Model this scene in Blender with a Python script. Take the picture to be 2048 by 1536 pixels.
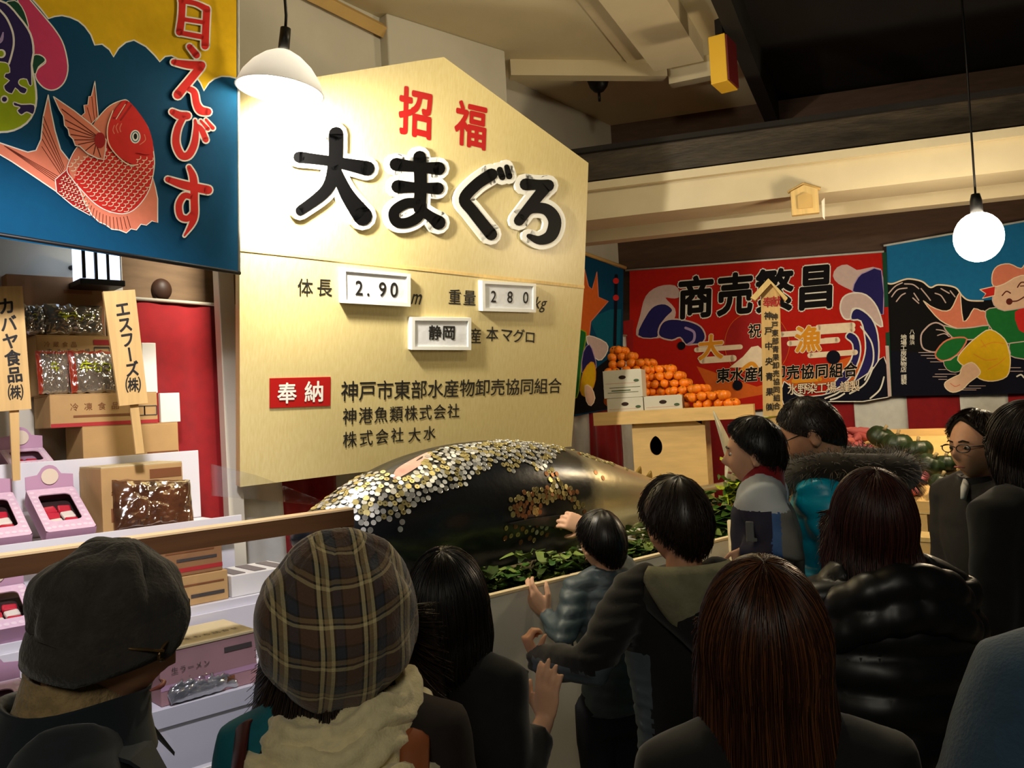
import bpy, bmesh, math, random
import numpy as np
from mathutils import Vector, Matrix, noise
from mathutils.geometry import tessellate_polygon
random.seed(7); rng = np.random.default_rng(11)
for o in list(bpy.data.objects): bpy.data.objects.remove(o)
SC = bpy.context.scene
COL = SC.collection
PI = math.pi

# ------------------------------------------------------------------ camera
IW, IH, FP = 2048, 1536, 1750.0
YAW = math.radians(47.45); PITCH = math.radians(1.7); ROLL = math.radians(3.2)
CAM = Vector((0.0, -2.45, 1.75))
_f = Vector((math.cos(YAW)*math.cos(PITCH), math.sin(YAW)*math.cos(PITCH), math.sin(PITCH)))
_h = Vector((math.sin(YAW), -math.cos(YAW), 0.0))
_z = _h.cross(_f)
C_R = _h*math.cos(ROLL) - _z*math.sin(ROLL)
C_U = _h*math.sin(ROLL) + _z*math.cos(ROLL)
C_F = _f
cam_d = bpy.data.cameras.new('camera'); cam_d.sensor_width = 36; cam_d.lens = FP/IW*36
cam_d.clip_start = 0.05; cam_d.clip_end = 100
cam_o = bpy.data.objects.new('camera', cam_d); COL.objects.link(cam_o)
cam_o.matrix_world = Matrix.Translation(CAM) @ Matrix((C_R, C_U, -C_F)).transposed().to_4x4()
SC.camera = cam_o

# ------------------------------------------------------------------ view, world
SC.view_settings.view_transform = 'Standard'; SC.view_settings.look = 'None'
SC.view_settings.gamma = 1; SC.view_settings.use_curve_mapping = False
SC.view_settings.exposure = 0.0
SC.cycles.max_bounces = 8; SC.cycles.diffuse_bounces = 3; SC.cycles.glossy_bounces = 3
SC.cycles.transmission_bounces = 6; SC.cycles.transparent_max_bounces = 12
SC.cycles.sample_clamp_indirect = 4.0; SC.cycles.caustics_reflective = False; SC.cycles.caustics_refractive = False
SC.cycles.use_denoising = True
wd = bpy.data.worlds.new('night'); SC.world = wd; wd.use_nodes = True
wd.node_tree.nodes['Background'].inputs[0].default_value = (0.75, 0.72, 0.62, 1)
wd.node_tree.nodes['Background'].inputs[1].default_value = 0.012

# ------------------------------------------------------------------ rays from the photograph into the place
def ray(px, py):
    return C_F + C_R*((px-IW/2)/FP) - C_U*((py-IH/2)/FP)
def at(px, py, d): return CAM + ray(px, py)*d
def onp(px, py, p0, n):
    r = ray(px, py); return CAM + r*((p0-CAM).dot(n)/r.dot(n))
def onz(px, py, z): return onp(px, py, Vector((0,0,z)), Vector((0,0,1)))
def ony(px, py, y): return onp(px, py, Vector((0,y,0)), Vector((0,1,0)))
def proj(p):
    d = Vector(p)-CAM; w = d.dot(C_F); return (IW/2+FP*d.dot(C_R)/w, IH/2-FP*d.dot(C_U)/w, w)

# ------------------------------------------------------------------ lights of the place, assumed hall and bench lights, an added stall spot
def lamp(name, kind, loc, power, color, size=0.1, target=None, spot=None, blend=0.5, size_y=None):
    l = bpy.data.lights.new(name, kind); l.energy = power; l.color = color
    if kind == 'AREA':
        l.size = size
        if size_y: l.shape = 'RECTANGLE'; l.size_y = size_y
    else: l.shadow_soft_size = size
    if spot: l.spot_size = spot; l.spot_blend = blend
    o = bpy.data.objects.new(name, l); COL.objects.link(o); o.location = loc
    if target is not None:
        o.rotation_euler = (Vector(target)-Vector(loc)).to_track_quat('-Z', 'Y').to_euler()
    return o
WARM = (1.0, 0.80, 0.50); COOL = (0.86, 0.9, 1.0)
FLOOD = at(562, 158, 3.40)                     # flood lamp hung before the big sign
BULB = at(1957, 474, 4.75)                     # bare lamp before the far banners
ASSUMED_BENCH = at(1290, -190, 3.55)                   # assumed lamp over the fish, unseen above the frame
L1 = lamp('flood_light', 'SPOT', FLOOD + Vector((0.03,0.05,-0.13)), 190, (1.0,0.92,0.76), 0.07, at(800, 600, 4.5), math.radians(165), 0.9)
L2 = lamp('bulb_light', 'POINT', BULB + Vector((-0.02,-0.02,-0.17)), 55, (1.0,0.74,0.42), 0.12)
L3 = lamp('assumed_hall_light', 'AREA', (-1.9,-4.4,3.9), 42, (1.0,0.92,0.76), 1.2, (1.2,1.0,1.9))   # unseen hall light assumed behind the camera, added to light banner and crowd
L4 = lamp('stall_fill_spot', 'SPOT', (0.60,-0.85,2.95), 210, (1.0,0.94,0.97), 0.10, (0.82,0.80,1.38), math.radians(64), 0.6)   # unseen spot added over the aisle to brighten the stall fronts
L5 = lamp('assumed_bench_light', 'POINT', ASSUMED_BENCH, 48, (1.0,0.87,0.61), 0.09)  # unseen lamp, assumed, put in to light the fish and ceiling

# ------------------------------------------------------------------ naming
def tag(o, label=None, cat=None, group=None, kind=None):
    if label: o['label'] = label
    if cat: o['category'] = cat
    if group: o['group'] = group
    if kind: o['kind'] = kind
    return o
def thing(name, label, cat, loc=(0,0,0), group=None):
    o = bpy.data.objects.new(name, None); COL.objects.link(o); o.location = loc
    o.empty_display_size = 0.05
    return tag(o, label, cat, group)

# ------------------------------------------------------------------ materials
def lin(c):
    out = []
    for v in c:
        v /= 255.0
        out.append(v/12.92 if v <= 0.04045 else ((v+0.055)/1.055)**2.4)
    return tuple(out)
MATS = {}
def mat(name, rgb, rough=0.7, metal=0.0, var=0.0, scale=8.0, stretch=(1,1,1), bump=0.0, bscale=None, spec=0.35, sheen=0.0, trans=0.0, emit=0.0, alpha=1.0, rgb2=None, coat=0.0):
    """plain procedural surface: base colour with a noise variation, optional bump"""
    if name in MATS: return MATS[name]
    m = bpy.data.materials.new(name); MATS[name] = m; m.use_nodes = True
    nt = m.node_tree; b = nt.nodes['Principled BSDF']; c = lin(rgb)
    b.inputs['Base Color'].default_value = (*c, 1); b.inputs['Roughness'].default_value = rough
    b.inputs['Metallic'].default_value = metal; b.inputs['Specular IOR Level'].default_value = spec
    if sheen: b.inputs['Sheen Weight'].default_value = sheen
    if coat: b.inputs['Coat Weight'].default_value = coat
    if trans: b.inputs['Transmission Weight'].default_value = trans
    if alpha < 1: b.inputs['Alpha'].default_value = alpha
    if emit:
        b.inputs['Emission Color'].default_value = (*c, 1); b.inputs['Emission Strength'].default_value = emit
    if var or bump:
        tc = nt.nodes.new('ShaderNodeTexCoord'); mp = nt.nodes.new('ShaderNodeMapping')
        mp.inputs['Scale'].default_value = stretch
        nt.links.new(tc.outputs['Object'], mp.inputs[0])
    if var:
        n = nt.nodes.new('ShaderNodeTexNoise'); n.inputs['Scale'].default_value = scale; n.inputs['Detail'].default_value = 5
        nt.links.new(mp.outputs[0], n.inputs['Vector'])
        mx = nt.nodes.new('ShaderNodeMix'); mx.data_type = 'RGBA'
        a = lin(rgb2) if rgb2 else tuple(x*(1-var) for x in c)
        d = c if rgb2 else tuple(min(1, x*(1+var)) for x in c)
        mx.inputs[6].default_value = (*a, 1); mx.inputs[7].default_value = (*d, 1)
        rp = nt.nodes.new('ShaderNodeMapRange'); rp.inputs[1].default_value = 0.3; rp.inputs[2].default_value = 0.7
        nt.links.new(n.outputs[0], rp.inputs[0]); nt.links.new(rp.outputs[0], mx.inputs[0])
        nt.links.new(mx.outputs[2], b.inputs['Base Color'])
    if bump:
        n2 = nt.nodes.new('ShaderNodeTexNoise'); n2.inputs['Scale'].default_value = bscale or scale*3; n2.inputs['Detail'].default_value = 4
        nt.links.new(mp.outputs[0], n2.inputs['Vector'])
        bp = nt.nodes.new('ShaderNodeBump'); bp.inputs['Strength'].default_value = bump; bp.inputs['Distance'].default_value = 0.01
        nt.links.new(n2.outputs[0], bp.inputs['Height']); nt.links.new(bp.outputs[0], b.inputs['Normal'])
    return m

# ------------------------------------------------------------------ mesh building
class MB:
    def __init__(s): s.v=[]; s.f=[]; s.mi=[]; s.sm=[]; s.mats=[]
    def slot(s, m):
        if m not in s.mats: s.mats.append(m)
        return s.mats.index(m)
    def add(s, verts, faces, m=None, smooth=False):
        k = len(s.v); s.v.extend([tuple(v) for v in verts]); i = s.slot(m)
        for f in faces: s.f.append(tuple(a+k for a in f)); s.mi.append(i); s.sm.append(smooth)
        return s
    def box(s, c, size, m=None, rot=None, bev=0.0):
        bm = bmesh.new(); bmesh.ops.create_cube(bm, size=1)
        bmesh.ops.scale(bm, vec=size, verts=bm.verts)
        if bev: bmesh.ops.bevel(bm, geom=bm.edges[:], offset=bev, segments=2, affect='EDGES', profile=0.5)
        M = (rot.to_4x4() if rot is not None else Matrix())
        M = Matrix.Translation(Vector(c)) @ M
        bm.transform(M); s.addbm(bm, m); return s
    def addbm(s, bm, m=None, smooth=False):
        bm.verts.ensure_lookup_table(); bm.verts.index_update()
        s.add([v.co for v in bm.verts], [[v.index for v in f.verts] for f in bm.faces], m, smooth); bm.free(); return s
    def hexa(s, b4, t4, m=None):
        """box from four bottom and four top corners"""
        s.add(list(b4)+list(t4), [(3,2,1,0),(4,5,6,7),(0,1,5,4),(1,2,6,5),(2,3,7,6),(3,0,4,7)], m); return s
    def loft(s, rings, m=None, cap=True, smooth=True, closed=True):
        n = len(rings[0]); V = [p for r in rings for p in r]; F = []
        for i in range(len(rings)-1):
            for j in range(n if closed else n-1):
                a = i*n+j; b = i*n+(j+1)%n; F.append((a,b,b+n,a+n))
        if cap and closed:
            F.append(tuple(range(n-1,-1,-1))); F.append(tuple(range((len(rings)-1)*n, len(rings)*n)))
        s.add(V, F, m, smooth); return s
    def tube(s, path, rad, m=None, n=8, cap=True, smooth=True, flat=1.0):
        path = [Vector(p) for p in path]
        if not hasattr(rad, '__len__'): rad = [rad]*len(path)
        rings = []; up = None
        for i, p in enumerate(path):
            d = (path[min(i+1,len(path)-1)]-path[max(i-1,0)])
            d = d.normalized() if d.length > 1e-9 else Vector((0,0,1))
            if up is None:
                up = Vector((0,0,1)) if abs(d.z) < 0.9 else Vector((0,1,0))
            a = d.cross(up)
            a = a.normalized() if a.length > 1e-6 else d.orthogonal().normalized()
            b = a.cross(d).normalized(); up = b
            rings.append([p + a*(rad[i]*math.cos(2*PI*k/n)) + b*(rad[i]*flat*math.sin(2*PI*k/n)) for k in range(n)])
        return s.loft(rings, m, cap, smooth)
    def ell(s, c, r, m=None, nu=24, nv=14, rot=None, fn=None):
        rings = []
        c = Vector(c)
        V = []; F = []
        for i in range(nv+1):
            t = PI*i/nv
            for j in range(nu):
                p = 2*PI*j/nu
                d = Vector((math.sin(t)*math.cos(p), math.sin(t)*math.sin(p), math.cos(t)))
                q = Vector((d.x*r[0], d.y*r[1], d.z*r[2]))
                if fn: q = fn(d, q)
                if rot is not None: q = rot @ q
                V.append(c+q)
        for i in range(nv):
            for j in range(nu):
                a = i*nu+j; b = i*nu+(j+1)%nu
                F.append((a, a+nu, b+nu, b))
        s.add(V, F, m, True); return s
    def lathe(s, prof, c, m=None, n=32, axis=None, cap=True):
        c = Vector(c); R = Matrix.Identity(3) if axis is None else Vector(axis).to_track_quat('Z','Y').to_matrix()
        rings = [[c + R @ Vector((r*math.cos(2*PI*k/n), r*math.sin(2*PI*k/n), z)) for k in range(n)] for r, z in prof]
        return s.loft(rings, m, cap, True)
    def build(s, name, parent=None, m=None, merge=False, origin=None):
        me = bpy.data.meshes.new(name)
        me.from_pydata(s.v, [], s.f)
        if m is not None and not any(s.mats): s.mats = [m]; s.mi = [0]*len(s.f)
        for x in s.mats: me.materials.append(x)
        if s.f:
            me.polygons.foreach_set('material_index', s.mi); me.polygons.foreach_set('use_smooth', s.sm)
        if merge:
            bm = bmesh.new(); bm.from_mesh(me); bmesh.ops.remove_doubles(bm, verts=bm.verts, dist=1e-5); bm.to_mesh(me); bm.free()
        me.update()
        return link(name, me, parent, origin)
def link(name, me, parent=None, origin=None):
    o = bpy.data.objects.new(name, me); COL.objects.link(o)
    if parent is not None:
        o.parent = parent
        M = Matrix(); q = parent                                              # geometry was given in world space
        while q is not None: M = q.matrix_basis @ M; q = q.parent
        me.transform(M.inverted())
    elif origin is not None:
        me.transform(Matrix.Translation(-Vector(origin))); o.location = origin
    return o
def remeshed(mb, voxel, smooth_it=3, m=None, noise_amp=0.0, noise_scale=6.0, fn=None):
    """one continuous surface grown from overlapping lofts"""
    me = bpy.data.meshes.new('tmp'); me.from_pydata(mb.v, [], mb.f); me.update()
    o = bpy.data.objects.new('tmp', me); COL.objects.link(o)
    md = o.modifiers.new('r', 'REMESH'); md.mode = 'VOXEL'; md.voxel_size = voxel; md.use_smooth_shade = True
    if smooth_it:
        sm = o.modifiers.new('s', 'SMOOTH'); sm.factor = 0.5; sm.iterations = smooth_it
    dg = bpy.context.evaluated_depsgraph_get()
    out = bpy.data.meshes.new_from_object(o.evaluated_get(dg), depsgraph=dg)
    bpy.data.objects.remove(o); bpy.data.meshes.remove(me)
    if noise_amp or fn:
        n = len(out.vertices)
        co = np.empty(n*3); out.vertices.foreach_get('co', co); co = co.reshape(-1,3)
        no = np.empty(n*3); out.vertices.foreach_get('normal', no); no = no.reshape(-1,3)
        if fn: co = fn(co, no)
        if noise_amp:
            d = np.array([noise.noise(Vector(p)*noise_scale)+0.5*noise.noise(Vector(p)*noise_scale*2.3) for p in co])
            co = co + no*(d*noise_amp)[:,None]
        out.vertices.foreach_set('co', co.reshape(-1))
    out.materials.clear()
    if m: out.materials.append(m)
    out.polygons.foreach_set('use_smooth', [True]*len(out.polygons)); out.update()
    return out

# ------------------------------------------------------------------ flat prints and lettering (painted on cloth, board or card)
GLY = {}
def glyph(ch, bold=0.0):
    k = (ch, bold)
    if k in GLY: return GLY[k]
    cu = bpy.data.curves.new('g', 'FONT'); cu.body = ch; cu.size = 1.0; cu.resolution_u = 4; cu.offset = bold
    o = bpy.data.objects.new('g', cu); COL.objects.link(o)
    dg = bpy.context.evaluated_depsgraph_get()
    me = bpy.data.meshes.new_from_object(o.evaluated_get(dg), depsgraph=dg)
    V = [(v.co.x, v.co.y) for v in me.vertices]; F = [tuple(p.vertices) for p in me.polygons]
    bpy.data.objects.remove(o); bpy.data.curves.remove(cu); bpy.data.meshes.remove(me)
    if ord(ch) > 0x2E00: ox, oy = 0.5, 0.38
    else:
        xs = [v[0] for v in V] or [0]; ox, oy = (min(xs)+max(xs))/2, 0.36
    GLY[k] = ([(x-ox, y-oy) for x, y in V], F)
    return GLY[k]
def cr(pts, n=8, closed=False):
    """smooth curve through the points"""
    P = [Vector(p) for p in pts]; N = len(P); out = []
    rngs = range(N) if closed else range(N-1)
    for i in rngs:
        p0 = P[(i-1)%N] if closed or i > 0 else P[i]; p1 = P[i]; p2 = P[(i+1)%N]
        p3 = P[(i+2)%N] if closed or i+2 < N else P[(i+1)%N]
        for k in range(n):
            t = k/n
            out.append(0.5*((2*p1)+(p2-p0)*t+(2*p0-5*p1+4*p2-p3)*t*t+(3*p1-p0-3*p2+p3)*t**3))
    if not closed: out.append(P[-1])
    return out
class Print:
    """draws in photograph pixels; everything lands on the plane p0,n (or where fn puts it), layer by layer"""
    def __init__(s, p0, n, mb=None, eps=0.0012, warp=None):
        s.p0=Vector(p0); s.n=Vector(n).normalized()
        if (CAM-s.p0).dot(s.n) < 0: s.n = -s.n
        s.mb = mb or MB(); s.eps = eps; s.lay = 0; s.warp = warp
    def P(s, x, y, lay=None):
        p = onp(x, y, s.p0, s.n)
        if s.warp: p = p + s.n*s.warp(x, y)
        return p + s.n*(s.eps*(s.lay if lay is None else lay))
    def up(s, k=1): s.lay += k; return s
    def raw(s, V, F, m): s.mb.add([s.P(*v) for v in V], F, m)
    def poly(s, pts, m, smooth=0, up=True):
        if smooth: pts = [tuple(p) for p in cr(pts, smooth, True)]
        V = [Vector((p[0], p[1], 0)) for p in pts]
        F = [tuple(t) for t in tessellate_polygon([V])]
        s.raw([(p[0], p[1]) for p in pts], F, m)
        if up: s.up()
    def stroke(s, pts, w, m, n=6, up=False, cap=True, ex=0.0, smooth=True, depth=0.0):
        if not hasattr(w, '__len__'): w = [w]*len(pts)
        s.lay += .000012/s.eps
        Q = [(p[0], p[1], w[i]) for i, p in enumerate(pts)]
        C = cr(Q, n) if smooth and len(Q) > 2 else [Vector(q) for q in Q]
        V = []; F = []
        for i, c in enumerate(C):
            d = C[min(i+1,len(C)-1)]-C[max(i-1,0)]; l = math.hypot(d.x, d.y) or 1
            nx, ny = -d.y/l, d.x/l; r = c.z/2+ex
            V += [(c.x+nx*r, c.y+ny*r), (c.x-nx*r, c.y-ny*r)]
        for i in range(len(C)-1): F.append((2*i, 2*i+1, 2*i+3, 2*i+2))
        if cap:
            for c in (C[0], C[-1]):
                r = c.z/2+ex; k = len(V)
                V += [(c.x+r*math.cos(2*PI*j/12), c.y+r*math.sin(2*PI*j/12)) for j in range(12)]
                F.append(tuple(range(k, k+12)))
        if depth:
            L = len(C); nv = len(V); side = [(2*i,2*i+2) for i in range(L-1)]+[(2*i+1,2*i+3) for i in range(L-1)]+[(0,1),(2*L-2,2*L-1)]
            for k in range(2*L, nv, 12): side += [(k+j, k+(j+1)%12) for j in range(12)]
            s.mb.add([s.P(*v) for v in V]+[s.P(*v, s.lay-depth/s.eps) for v in V], list(F)+[tuple(i+nv for i in f) for f in F]+[(a,b,b+nv,a+nv) for a, b in side], m)
        else: s.raw(V, F, m)
        if up: s.up()
    def disc(s, c, r, m, up=True, n=24, ry=None, a=0):
        ry = ry or r; ca, sa = math.cos(a), math.sin(a)
        s.raw([(c[0]+r*math.cos(2*PI*j/n)*ca-ry*math.sin(2*PI*j/n)*sa, c[1]+r*math.cos(2*PI*j/n)*sa+ry*math.sin(2*PI*j/n)*ca) for j in range(n)], [tuple(range(n))], m)
        if up: s.up()
    def char(s, ch, c, h, m, right=(1,0), upv=(0,-1), w=1.0, bold=0.0, rot=False):
        V, F = glyph(ch)
        if rot: V = [(y, -x) for x, y in V]
        sh = [(0,0)] if bold <= 0 else [(bold*math.cos(PI*k/4), bold*math.sin(PI*k/4)) for k in range(8)]
        l0 = s.lay
        for dx, dy in sh:
            s.lay += .07
            s.raw([(c[0]+h*((x+dx)*w*right[0]+(y+dy)*upv[0]), c[1]+h*((x+dx)*w*right[1]+(y+dy)*upv[1])) for x, y in V], F, m)
        s.lay = l0
    def text(s, t, p0, p1, h0, h1, m, right=None, upv=(0,-1), w=1.0, bold=0.0, persp=True, up=True):
        n = len(t)
        for i, ch in enumerate(t):
            if ch == ' ': continue
            k = i/(n-1) if n > 1 else 0
            if persp and h0 != h1:         # even spacing on the surface
                k = k*h0**-1/(k*h0**-1+(1-k)*h1**-1) if False else (k*h1)/(k*h1+(1-k)*h0) if False else k*(1+(h0-h1)/(h0+h1)*(1-k))
            c = (p0[0]+(p1[0]-p0[0])*k, p0[1]+(p1[1]-p0[1])*k); h = h0+(h1-h0)*k
            if right is None:
                l = math.hypot(p1[0]-p0[0], p1[1]-p0[1]) or 1; r = ((p1[0]-p0[0])/l, (p1[1]-p0[1])/l)
            else: r = right
            s.char(ch, c, h, m, r, upv, w, bold, rot=(ch == 'ー' and abs(p1[1]-p0[1]) > abs(p1[0]-p0[0])))
        if up: s.up()

# ================================================================== THE PLACE
def S(o): return tag(o, kind='structure')
m_ceil = mat('cream_plaster', (214,202,168), 0.85, var=0.06, scale=2.0)
m_dark = mat('black_brown_boards', (26,22,18), 0.8, var=0.3, scale=3)
m_wall = mat('off_white_plaster', (206,200,184), 0.85, var=0.06, scale=3)
m_brown = mat('brown_panelling', (84,62,48), 0.7, var=0.15, scale=6, stretch=(1,1,6))
m_beamw = mat('painted_white_timber', (212,198,164), 0.6, var=0.05, scale=4)
m_beamd = mat('dark_stained_timber', (62,52,38), 0.55, var=0.45, scale=5, stretch=(1,1,5), bump=0.5, bscale=14)
m_trim = mat('pale_pine_trim', (205,170,105), 0.6, var=0.1, scale=6)
m_floor = mat('grey_concrete', (95,92,88), 0.8, var=0.15, scale=4)
WL_P = Vector((1.0,1.42,0)); WL_D = Vector((1,0.205,0)).normalized(); WL_N = Vector((WL_D.y,-WL_D.x,0))   # wall behind the stall
WR_P = Vector((5.77,2.40,0)); WR_D = Vector((0.515,-0.857,0)).normalized(); WR_N = Vector((WR_D.y,-WR_D.x,0)).normalized()
ZC = 4.15
def slab(P, D, N, s0, s1, z0, z1, t, m, name, off=0.0):
    """upright slab along a wall line; its face sits off in front of the wall line, t thick backwards"""
    a = P+D*s0+N*off; b = P+D*s1+N*off
    q = [a, b, b-N*t, a-N*t]
    mb = MB().hexa([(p.x,p.y,z0) for p in q], [(p.x,p.y,z1) for p in q], m)
    return mb.build(name, origin=((a+b)/2).to_tuple()[:2]+(z0,))
S(MB().box((2,-2.0,-0.05),(16,14,0.1), m_floor).build('floor'))
S(slab(WL_P, WL_D, WL_N, -4.0, 4.87, 0, ZC, 0.15, m_wall, 'wall_left'))
S(slab(WR_P, WR_D, WR_N, 0, 6.5, 0, ZC, 0.15, m_brown, 'wall_right'))
# ceiling: cream bays over the stall, a black-brown slab over the hall
e0 = onz(1462,0,ZC); e1 = onz(1536,190,ZC); ed = (e1-e0).normalized()
ea = e0-ed*6; eb = e0+ed*4.2
S(MB().add([(-5,-6,ZC),(ea.x,ea.y,ZC),(eb.x,eb.y,ZC),(5.2,4.5,ZC),(-5,2.2,ZC),
            (-5,-6,ZC+.1),(ea.x,ea.y,ZC+.1),(eb.x,eb.y,ZC+.1),(5.2,4.5,ZC+.1),(-5,2.2,ZC+.1)],
           [(0,4,3,2,1),(5,6,7,8,9),(0,1,6,5),(1,2,7,6),(2,3,8,7),(3,4,9,8),(4,0,5,9)], m_ceil).build('ceiling'))
S(MB().add([(ea.x,ea.y,ZC+.02),(10,-6,ZC+.02),(10.5,4.5,ZC+.02),(eb.x,eb.y,ZC+.02),
            (ea.x,ea.y,ZC+.12),(10,-6,ZC+.12),(10.5,4.5,ZC+.12),(eb.x,eb.y,ZC+.12)],
           [(0,3,2,1),(4,5,6,7),(0,1,5,4),(1,2,6,5),(2,3,7,6),(3,0,4,7)], m_dark).build('ceiling_hall'))
def beam(name, pa, pb, zb, zt, depth, m, ext0=0, ext1=0):
    """beam whose lower front edge runs between two sighted points at height zb"""
    a = onz(*pa, zb); b = onz(*pb, zb); d = (b-a).normalized(); a = a-d*ext0; b = b+d*ext1
    n = Vector((-d.y, d.x, 0)); n = n if n.dot(C_F) > 0 else -n
    q = [a, b, b+n*depth, a+n*depth]
    return S(MB().hexa([(p.x,p.y,zb) for p in q], [(p.x,p.y,zt) for p in q], m).build(name, origin=a))
beam('trim_1', (1022,150), (1335,152), ZC-0.11, ZC, 0.10, m_beamw)
beam('trim_2', (1338,168), (1436,148), ZC-0.15, ZC, 0.10, m_beamw)
beam('trim_3', (1253,-2), (1342,132), ZC-0.02, ZC, 0.26, m_beamw, ext0=2.0)
beam('trim_4', (1333,-2), (1408,122), ZC-0.14, ZC, 0.34, m_beamw, ext0=2.0)
beam('trim_5', (1462,0), (1536,190), ZC-0.22, ZC+0.02, 0.10, m_dark, ext0=2.0, ext1=0.8)
# pilaster head behind the big sign and pale batten along the top of the wall
a = onz(1010,101,ZC); pw = 0.95
S(MB().box((a.x-pw/2, a.y+0.16, 3.3), (pw, 0.32, 1.7), m_wall, bev=0.01).build('trim_6'))
p0 = onp(618,-6,WL_P,WL_N); p1 = onp(862,116,WL_P,WL_N)
zt = (p0.z+p1.z)/2
S(MB().tube([p0-(p1-p0)*1.2+WL_N*.03, p1+(p1-p0)*0.1+WL_N*.03], 0.045, m_trim, n=4, smooth=False).build('trim_7'))
# beams in front of the far wall
def farbeam(name, offs, ya, yb, xr0, xr1, m, t, sb=0.0):
    """long beam parallel to the far wall, offs in front; ya,yb = sighted heights of its lower and upper edge at the sign"""
    P = WR_P + WR_N*offs
    lo = onp(xr0, ya, P, WR_N); hi = onp(xr0, yb, P, WR_N)
    a = Vector((lo.x,lo.y,0)); b = a+WR_D*xr1; a = a+WR_D*sb
    q = [a, b, b-WR_N*t, a-WR_N*t]
    return S(MB().hexa([(p.x,p.y,lo.z) for p in q], [(p.x,p.y,hi.z) for p in q], m).build(name, origin=(a.x,a.y,lo.z)))
farbeam('trim_8', 1.55, 440, 376, 1182, 7.0, m_beamw, 0.36, -0.9)        # white beam
farbeam('trim_9', 1.60, 380, 364, 1182, 7.0, m_beamw, 0.12, -0.9)
farbeam('trim_10', 1.48, 364, 306, 1160, 7.0, m_beamd, 0.26, -0.9)       # dark timber above it
farbeam('trim_11', 1.52, 306, 296, 1160, 7.0, m_dark, 0.20, -0.9)
farbeam('trim_12', 1.05, 486, 462, 1170, 7.5, m_beamw, 0.14, -0.5)       # lower pale rail behind
farbeam('trim_13', 0.0, 470, 440, 1262, 6.4, m_brown, 0.05, 0)
# stall side: brown rail over the red curtain, with a pale post
w0 = onp(228,528,WL_P+WL_N*.05,WL_N); w1 = onp(480,604,WL_P+WL_N*.05,WL_N)
s0 = (w0-WL_P).dot(WL_D); s1 = (w1-WL_P).dot(WL_D)
m_rail = mat('weathered_brown_board', (120,96,72), 0.7, var=0.2, scale=5, stretch=(1,1,5))
S(slab(WL_P, WL_D, WL_N, s0, 4.5, onp(350,606,WL_P,WL_N).z, onp(350,528,WL_P,WL_N).z, 0.05, m_rail, 'trim_14', 0.05))
kn = onp(320,580,WL_P+WL_N*.05,WL_N)
tag(MB().ell(kn+WL_N*.012, (0.045,0.03,0.05), mat('dark_knob', (60,38,26), 0.5)).build('wall_boss', origin=kn), 'dark round wooden boss on the brown rail above the red curtain', 'boss')
p = onp(456,760,WL_P+WL_N*.2,WL_N)
S(MB().box((p.x,p.y,1.35),(0.075,0.06,2.7), m_wall, bev=0.004).build('trim_15'))
p = onp(226,560,WL_P+WL_N*.1,WL_N)
S(MB().box((p.x,p.y,1.35),(0.06,0.06,2.7), m_wall, bev=0.004).build('trim_16'))

# ---- red and white striped curtains on the walls
m_red = mat('red_cotton', (140,11,19), 0.85, var=0.12, scale=20, sheen=0.2)
m_white = mat('white_cotton', (214,214,206), 0.85, var=0.06, scale=20, sheen=0.2)
m_cord = mat('cord_white', (205,195,175), 0.8)
def curtain(P, D, N, edges, first_red, ztop, zbot, off, label):
    """edges: stripe borders along the wall line"""
    mb = MB(); red = first_red; root = thing('striped_curtain', label, 'curtain', tuple((P+D*(edges[0]+edges[-1])/2+N*off).to_tuple()[:2])+(zbot,))
    for s0, s1 in zip(edges, edges[1:]):
        mb = MB(); rows = []; k = max(6, int((s1-s0)/0.03))
        for iz in range(13):
            z = ztop+(zbot-ztop)*iz/12; row = []
            for i in range(k+1):
                s = s0+(s1-s0)*i/k
                d = 0.012*math.sin(s*19)+0.008*math.sin(s*41+z*2)+0.006*math.sin(z*5+s*3)
                q = P+D*s+N*(off+d*min(1, .3+iz/5)); row.append((q.x,q.y,z))
            rows.append(row)
        mb.loft(rows, m_red if red else m_white, closed=False)
        pn = mb.build('stripe', root); pn['label'] = ('red' if red else 'white')+' curtain stripe'
        md = pn.modifiers.new('thick', 'SOLIDIFY'); md.thickness = 0.003; md.offset = -1
        red = not red
    a = P+D*edges[0]+N*(off+.012); b = P+D*edges[-1]+N*(off+.012)
    MB().tube([(a.x,a.y,ztop),(b.x,b.y,ztop)], 0.008, m_cord).build('cord', root)
    return root
def sL(px, py, off): return (onp(px,py,WL_P+WL_N*off,WL_N)-WL_P).dot(WL_D)
def sR(px, py, off): return (onp(px,py,WR_P+WR_N*off,WR_N)-WR_P).dot(WR_D)
ed_ = [sL(275,800,.1), sL(445,800,.1), sL(560,960,.1), sL(672,960,.1)]
wd_ = 0.52
while ed_[-1] < 4.6: ed_.append(min(ed_[-1]+wd_, 4.72))
curtain(WL_P, WL_D, WL_N, ed_, True, onp(350,604,WL_P+WL_N*.1,WL_N).z, 0.05, 0.10, 'red and white striped curtain behind the stall and the big wooden sign')
edr = [sR(1708,820,.06), sR(1815,820,.06), sR(1921,820,.06), sR(2018,820,.06)]
wr_ = edr[1]-edr[0]
while edr[0] > 0.55: edr.insert(0, edr[0]-wr_)
edr.insert(0, 0.12)
red0 = (len(edr)-4) % 2 == 1
while edr[-1] < 5.6: edr.append(edr[-1]+wr_)
curtain(WR_P, WR_D, WR_N, edr, red0, onp(1750,786,WR_P+WR_N*.06,WR_N).z, 0.05, 0.06, 'red and white striped curtain under the printed banners on the far wall')

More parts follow.
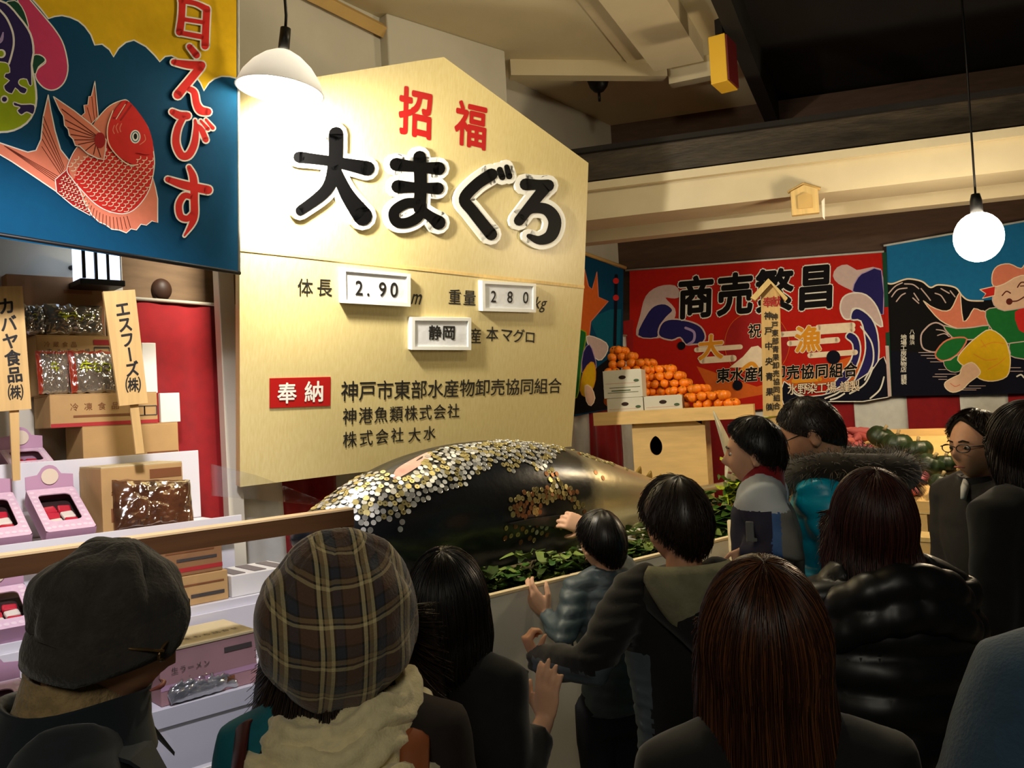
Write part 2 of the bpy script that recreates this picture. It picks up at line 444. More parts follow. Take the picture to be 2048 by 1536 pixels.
# ---- lamps
m_bulb = mat('lit_bulb', (255,244,220), 0.3, emit=40)
m_alu = mat('spun_aluminium', (205,205,210), 0.25, metal=0.9)
m_iron = mat('black_iron', (24,22,20), 0.45, metal=0.4)
m_brass = mat('brass', (180,140,60), 0.35, metal=0.9)
fl = thing('flood_lamp', 'lit flood lamp with a bright metal reflector before the big wooden sign', 'lamp', FLOOD)
aim = Vector((-.10,.10,-1)).normalized()
R_ = [(0.012,-0.11),(0.04,-0.105),(0.075,-0.085),(0.115,-0.05),(0.148,-0.005),(0.168,0.045),(0.170,0.047),(0.165,0.048),(0.144,0.0),(0.11,-0.045),(0.07,-0.08),(0.03,-0.098)]
m_domeglare = bpy.data.materials.new('glare_white_dome'); m_domeglare.use_nodes = True; nt = m_domeglare.node_tree; nt.nodes.clear()
_o = nt.nodes.new('ShaderNodeOutputMaterial'); _m = nt.nodes.new('ShaderNodeMixShader'); _t = nt.nodes.new('ShaderNodeBsdfTranslucent'); _d = nt.nodes.new('ShaderNodeBsdfDiffuse')
_t.inputs[0].default_value = (.95,.95,.95,1); _d.inputs[0].default_value = (.85,.85,.87,1); _m.inputs[0].default_value = .6
nt.links.new(_t.outputs[0], _m.inputs[1]); nt.links.new(_d.outputs[0], _m.inputs[2]); nt.links.new(_m.outputs[0], _o.inputs[0])
MB().lathe(R_, FLOOD, m_domeglare, 40, aim, cap=False).build('reflector', fl)  # translucent white stands in for the glare on the metal reflector
MB().ell(FLOOD+aim*0.02, (0.068,0.068,0.078), m_bulb).build('bulb', fl)
MB().lathe([(0.0,-0.2),(0.02,-0.2),(0.022,-0.12),(0.0,-0.115)], FLOOD, m_iron, 20, aim).build('socket', fl)
MB().tube([FLOOD-aim*0.19, FLOOD-aim*0.23+Vector((0,0,.02)), FLOOD+Vector((.0,-.05,.55)), (FLOOD.x,FLOOD.y-.1,ZC)], 0.006, m_iron).build('cable', fl)
bl = thing('bare_bulb_lamp', 'lit bare bulb, widened to the size of its glow, hanging before the far banner of the fisherman', 'lamp', BULB)
MB().ell(BULB, (0.125,0.125,0.135), m_bulb).build('bulb', bl)  # globe oversized to stand in for the bloom around the bulb
MB().lathe([(0.0,0.24),(0.022,0.235),(0.03,0.2),(0.032,0.13),(0.0,0.125)], BULB, m_iron, 20).build('socket', bl)
MB().tube([BULB+Vector((0,0,.23)), BULB+Vector((.01,0,1.0)), (BULB.x,BULB.y,ZC+.02)], 0.006, m_iron).build('cable', bl)
# unlit fixture on the ceiling
c = onz(1196,152,ZC); zc_ = (c-CAM).dot(C_F); kf = 22/1750*zc_/.075; c.z -= .075*kf
cl = thing('ceiling_rose', 'unlit black metal lamp rose under the pale ceiling', 'lamp', c)
MB().lathe([(r*kf,z*kf) for r, z in ((0.0,0.075),(0.065,0.07),(0.075,0.045),(0.06,0.0),(0.035,-0.03),(0.012,-0.04),(0.0,-0.04))], c, m_iron, 28).build('canopy', cl)
MB().tube([c+Vector((0,0,-.035*kf)), c+Vector((0,0,-.10*kf))], 0.009*kf, m_iron).build('hook', cl)
# lantern on the stall wall, lit bluish white
LP = onp(192,522,WL_P+WL_N*.2,WL_N)
ln = thing('wall_lantern', 'small lit wall lantern with dark bars under the blue fish banner', 'lantern', LP)
m_lpane = mat('lit_pane', (205,225,255), 0.4, emit=2.2)
U = Vector((0,0,1)); lw = 0.085; lh = 0.17
MB().box(LP, (lw*1.7,lw*1.5,lh), m_lpane, bev=0.004).build('pane', ln)
for sx in (-1,-0.33,0.33,1):
    MB().box(LP+WL_D*(sx*lw*.86)-Vector((0,lw*.78,0)), (0.011,0.011,lh), m_iron).build('bar', ln)
MB().box(LP-U*(lh/2+.012), (lw*2,lw*1.8,0.024), m_iron, bev=0.003).build('base', ln)
MB().loft([[LP+U*(lh/2)+Vector((x*1.25*lw,y*1.15*lw,0)) for x,y in ((-1,-1),(1,-1),(1,1),(-1,1))],[LP+U*(lh/2+.06)+Vector((x*.4*lw,y*.4*lw,0)) for x,y in ((-1,-1),(1,-1),(1,1),(-1,1))]], m_iron, smooth=False).build('roof', ln)
MB().tube([LP+WL_N*-.05, LP-WL_N*.2], 0.01, m_iron).build('bracket', ln)
# yellow and red plaque at the end of the ceiling beam
c = at(1446,128,5.25); a = (at(1436,80,5.25)-at(1436,175,5.25))
pl = thing('beam_plaque', 'yellow box plaque with a red face on the end of the ceiling beam', 'plaque', c)
m_yel = mat('yellow_panel', (214,168,40), 0.5); m_dred = mat('dark_red_panel', (90,18,18), 0.5)
n = Vector((C_R.x,C_R.y,0)).normalized()
rz = Matrix.Rotation(math.atan2(n.y,n.x)-0.55, 3, 'Z')
MB().box(c, (0.10,0.20,0.285), m_yel, rz, 0.004).build('case', pl)
MB().box(c+rz @ Vector((0.055,0,0)), (0.012,0.185,0.27), m_dred, rz, 0.002).build('face', pl)
MB().box(c+Vector((0,0,.2)), (0.05,0.05,0.14), m_iron).build('bracket', pl)
# little shrine-shaped plaque on the white beam
P = WR_P+WR_N*1.57; c = onp(1609,402,P,WR_N)
Mx = Matrix((WR_D, WR_N*-1, Vector((0,0,1)))).transposed()
sh = thing('gable_plaque', 'small gabled wooden plaque fixed to the white beam', 'plaque', c)
m_pine = mat('pine_board', (222,190,124), 0.55, var=0.1, scale=7, stretch=(6,6,0.6))
def gable(c, w, h, g, t, m, mb):
    pts = [(-w/2,-h/2),(w/2,-h/2),(w/2,h/2-g),(0,h/2),(-w/2,h/2-g)]
    mb.loft([[c+Mx @ Vector((x,-t,y)) for x,y in pts],[c+Mx @ Vector((x,0,y)) for x,y in pts]], m, smooth=False); return mb
gable(c, 0.165, 0.185, 0.035, 0.05, m_pine, MB()).build('board', sh)
gable(c+Mx @ Vector((0,-.052,-.008)), 0.085, 0.10, 0.02, 0.006, m_trim, MB()).build('panel', sh)
for sgn in (-1,1):
    a = c+Mx @ Vector((0,-.03,.105)); b = c+Mx @ Vector((sgn*.098,-.03,.06))
    MB().tube([a,b], 0.02, m_pine, n=4, smooth=False, flat=.5).build('eave', sh)
a = c+Mx @ Vector((.1,-.03,-.02))
MB().add([a, a+Mx @ Vector((.02,0,.02)), a+Mx @ Vector((.012,.0,-.12)), a+Mx @ Vector((0,0,-.10))], [(0,1,2,3)], mat('paper_white',(228,224,210),0.7)).build('paper_strip', sh)

# ================================================================== THE BIG WOODEN SIGN (leans forward at the top)
m_board = mat('varnished_pine_board', (212,196,142), 0.34, var=0.10, scale=13, stretch=(9,9,0.3), spec=0.5, rgb2=(203,184,128))
m_black = mat('gloss_black_letter', (5,5,6), 0.5, spec=0.12)
m_ink = mat('black_ink', (24,22,20), 0.6)
m_vred = mat('vermilion_paint', (172,24,22), 0.45)
m_acryl = mat('white_letter_plate', (238,238,232), 0.35)
m_paper = mat('creased_paper', (226,228,232), 0.7, var=0.05, scale=12, bump=0.6, bscale=9)
LEAN = math.radians(10.6)
SP = Vector((1.7,1.25,1.47)); SN = Vector((0,-math.cos(LEAN),-math.sin(LEAN)))
class SignPrint(Print):
    def ru(s, x, y):
        r = Vector((2960-x, 712-y)).normalized(); u = Vector((x-480, y-13200)).normalized(); return r, u
    def ch(s, c, x, y, h, m, w=0.74, bold=0.0):
        r, u = s.ru(x, y); s.char(c, (x,y), h, m, r, u, w, bold)
    def line(s, t, p0, p1, h0, h1, m, w=0.74, bold=0.0):
        n = len(t)
        for i, c in enumerate(t):
            if c == ' ': continue
            k = i/(n-1) if n > 1 else 0; k = k*(1+(h0-h1)/(h0+h1)*(1-k))
            r = Vector((p1[0]-p0[0], p1[1]-p0[1])).normalized()
            x, y = p0[0]+(p1[0]-p0[0])*k, p0[1]+(p1[1]-p0[1])*k
            s.char(c, (x,y), h0+(h1-h0)*k, m, r, s.ru(x,y)[1], w, bold)
def ZA(sc, ox, oy): return lambda *p: [(ox+x/sc, oy+y/sc) for x, y in p]
def slabpoly(pts, n, t, m, mb=None):
    """flat plate with thickness from a 3D outline"""
    mb = mb or MB(); n = Vector(n); bk = [p-n*t for p in pts]; k = len(pts)
    tri = tessellate_polygon([pts])
    mb.add(list(pts)+bk, [tuple(f) for f in tri]+[tuple(i+k for i in reversed(f)) for f in tri]+[(i,(i+1)%k,(i+1)%k+k,i+k) for i in range(k)], m)
    return mb
sgn = thing('wooden_signboard', 'huge gabled pine signboard with black tuna lettering hung leaning behind the coin covered fish', 'signboard', (2.7,1.25,1.47))
sp = SignPrint(SP, SN)
def spp(x, y, o=0): return onp(x,y,SP,SN)+sp.n*o
low_mb = slabpoly([spp(*p) for p in ((479,500),(1168,575),(1143,890),(1143,893),(480,974))], sp.n, 0.04, m_board)
up_mb = slabpoly([spp(*p) for p in ((480,178),(845,120),(888,114),(1177,326),(1168,574),(479,499))], sp.n, 0.04, m_board)
q = [spp(479,496,.0), spp(1168,571,.0), spp(1168,577,.0), spp(479,502,.0)]
MB().hexa(q, [p+sp.n*.004 for p in q], m_pine).build('joint_strip', sgn)
for x in (2.0, 3.6):
    y0 = SP.y-(2.62-SP.z)*math.tan(LEAN)+.06; y1 = 1.42+.205*(x-1)+.01
    MB().box((x,(y0+y1)/2,2.62), (.06,y1-y0,.06), m_pine).build('wall_arm', sgn)
Z2 = ZA(2.7676, 460, 80); Z3 = ZA(2.7676, 460, 480)
def sgnpart(name, lay, parent=sgn):
    p = SignPrint(SP, SN, eps=0.001); p.lay = lay; return p
p = SignPrint(SP, SN, up_mb, 0.001); p.lay = 2
p.ch('招', 832, 226, 100, m_vred, 0.72, 0.03); p.ch('福', 942, 250, 94, m_vred, 0.72, 0.026)
up_mb.build('upper_board', sgn)
BIG = {
 '大': [([(368,650),(540,672),(745,712)],[62,56,80]), ([(572,522),(566,690),(520,830),(375,945)],[78,76,66,52]), ([(562,700),(630,850),(720,975)],[50,74,104])],
 'ま': [([(905,690),(1030,705),(1140,712)],[72,56,72]), ([(915,812),(1030,818),(1135,822)],[72,54,66]), ([(1035,650),(1040,800),(1036,930)],[70,68,64]),
        ([(1036,905),(960,905),(895,950),(905,1005),(960,1012),(1020,985),(1050,940)],[50,56,58,56,56,56,50]), ([(1030,935),(1090,975),(1138,1010)],[56,56,78])],
 'ぐ': [([(1432,745),(1350,800),(1283,880),(1330,950),(1430,1075)],[66,62,62,62,66]), ([(1478,718),(1492,760)],[30,34]), ([(1516,703),(1530,755)],[26,34])],
 'ろ': [([(1622,800),(1690,802),(1745,806)],[66,56,66]), ([(1735,812),(1670,890),(1585,1000)],[62,58,56]), ([(1590,985),(1650,935),(1735,938),(1782,1000),(1762,1080),(1700,1108),(1640,1085)],[46,54,62,70,66,50,26])],
}
for k, st in BIG.items():
    a = sgnpart('plate', 20); b = sgnpart('let', 24)
    for pts, w in st:
        P_ = Z2(*pts); W_ = [x/2.7676 for x in w]
        a.stroke(P_, W_, m_acryl, ex=9.5, depth=.016); b.stroke(P_, W_, m_black, depth=.0035); a.lay += .12; b.lay += .12
    pa = a.mb.build('letter_plate', sgn); pa['label'] = 'white raised plate edging the character '+k
    pb = b.mb.build('letter', pa); pb['label'] = 'gloss black character '+k
    pb.parent = pa
p = SignPrint(SP, SN, low_mb, 0.001); p.lay = 2
for c, x, y, h in (('体',415,262,104),('長',522,262,104),('重',1243,315,92),('量',1325,320,92),('産',1357,530,90),('本',1450,520,88)):
    x, y = Z3((x,y))[0]; p.ch(c, x, y, h/2.7676, m_ink, 0.86 if c in '体長' else 0.8, 0.006)
p.line('マグロ', *Z3((1530,524),(1660,536)), 31, 28, m_ink, 0.85, 0.008)
p.line('神戸市東部水産物卸売協同組合', *Z3((662,836),(1797,806)), 43, 32.5, m_ink, 0.86, 0.006)
p.line('神港魚類株式会社', *Z3((662,975),(1236,945)), 35.5, 30.5, m_ink, 0.84, 0.006)
p.line('株式会社', *Z3((662,1103),(925,1078)), 34, 31, m_ink, 0.86, 0.006)
p.line('大水', *Z3((1020,1077),(1103,1068)), 31, 30, m_ink, 0.86, 0.006)
# slanted m and kg
x, y = Z3((1037,306))[0]; r, u = p.ru(x,y); p.char('m', (x,y+2), 44, m_ink, r, (u[0]+.25,u[1]), 0.62, 0.004)
for c, xx in (('k',1706),('g',1738)):
    x, y = Z3((xx,345))[0]; r, u = p.ru(x,y); p.char(c, (x,y), 34, m_ink, r, (u[0]+.25,u[1]), 0.72, 0.002)
low_mb.build('lower_board', sgn)
q = Z3((218,765),(555,757),(553,917),(218,930))
rmb = slabpoly([spp(*a, .004) for a in q], sp.n, 0.004, m_vred)
p = SignPrint(SP, SN, rmb, 0.001); p.lay = 6
for c, x, y in (('奉',312,846),('納',463,838)):
    x, y = Z3((x,y))[0]; p.ch(c, x, y, 44, m_acryl, 0.92, 0.018)
rmb.build('red_label', sgn)
def numframe(corn, chars, lbl):
    c = Z3(*corn); T = 0.035; cx = sum(a for a, _ in c)/4; cy = sum(b for _, b in c)/4
    def ins(k, o): return [spp(cx+(x-cx)*kx, cy+(y-cy)*ky, o) for (x, y), kx, ky in ((a, k[0], k[1]) for a in c)]
    mb = MB(); A = ins((1,1),0); B = ins((1,1),T); Cc = ins((.90,.80),T); D = ins((.90,.80),T-.012)
    V = A+B+Cc+D; F = []
    for i in range(4):
        j = (i+1)%4; F += [(i,j,j+4,i+4),(i+4,j+4,j+8,i+8),(i+8,j+8,j+12,i+12)]
    F.append((0,1,2,3)); mb.add(V, F, m_acryl)
    fr = mb.build('number_frame', sgn); fr['label'] = lbl
    pm = slabpoly(ins((.895,.79),T-.009), sp.n, .002, m_paper)
    pr = SignPrint(SP, SN, pm, 0.001); pr.lay = T*1000-7
    for ch, x, y, h, w, bd in chars:
        x, y = Z3((x,y))[0]; pr.ch(ch, x, y, h/2.7676, m_ink, w, bd)
    pm.build('paper', fr)
numframe(((600,150),(977,186),(977,367),(604,346)), [('2',697,262,112,.8,.012),('.',748,266,112,.8,.012),('9',826,270,112,.8,.012),('0',890,272,112,.8,.012)], 'white frame with the paper number 2.90')
numframe(((1373,222),(1670,240),(1670,399),(1376,391)), [('2',1440,310,90,.72,.008),('8',1531,313,90,.72,.008),('0',1618,316,90,.72,.008)], 'white frame with the paper number 280')
numframe(((985,425),(1312,428),(1312,606),(985,604)), [('静',1117,510,84,.9,.02),('岡',1193,510,84,.9,.02)], 'white frame with two characters on paper')

# ================================================================== PRINTED BANNERS
C_ = {k: mat('dye_'+k, v, 0.88, var=0.05, scale=30, spec=0.15) for k, v in dict(
    blue=(2,64,96), yellow=(222,178,24), white=(232,228,216), pink=(206,62,104), purple=(46,34,84), lime=(150,170,22), green=(28,72,52),
    red=(206,44,38), salmon=(222,128,100), brown=(96,40,30), dred=(160,34,34), flame=(182,30,20), orange=(214,100,36), navy=(38,34,92), lilac=(172,150,196),
    sky=(28,110,160), black=(18,16,18), skin=(230,190,160), leaf=(30,110,50), gold=(224,150,40), teal=(10,92,116), cream=(240,220,190), ink=(16,16,30), mist=(206,182,176)).items()}
def inside(pt, poly):
    x, y = pt; c = False; j = len(poly)-1
    for i in range(len(poly)):
        xi, yi = poly[i]; xj, yj = poly[j]
        if (yi > y) != (yj > y) and x < (xj-xi)*(y-yi)/(yj-yi)+xi: c = not c
        j = i
    return c
def shape(p, pts, m, edge=None, w=2.2, smooth=0):
    P_ = [tuple(q) for q in cr(pts, smooth, True)] if smooth else list(pts)
    p.poly(P_, m)
    if edge: p.stroke(P_+[P_[0]], w, edge, smooth=False); p.up()
def fanrays(p, base, tips, m, w):
    for (bx,by), (tx,ty) in zip(base, tips): p.stroke([(bx,by),(tx,ty)], w, m, cap=False)
    p.up()
# --- big blue fish banner over the stall
BB_D = Vector((math.cos(math.radians(17.5)), math.sin(math.radians(17.5)), 0)); BB_N = Vector((BB_D.y,-BB_D.x,0))
BP = ony(478,543,0.74)
bn = thing('fish_banner', 'large blue and yellow banner with a red sea bream hung over the stall', 'banner', (BP.x-.6,BP.y-.2,BP.z))
p = Print(BP, BB_N, eps=0.0001)
Zb = ZA(2.742,0,0); Zs = ZA(5.4846,0,0); Zt = ZA(3.072,320,0)
base = []
for i in range(13): base.append((-430+i*75.4, -300+i*2.5))
for i in range(13): k = i/12; base.append((475+3*k, -270+813*k))
for i in range(1,13): k = i/12; base.append((478-908*k, 543-140*k+6*math.sin(k*PI)))
NX, NY = 26, 18; V = []; F = []
for j in range(NY+1):
    for i in range(NX+1):
        u, v = i/NX, j/NY
        x = -430+u*(905+3*v); yt = -300+30*u; yb = 403+140*u+7*math.sin(u*PI); V.append((x, yt+(yb-yt)*v))
for j in range(NY):
    for i in range(NX): a = j*(NX+1)+i; F.append((a,a+1,a+NX+2,a+NX+1))
p.raw(V, F, C_['blue']); p.up()
yl = Zb((1297,430),(1260,420),(1215,418),(1175,432),(1145,455),(1118,497),(1100,455),(1060,400),(1000,335),(940,305),(905,310),(876,338),(850,305),(800,255),(735,220),(690,232),(650,265),(622,312),(600,272),(560,242),(520,247),(498,190),(465,145),(430,115),(385,95),(340,85),(300,90),(265,102),(225,50),(180,0),(120,-80),(-200,-200),(-900,-300))
p.poly(yl+[(-420,-298),(473,-268)], C_['yellow']); p.stroke(yl, 3.0, C_['white'], smooth=False, up=True)
shape(p, Zs((190,0),(260,130),(300,310),(355,430),(365,600),(430,600),(490,640),(495,690),(430,740),(390,800),(400,870),(470,955),(560,990),(650,960),(720,870),(745,720),(700,500),(620,350),(500,200),(330,0),(250,-90)), C_['pink'], C_['white'], 2.6, 3)
shape(p, Zs((40,50),(160,5),(240,80),(290,200),(310,330),(180,190)), C_['green'], C_['white'], 2, 2)
shape(p, Zs((366,610),(450,610),(495,665),(420,735),(385,815),(330,745)), C_['green'], C_['white'], 2, 3)
ov = Zs((-300,-60),(0,10),(100,65),(200,180),(300,310),(350,430),(367,580),(345,720),(380,900),(398,1080),(370,1230),(290,1350),(150,1430),(0,1450),(-200,1430))
shape(p, ov, C_['lime'], C_['white'], 4, 2)
shape(p, Zs((-300,-50),(0,15),(100,70),(200,185),(298,318),(346,436),(360,580),(340,700),(348,930),(310,925),(290,870),(220,870),(200,910),(230,945),(295,975),(270,1030),(215,1015),(165,965),(130,1030),(60,1000),(40,940),(100,885),(45,850),(60,805),(105,795),(85,700),(0,680),(-200,650)), C_['purple'], C_['white'], 2, 2)
p.stroke(Zs((-20,95),(70,200),(135,350),(148,480),(125,600),(95,700)), 4, C_['white'], up=True)
shape(p, Zs((150,1120),(230,1145),(372,1150),(362,1255),(290,1230),(230,1262),(185,1215),(215,1180),(150,1160)), C_['purple'], C_['white'], 2.4, 3)
p.disc(Zs((45,1090))[0], 8, C_['white']); p.disc(Zs((45,1090))[0], 5, C_['purple']); p.disc(Zs((10,590))[0], 9, C_['white']); p.disc(Zs((5,590))[0], 6, C_['lime'])
p.stroke(Zs((30,360),(10,440),(-30,480)), [3,7,4], C_['lilac'], up=True)
# the sea bream
Wt = C_['white']
tail = Zb((262,522),(275,600),(300,720),(330,820),(385,890),(345,1000),(305,1050),(180,965),(60,885),(-60,815),(-60,755),(0,785),(80,812),(150,835),(195,825),(222,765),(235,640))
shape(p, tail, C_['salmon'], Wt, 2.4)
for i in range(9):
    k = i/8; a = Zb((320+k*30, 1010-90*k))[0]; b = Zb((20+k*30,800+k*12) if k < .45 else (225+18*(k-.45), 820-330*(k-.45)))[0]
    p.stroke([a, b], 1.3, C_['brown'], cap=False)
p.up()
ped = Zb((300,985),(365,930),(420,1020),(480,1110),(492,1182),(400,1132),(308,1055)); shape(p, ped, C_['dred'], Wt, 2)
fin = Zb((430,1030),(520,1120),(600,1165),(680,1172),(750,1130),(810,1040),(832,960),(850,1030),(862,1090),(862,1222),(830,1212),(800,1236),(770,1230),(745,1262),(715,1256),(690,1278),(650,1262),(610,1258),(575,1232),(540,1218),(500,1180),(460,1110)); shape(p, fin, C_['salmon'], Wt, 2)
for i in range(19):
    k = i/18; t = 0.12+k*1.72; a = (640-math.cos(t)*200, 950+math.sin(t)*222+20); b = (650-math.cos(t)*235, 975+math.sin(t)*285)
    if t > 0.5: p.stroke(Zb(a,b), 1.4, C_['brown'], cap=False)
p.up()
uf = Zb((517,446),(525,530),(536,640),(490,690),(438,640),(462,620),(456,578),(478,575),(484,530),(498,528)); shape(p, uf, C_['salmon'], Wt, 1.6)
fanrays(p, Zb((490,680),(500,675),(515,660),(528,645)), Zb((450,640),(475,590),(500,530),(515,470)), C_['brown'], 1.2)
body = Zb((363,930),(395,845),(440,780),(500,700),(540,640),(600,580),(672,550),(705,562),(770,640),(815,720),(838,830),(842,920),(815,1040),(755,1130),(685,1172),(600,1162),(520,1120),(440,1040),(390,980))
bs = [tuple(q) for q in cr(body, 4, True)]; shape(p, bs, C_['red'], Wt, 2)
shape(p, Zb((372,925),(398,850),(440,790),(470,800),(500,850),(450,880),(420,930),(400,985)), C_['salmon'], None, smooth=3)
shape(p, Zb((500,700),(540,645),(600,585),(660,556),(620,610),(585,690),(575,760),(540,740)), C_['salmon'], None, smooth=2)
for r in range(24):
    for c in range(16):
        x = 380+c*34+(r%2)*17; y = 765+r*21+(x-600)*0.12
        if y < 800+(600-x)*0.35 or (x > 700 and y < 860): continue
        if inside((x/2.742, y/2.742), bs) and inside(((x+12)/2.742, (y+4)/2.742), bs) and inside(((x-12)/2.742, (y+8)/2.742), bs) and inside((x/2.742,(y+16)/2.742), bs):
            p.stroke(Zb((x+13,y-10),(x+13,y+2),(x+3,y+9),(x-13,y+8)), 1.5, C_['cream'], n=3, cap=False)
for r in range(7):
    for c in range(10):
        x = 325+c*19+(r%2)*9; y = 960+r*22+c*8
        if inside((x/2.742,y/2.742), ped) and inside(((x+8)/2.742,(y+8)/2.742), ped): p.stroke(Zb((x+8,y-6),(x+8,y+4),(x-8,y+6)), 1.4, C_['cream'], n=3, cap=False)
p.up()
shape(p, Zb((578,780),(588,690),(612,625),(660,560),(705,562),(770,640),(815,720),(836,830),(790,850),(735,840),(745,905),(690,890),(620,840)), C_['red'], None, smooth=2)
p.stroke(Zb((612,610),(583,700),(590,790),(640,860),(700,905),(750,905)), 2.2, C_['cream']); p.stroke(Zb((690,560),(640,640),(615,650)), 4, C_['dred']); p.stroke(Zb((712,580),(655,660)), 4, C_['dred']); p.stroke(Zb((680,575),(630,655)), 1.6, C_['cream'])
for q in (((640,680),(630,700),(640,730)), ((660,680),(650,705),(655,725)), ((620,690),(612,715),(620,735)), ((785,740),(790,770),(760,795))): p.stroke(Zb(*q), 1.8, C_['salmon'])
p.up(); p.disc(Zb((735,752))[0], 10.5, Wt, ry=13.5); p.disc(Zb((735,752))[0], 8, C_['teal'], ry=11); p.disc(Zb((735,752))[0], 6.5, Wt, ry=9); p.disc(Zb((735,750))[0], 3.6, C_['black'], ry=6)
pec = Zb((285,532),(400,610),(500,690),(548,735),(575,770),(570,830),(562,878),(530,872),(500,858),(470,842),(430,805),(405,800),(392,765),(372,745),(366,712),(346,690),(340,640),(318,605)); shape(p, pec, C_['salmon'], Wt, 2)
fanrays(p, Zb(*[(520,745+i*6) for i in range(9)]), Zb((330,600),(350,660),(362,700),(380,740),(400,770),(420,795),(460,830),(505,850),(545,865)), C_['brown'], 2)
p.disc(Zb((540,772))[0], 11, C_['dred'], ry=16)
# lettering
for st in ([([(128,-20),(125,90),(112,200)],[44,42,46]), ([(120,8),(210,25),(280,60)],[34,30,40]), ([(278,60),(272,180),(268,285)],[44,44,46]), ([(135,122),(265,142)],[26,26]), ([(115,205),(260,232)],[30,32])],
           [([(172,290),(215,342)],[34,42]), ([(75,385),(160,400),(245,405)],[34,48,50]), ([(240,415),(170,500),(100,585)],[50,50,54]), ([(160,545),(200,570),(215,640),(240,680),(285,690)],[30,40,44,52,44])],
           [([(66,690),(110,712),(158,715)],[36,48,46]), ([(140,715),(100,790),(88,880),(120,955),(165,955),(200,890),(212,800),(206,742)],[34,42,46,46,46,44,34,16]), ([(215,768),(245,800),(272,862)],[16,34,34]), ([(240,745),(285,795)],[14,24]), ([(272,738),(315,790)],[14,24])],
           [([(38,1105),(140,1140),(285,1170)],[34,50,52]), ([(168,1030),(195,1100),(200,1230),(196,1350),(140,1450)],[26,46,46,42,10]), ([(190,1215),(140,1205),(106,1260),(116,1330),(160,1345),(196,1310)],[30,38,40,40,38,34])]):
    for pts, w in st: p.stroke(Zt(*pts), [a/3.072 for a in w], Wt, ex=3.0)
    p.up()
    for pts, w in st: p.stroke(Zt(*pts), [a/3.072 for a in w], C_['red'])
    p.up()
cl_ = p.mb.build('cloth', bn); cl_['label'] = 'printed cloth with a red sea bream'
q = [p.P(475+3*k/10, -270+813*k/10, -1) for k in range(11)]
MB().tube(q, 0.006, m_white).build('edge_cord', bn)
MB().tube([p.P(-430,400,-40), p.P(474,545,-40), p.P(481,546,-40)], 0.008, m_iron).build('bottom_rod', bn)

# --- far banners
def farprint(off): return Print(WR_P+WR_N*off, WR_N, eps=0.0003)
Zr = ZA(3.657,1240,500)
rb = thing('red_banner', 'red banner with a purple wave and thick black lettering on the far wall', 'banner', (WR_P+WR_D*0.9+WR_N*.13))
p = farprint(0.13)
Wt = C_['white']
p.poly(Zr((70,152),(1915,20),(1968,1078),(1500,1110),(900,1180),(70,1290)), C_['flame'])
p.poly(Zr((560,850),(1000,1000),(1750,760),(1800,960),(1300,1010),(700,1120)), C_['orange'])
for a, b, c, d in ((70,500,520,760),):
    p.poly(Zr((25,520),(95,510),(95,745),(25,750)), C_['dred'])
# clouds of waves, first the left group
shape(p, Zr((120,620),(150,480),(190,340),(280,270),(400,262),(440,330),(400,352),(330,350),(400,430),(395,500),(340,520),(300,600),(290,640),(200,640)), C_['mist'], C_['mist'], 1.5, 3)
shape(p, Zr((130,625),(190,480),(250,410),(330,395),(385,440),(340,490),(290,560),(270,640)), C_['navy'], C_['mist'], 2, 3)
shape(p, Zr((280,600),(310,530),(380,505),(500,520),(590,560),(625,630),(600,680),(540,690),(480,690),(440,640),(380,660),(300,640)), C_['navy'], C_['mist'], 3, 3)
p.stroke(Zr((480,570),(540,600),(540,660),(500,690)), 5, C_['lilac'], up=True)
# right waves
shape(p, Zr((1560,190),(1590,130),(1660,110),(1730,150),(1790,140),(1905,140),(1920,330),(1760,330),(1690,290),(1600,245)), C_['mist'], C_['mist'], 2, 2)
shape(p, Zr((1740,200),(1800,160),(1912,150),(1925,470),(1850,420),(1780,330),(1700,300)), C_['navy'], C_['lilac'], 2, 2)
shape(p, Zr((1610,430),(1630,350),(1700,315),(1800,330),(1880,420),(1920,560),(1850,520),(1780,440),(1700,430),(1690,500),(1640,500)), C_['mist'], Wt, 3, 3)
shape(p, Zr((1690,510),(1700,445),(1750,430),(1840,500),(1885,620),(1890,800),(1840,950),(1740,1080),(1520,1100),(1660,1030),(1740,900),(1790,760),(1790,640),(1760,520)), C_['navy'], Wt, 3, 3)
shape(p, Zr((1650,640),(1680,600),(1740,640),(1760,740),(1730,850),(1660,960),(1500,1060),(1590,940),(1690,800),(1700,690)), C_['navy'], Wt, 3, 3)
shape(p, Zr((1200,960),(1300,1050),(1400,1070),(1560,1040),(1740,950),(1850,870),(1930,780),(1964,1075),(1540,1108),(1200,1140)), C_['ink'], Wt, 2, 2)
for q in (((1500,1085),(1600,1040),(1650,970)), ((1680,1050),(1790,980),(1850,860)), ((1830,1085),(1900,1020),(1930,930)), ((1540,1095),(1590,1080),(1640,1050)), ((1760,560),(1840,680),(1850,820),(1790,950)), ((1240,980),(1280,1050),(1370,1080))): p.stroke(Zr(*q), 3.2, Wt)
p.up()
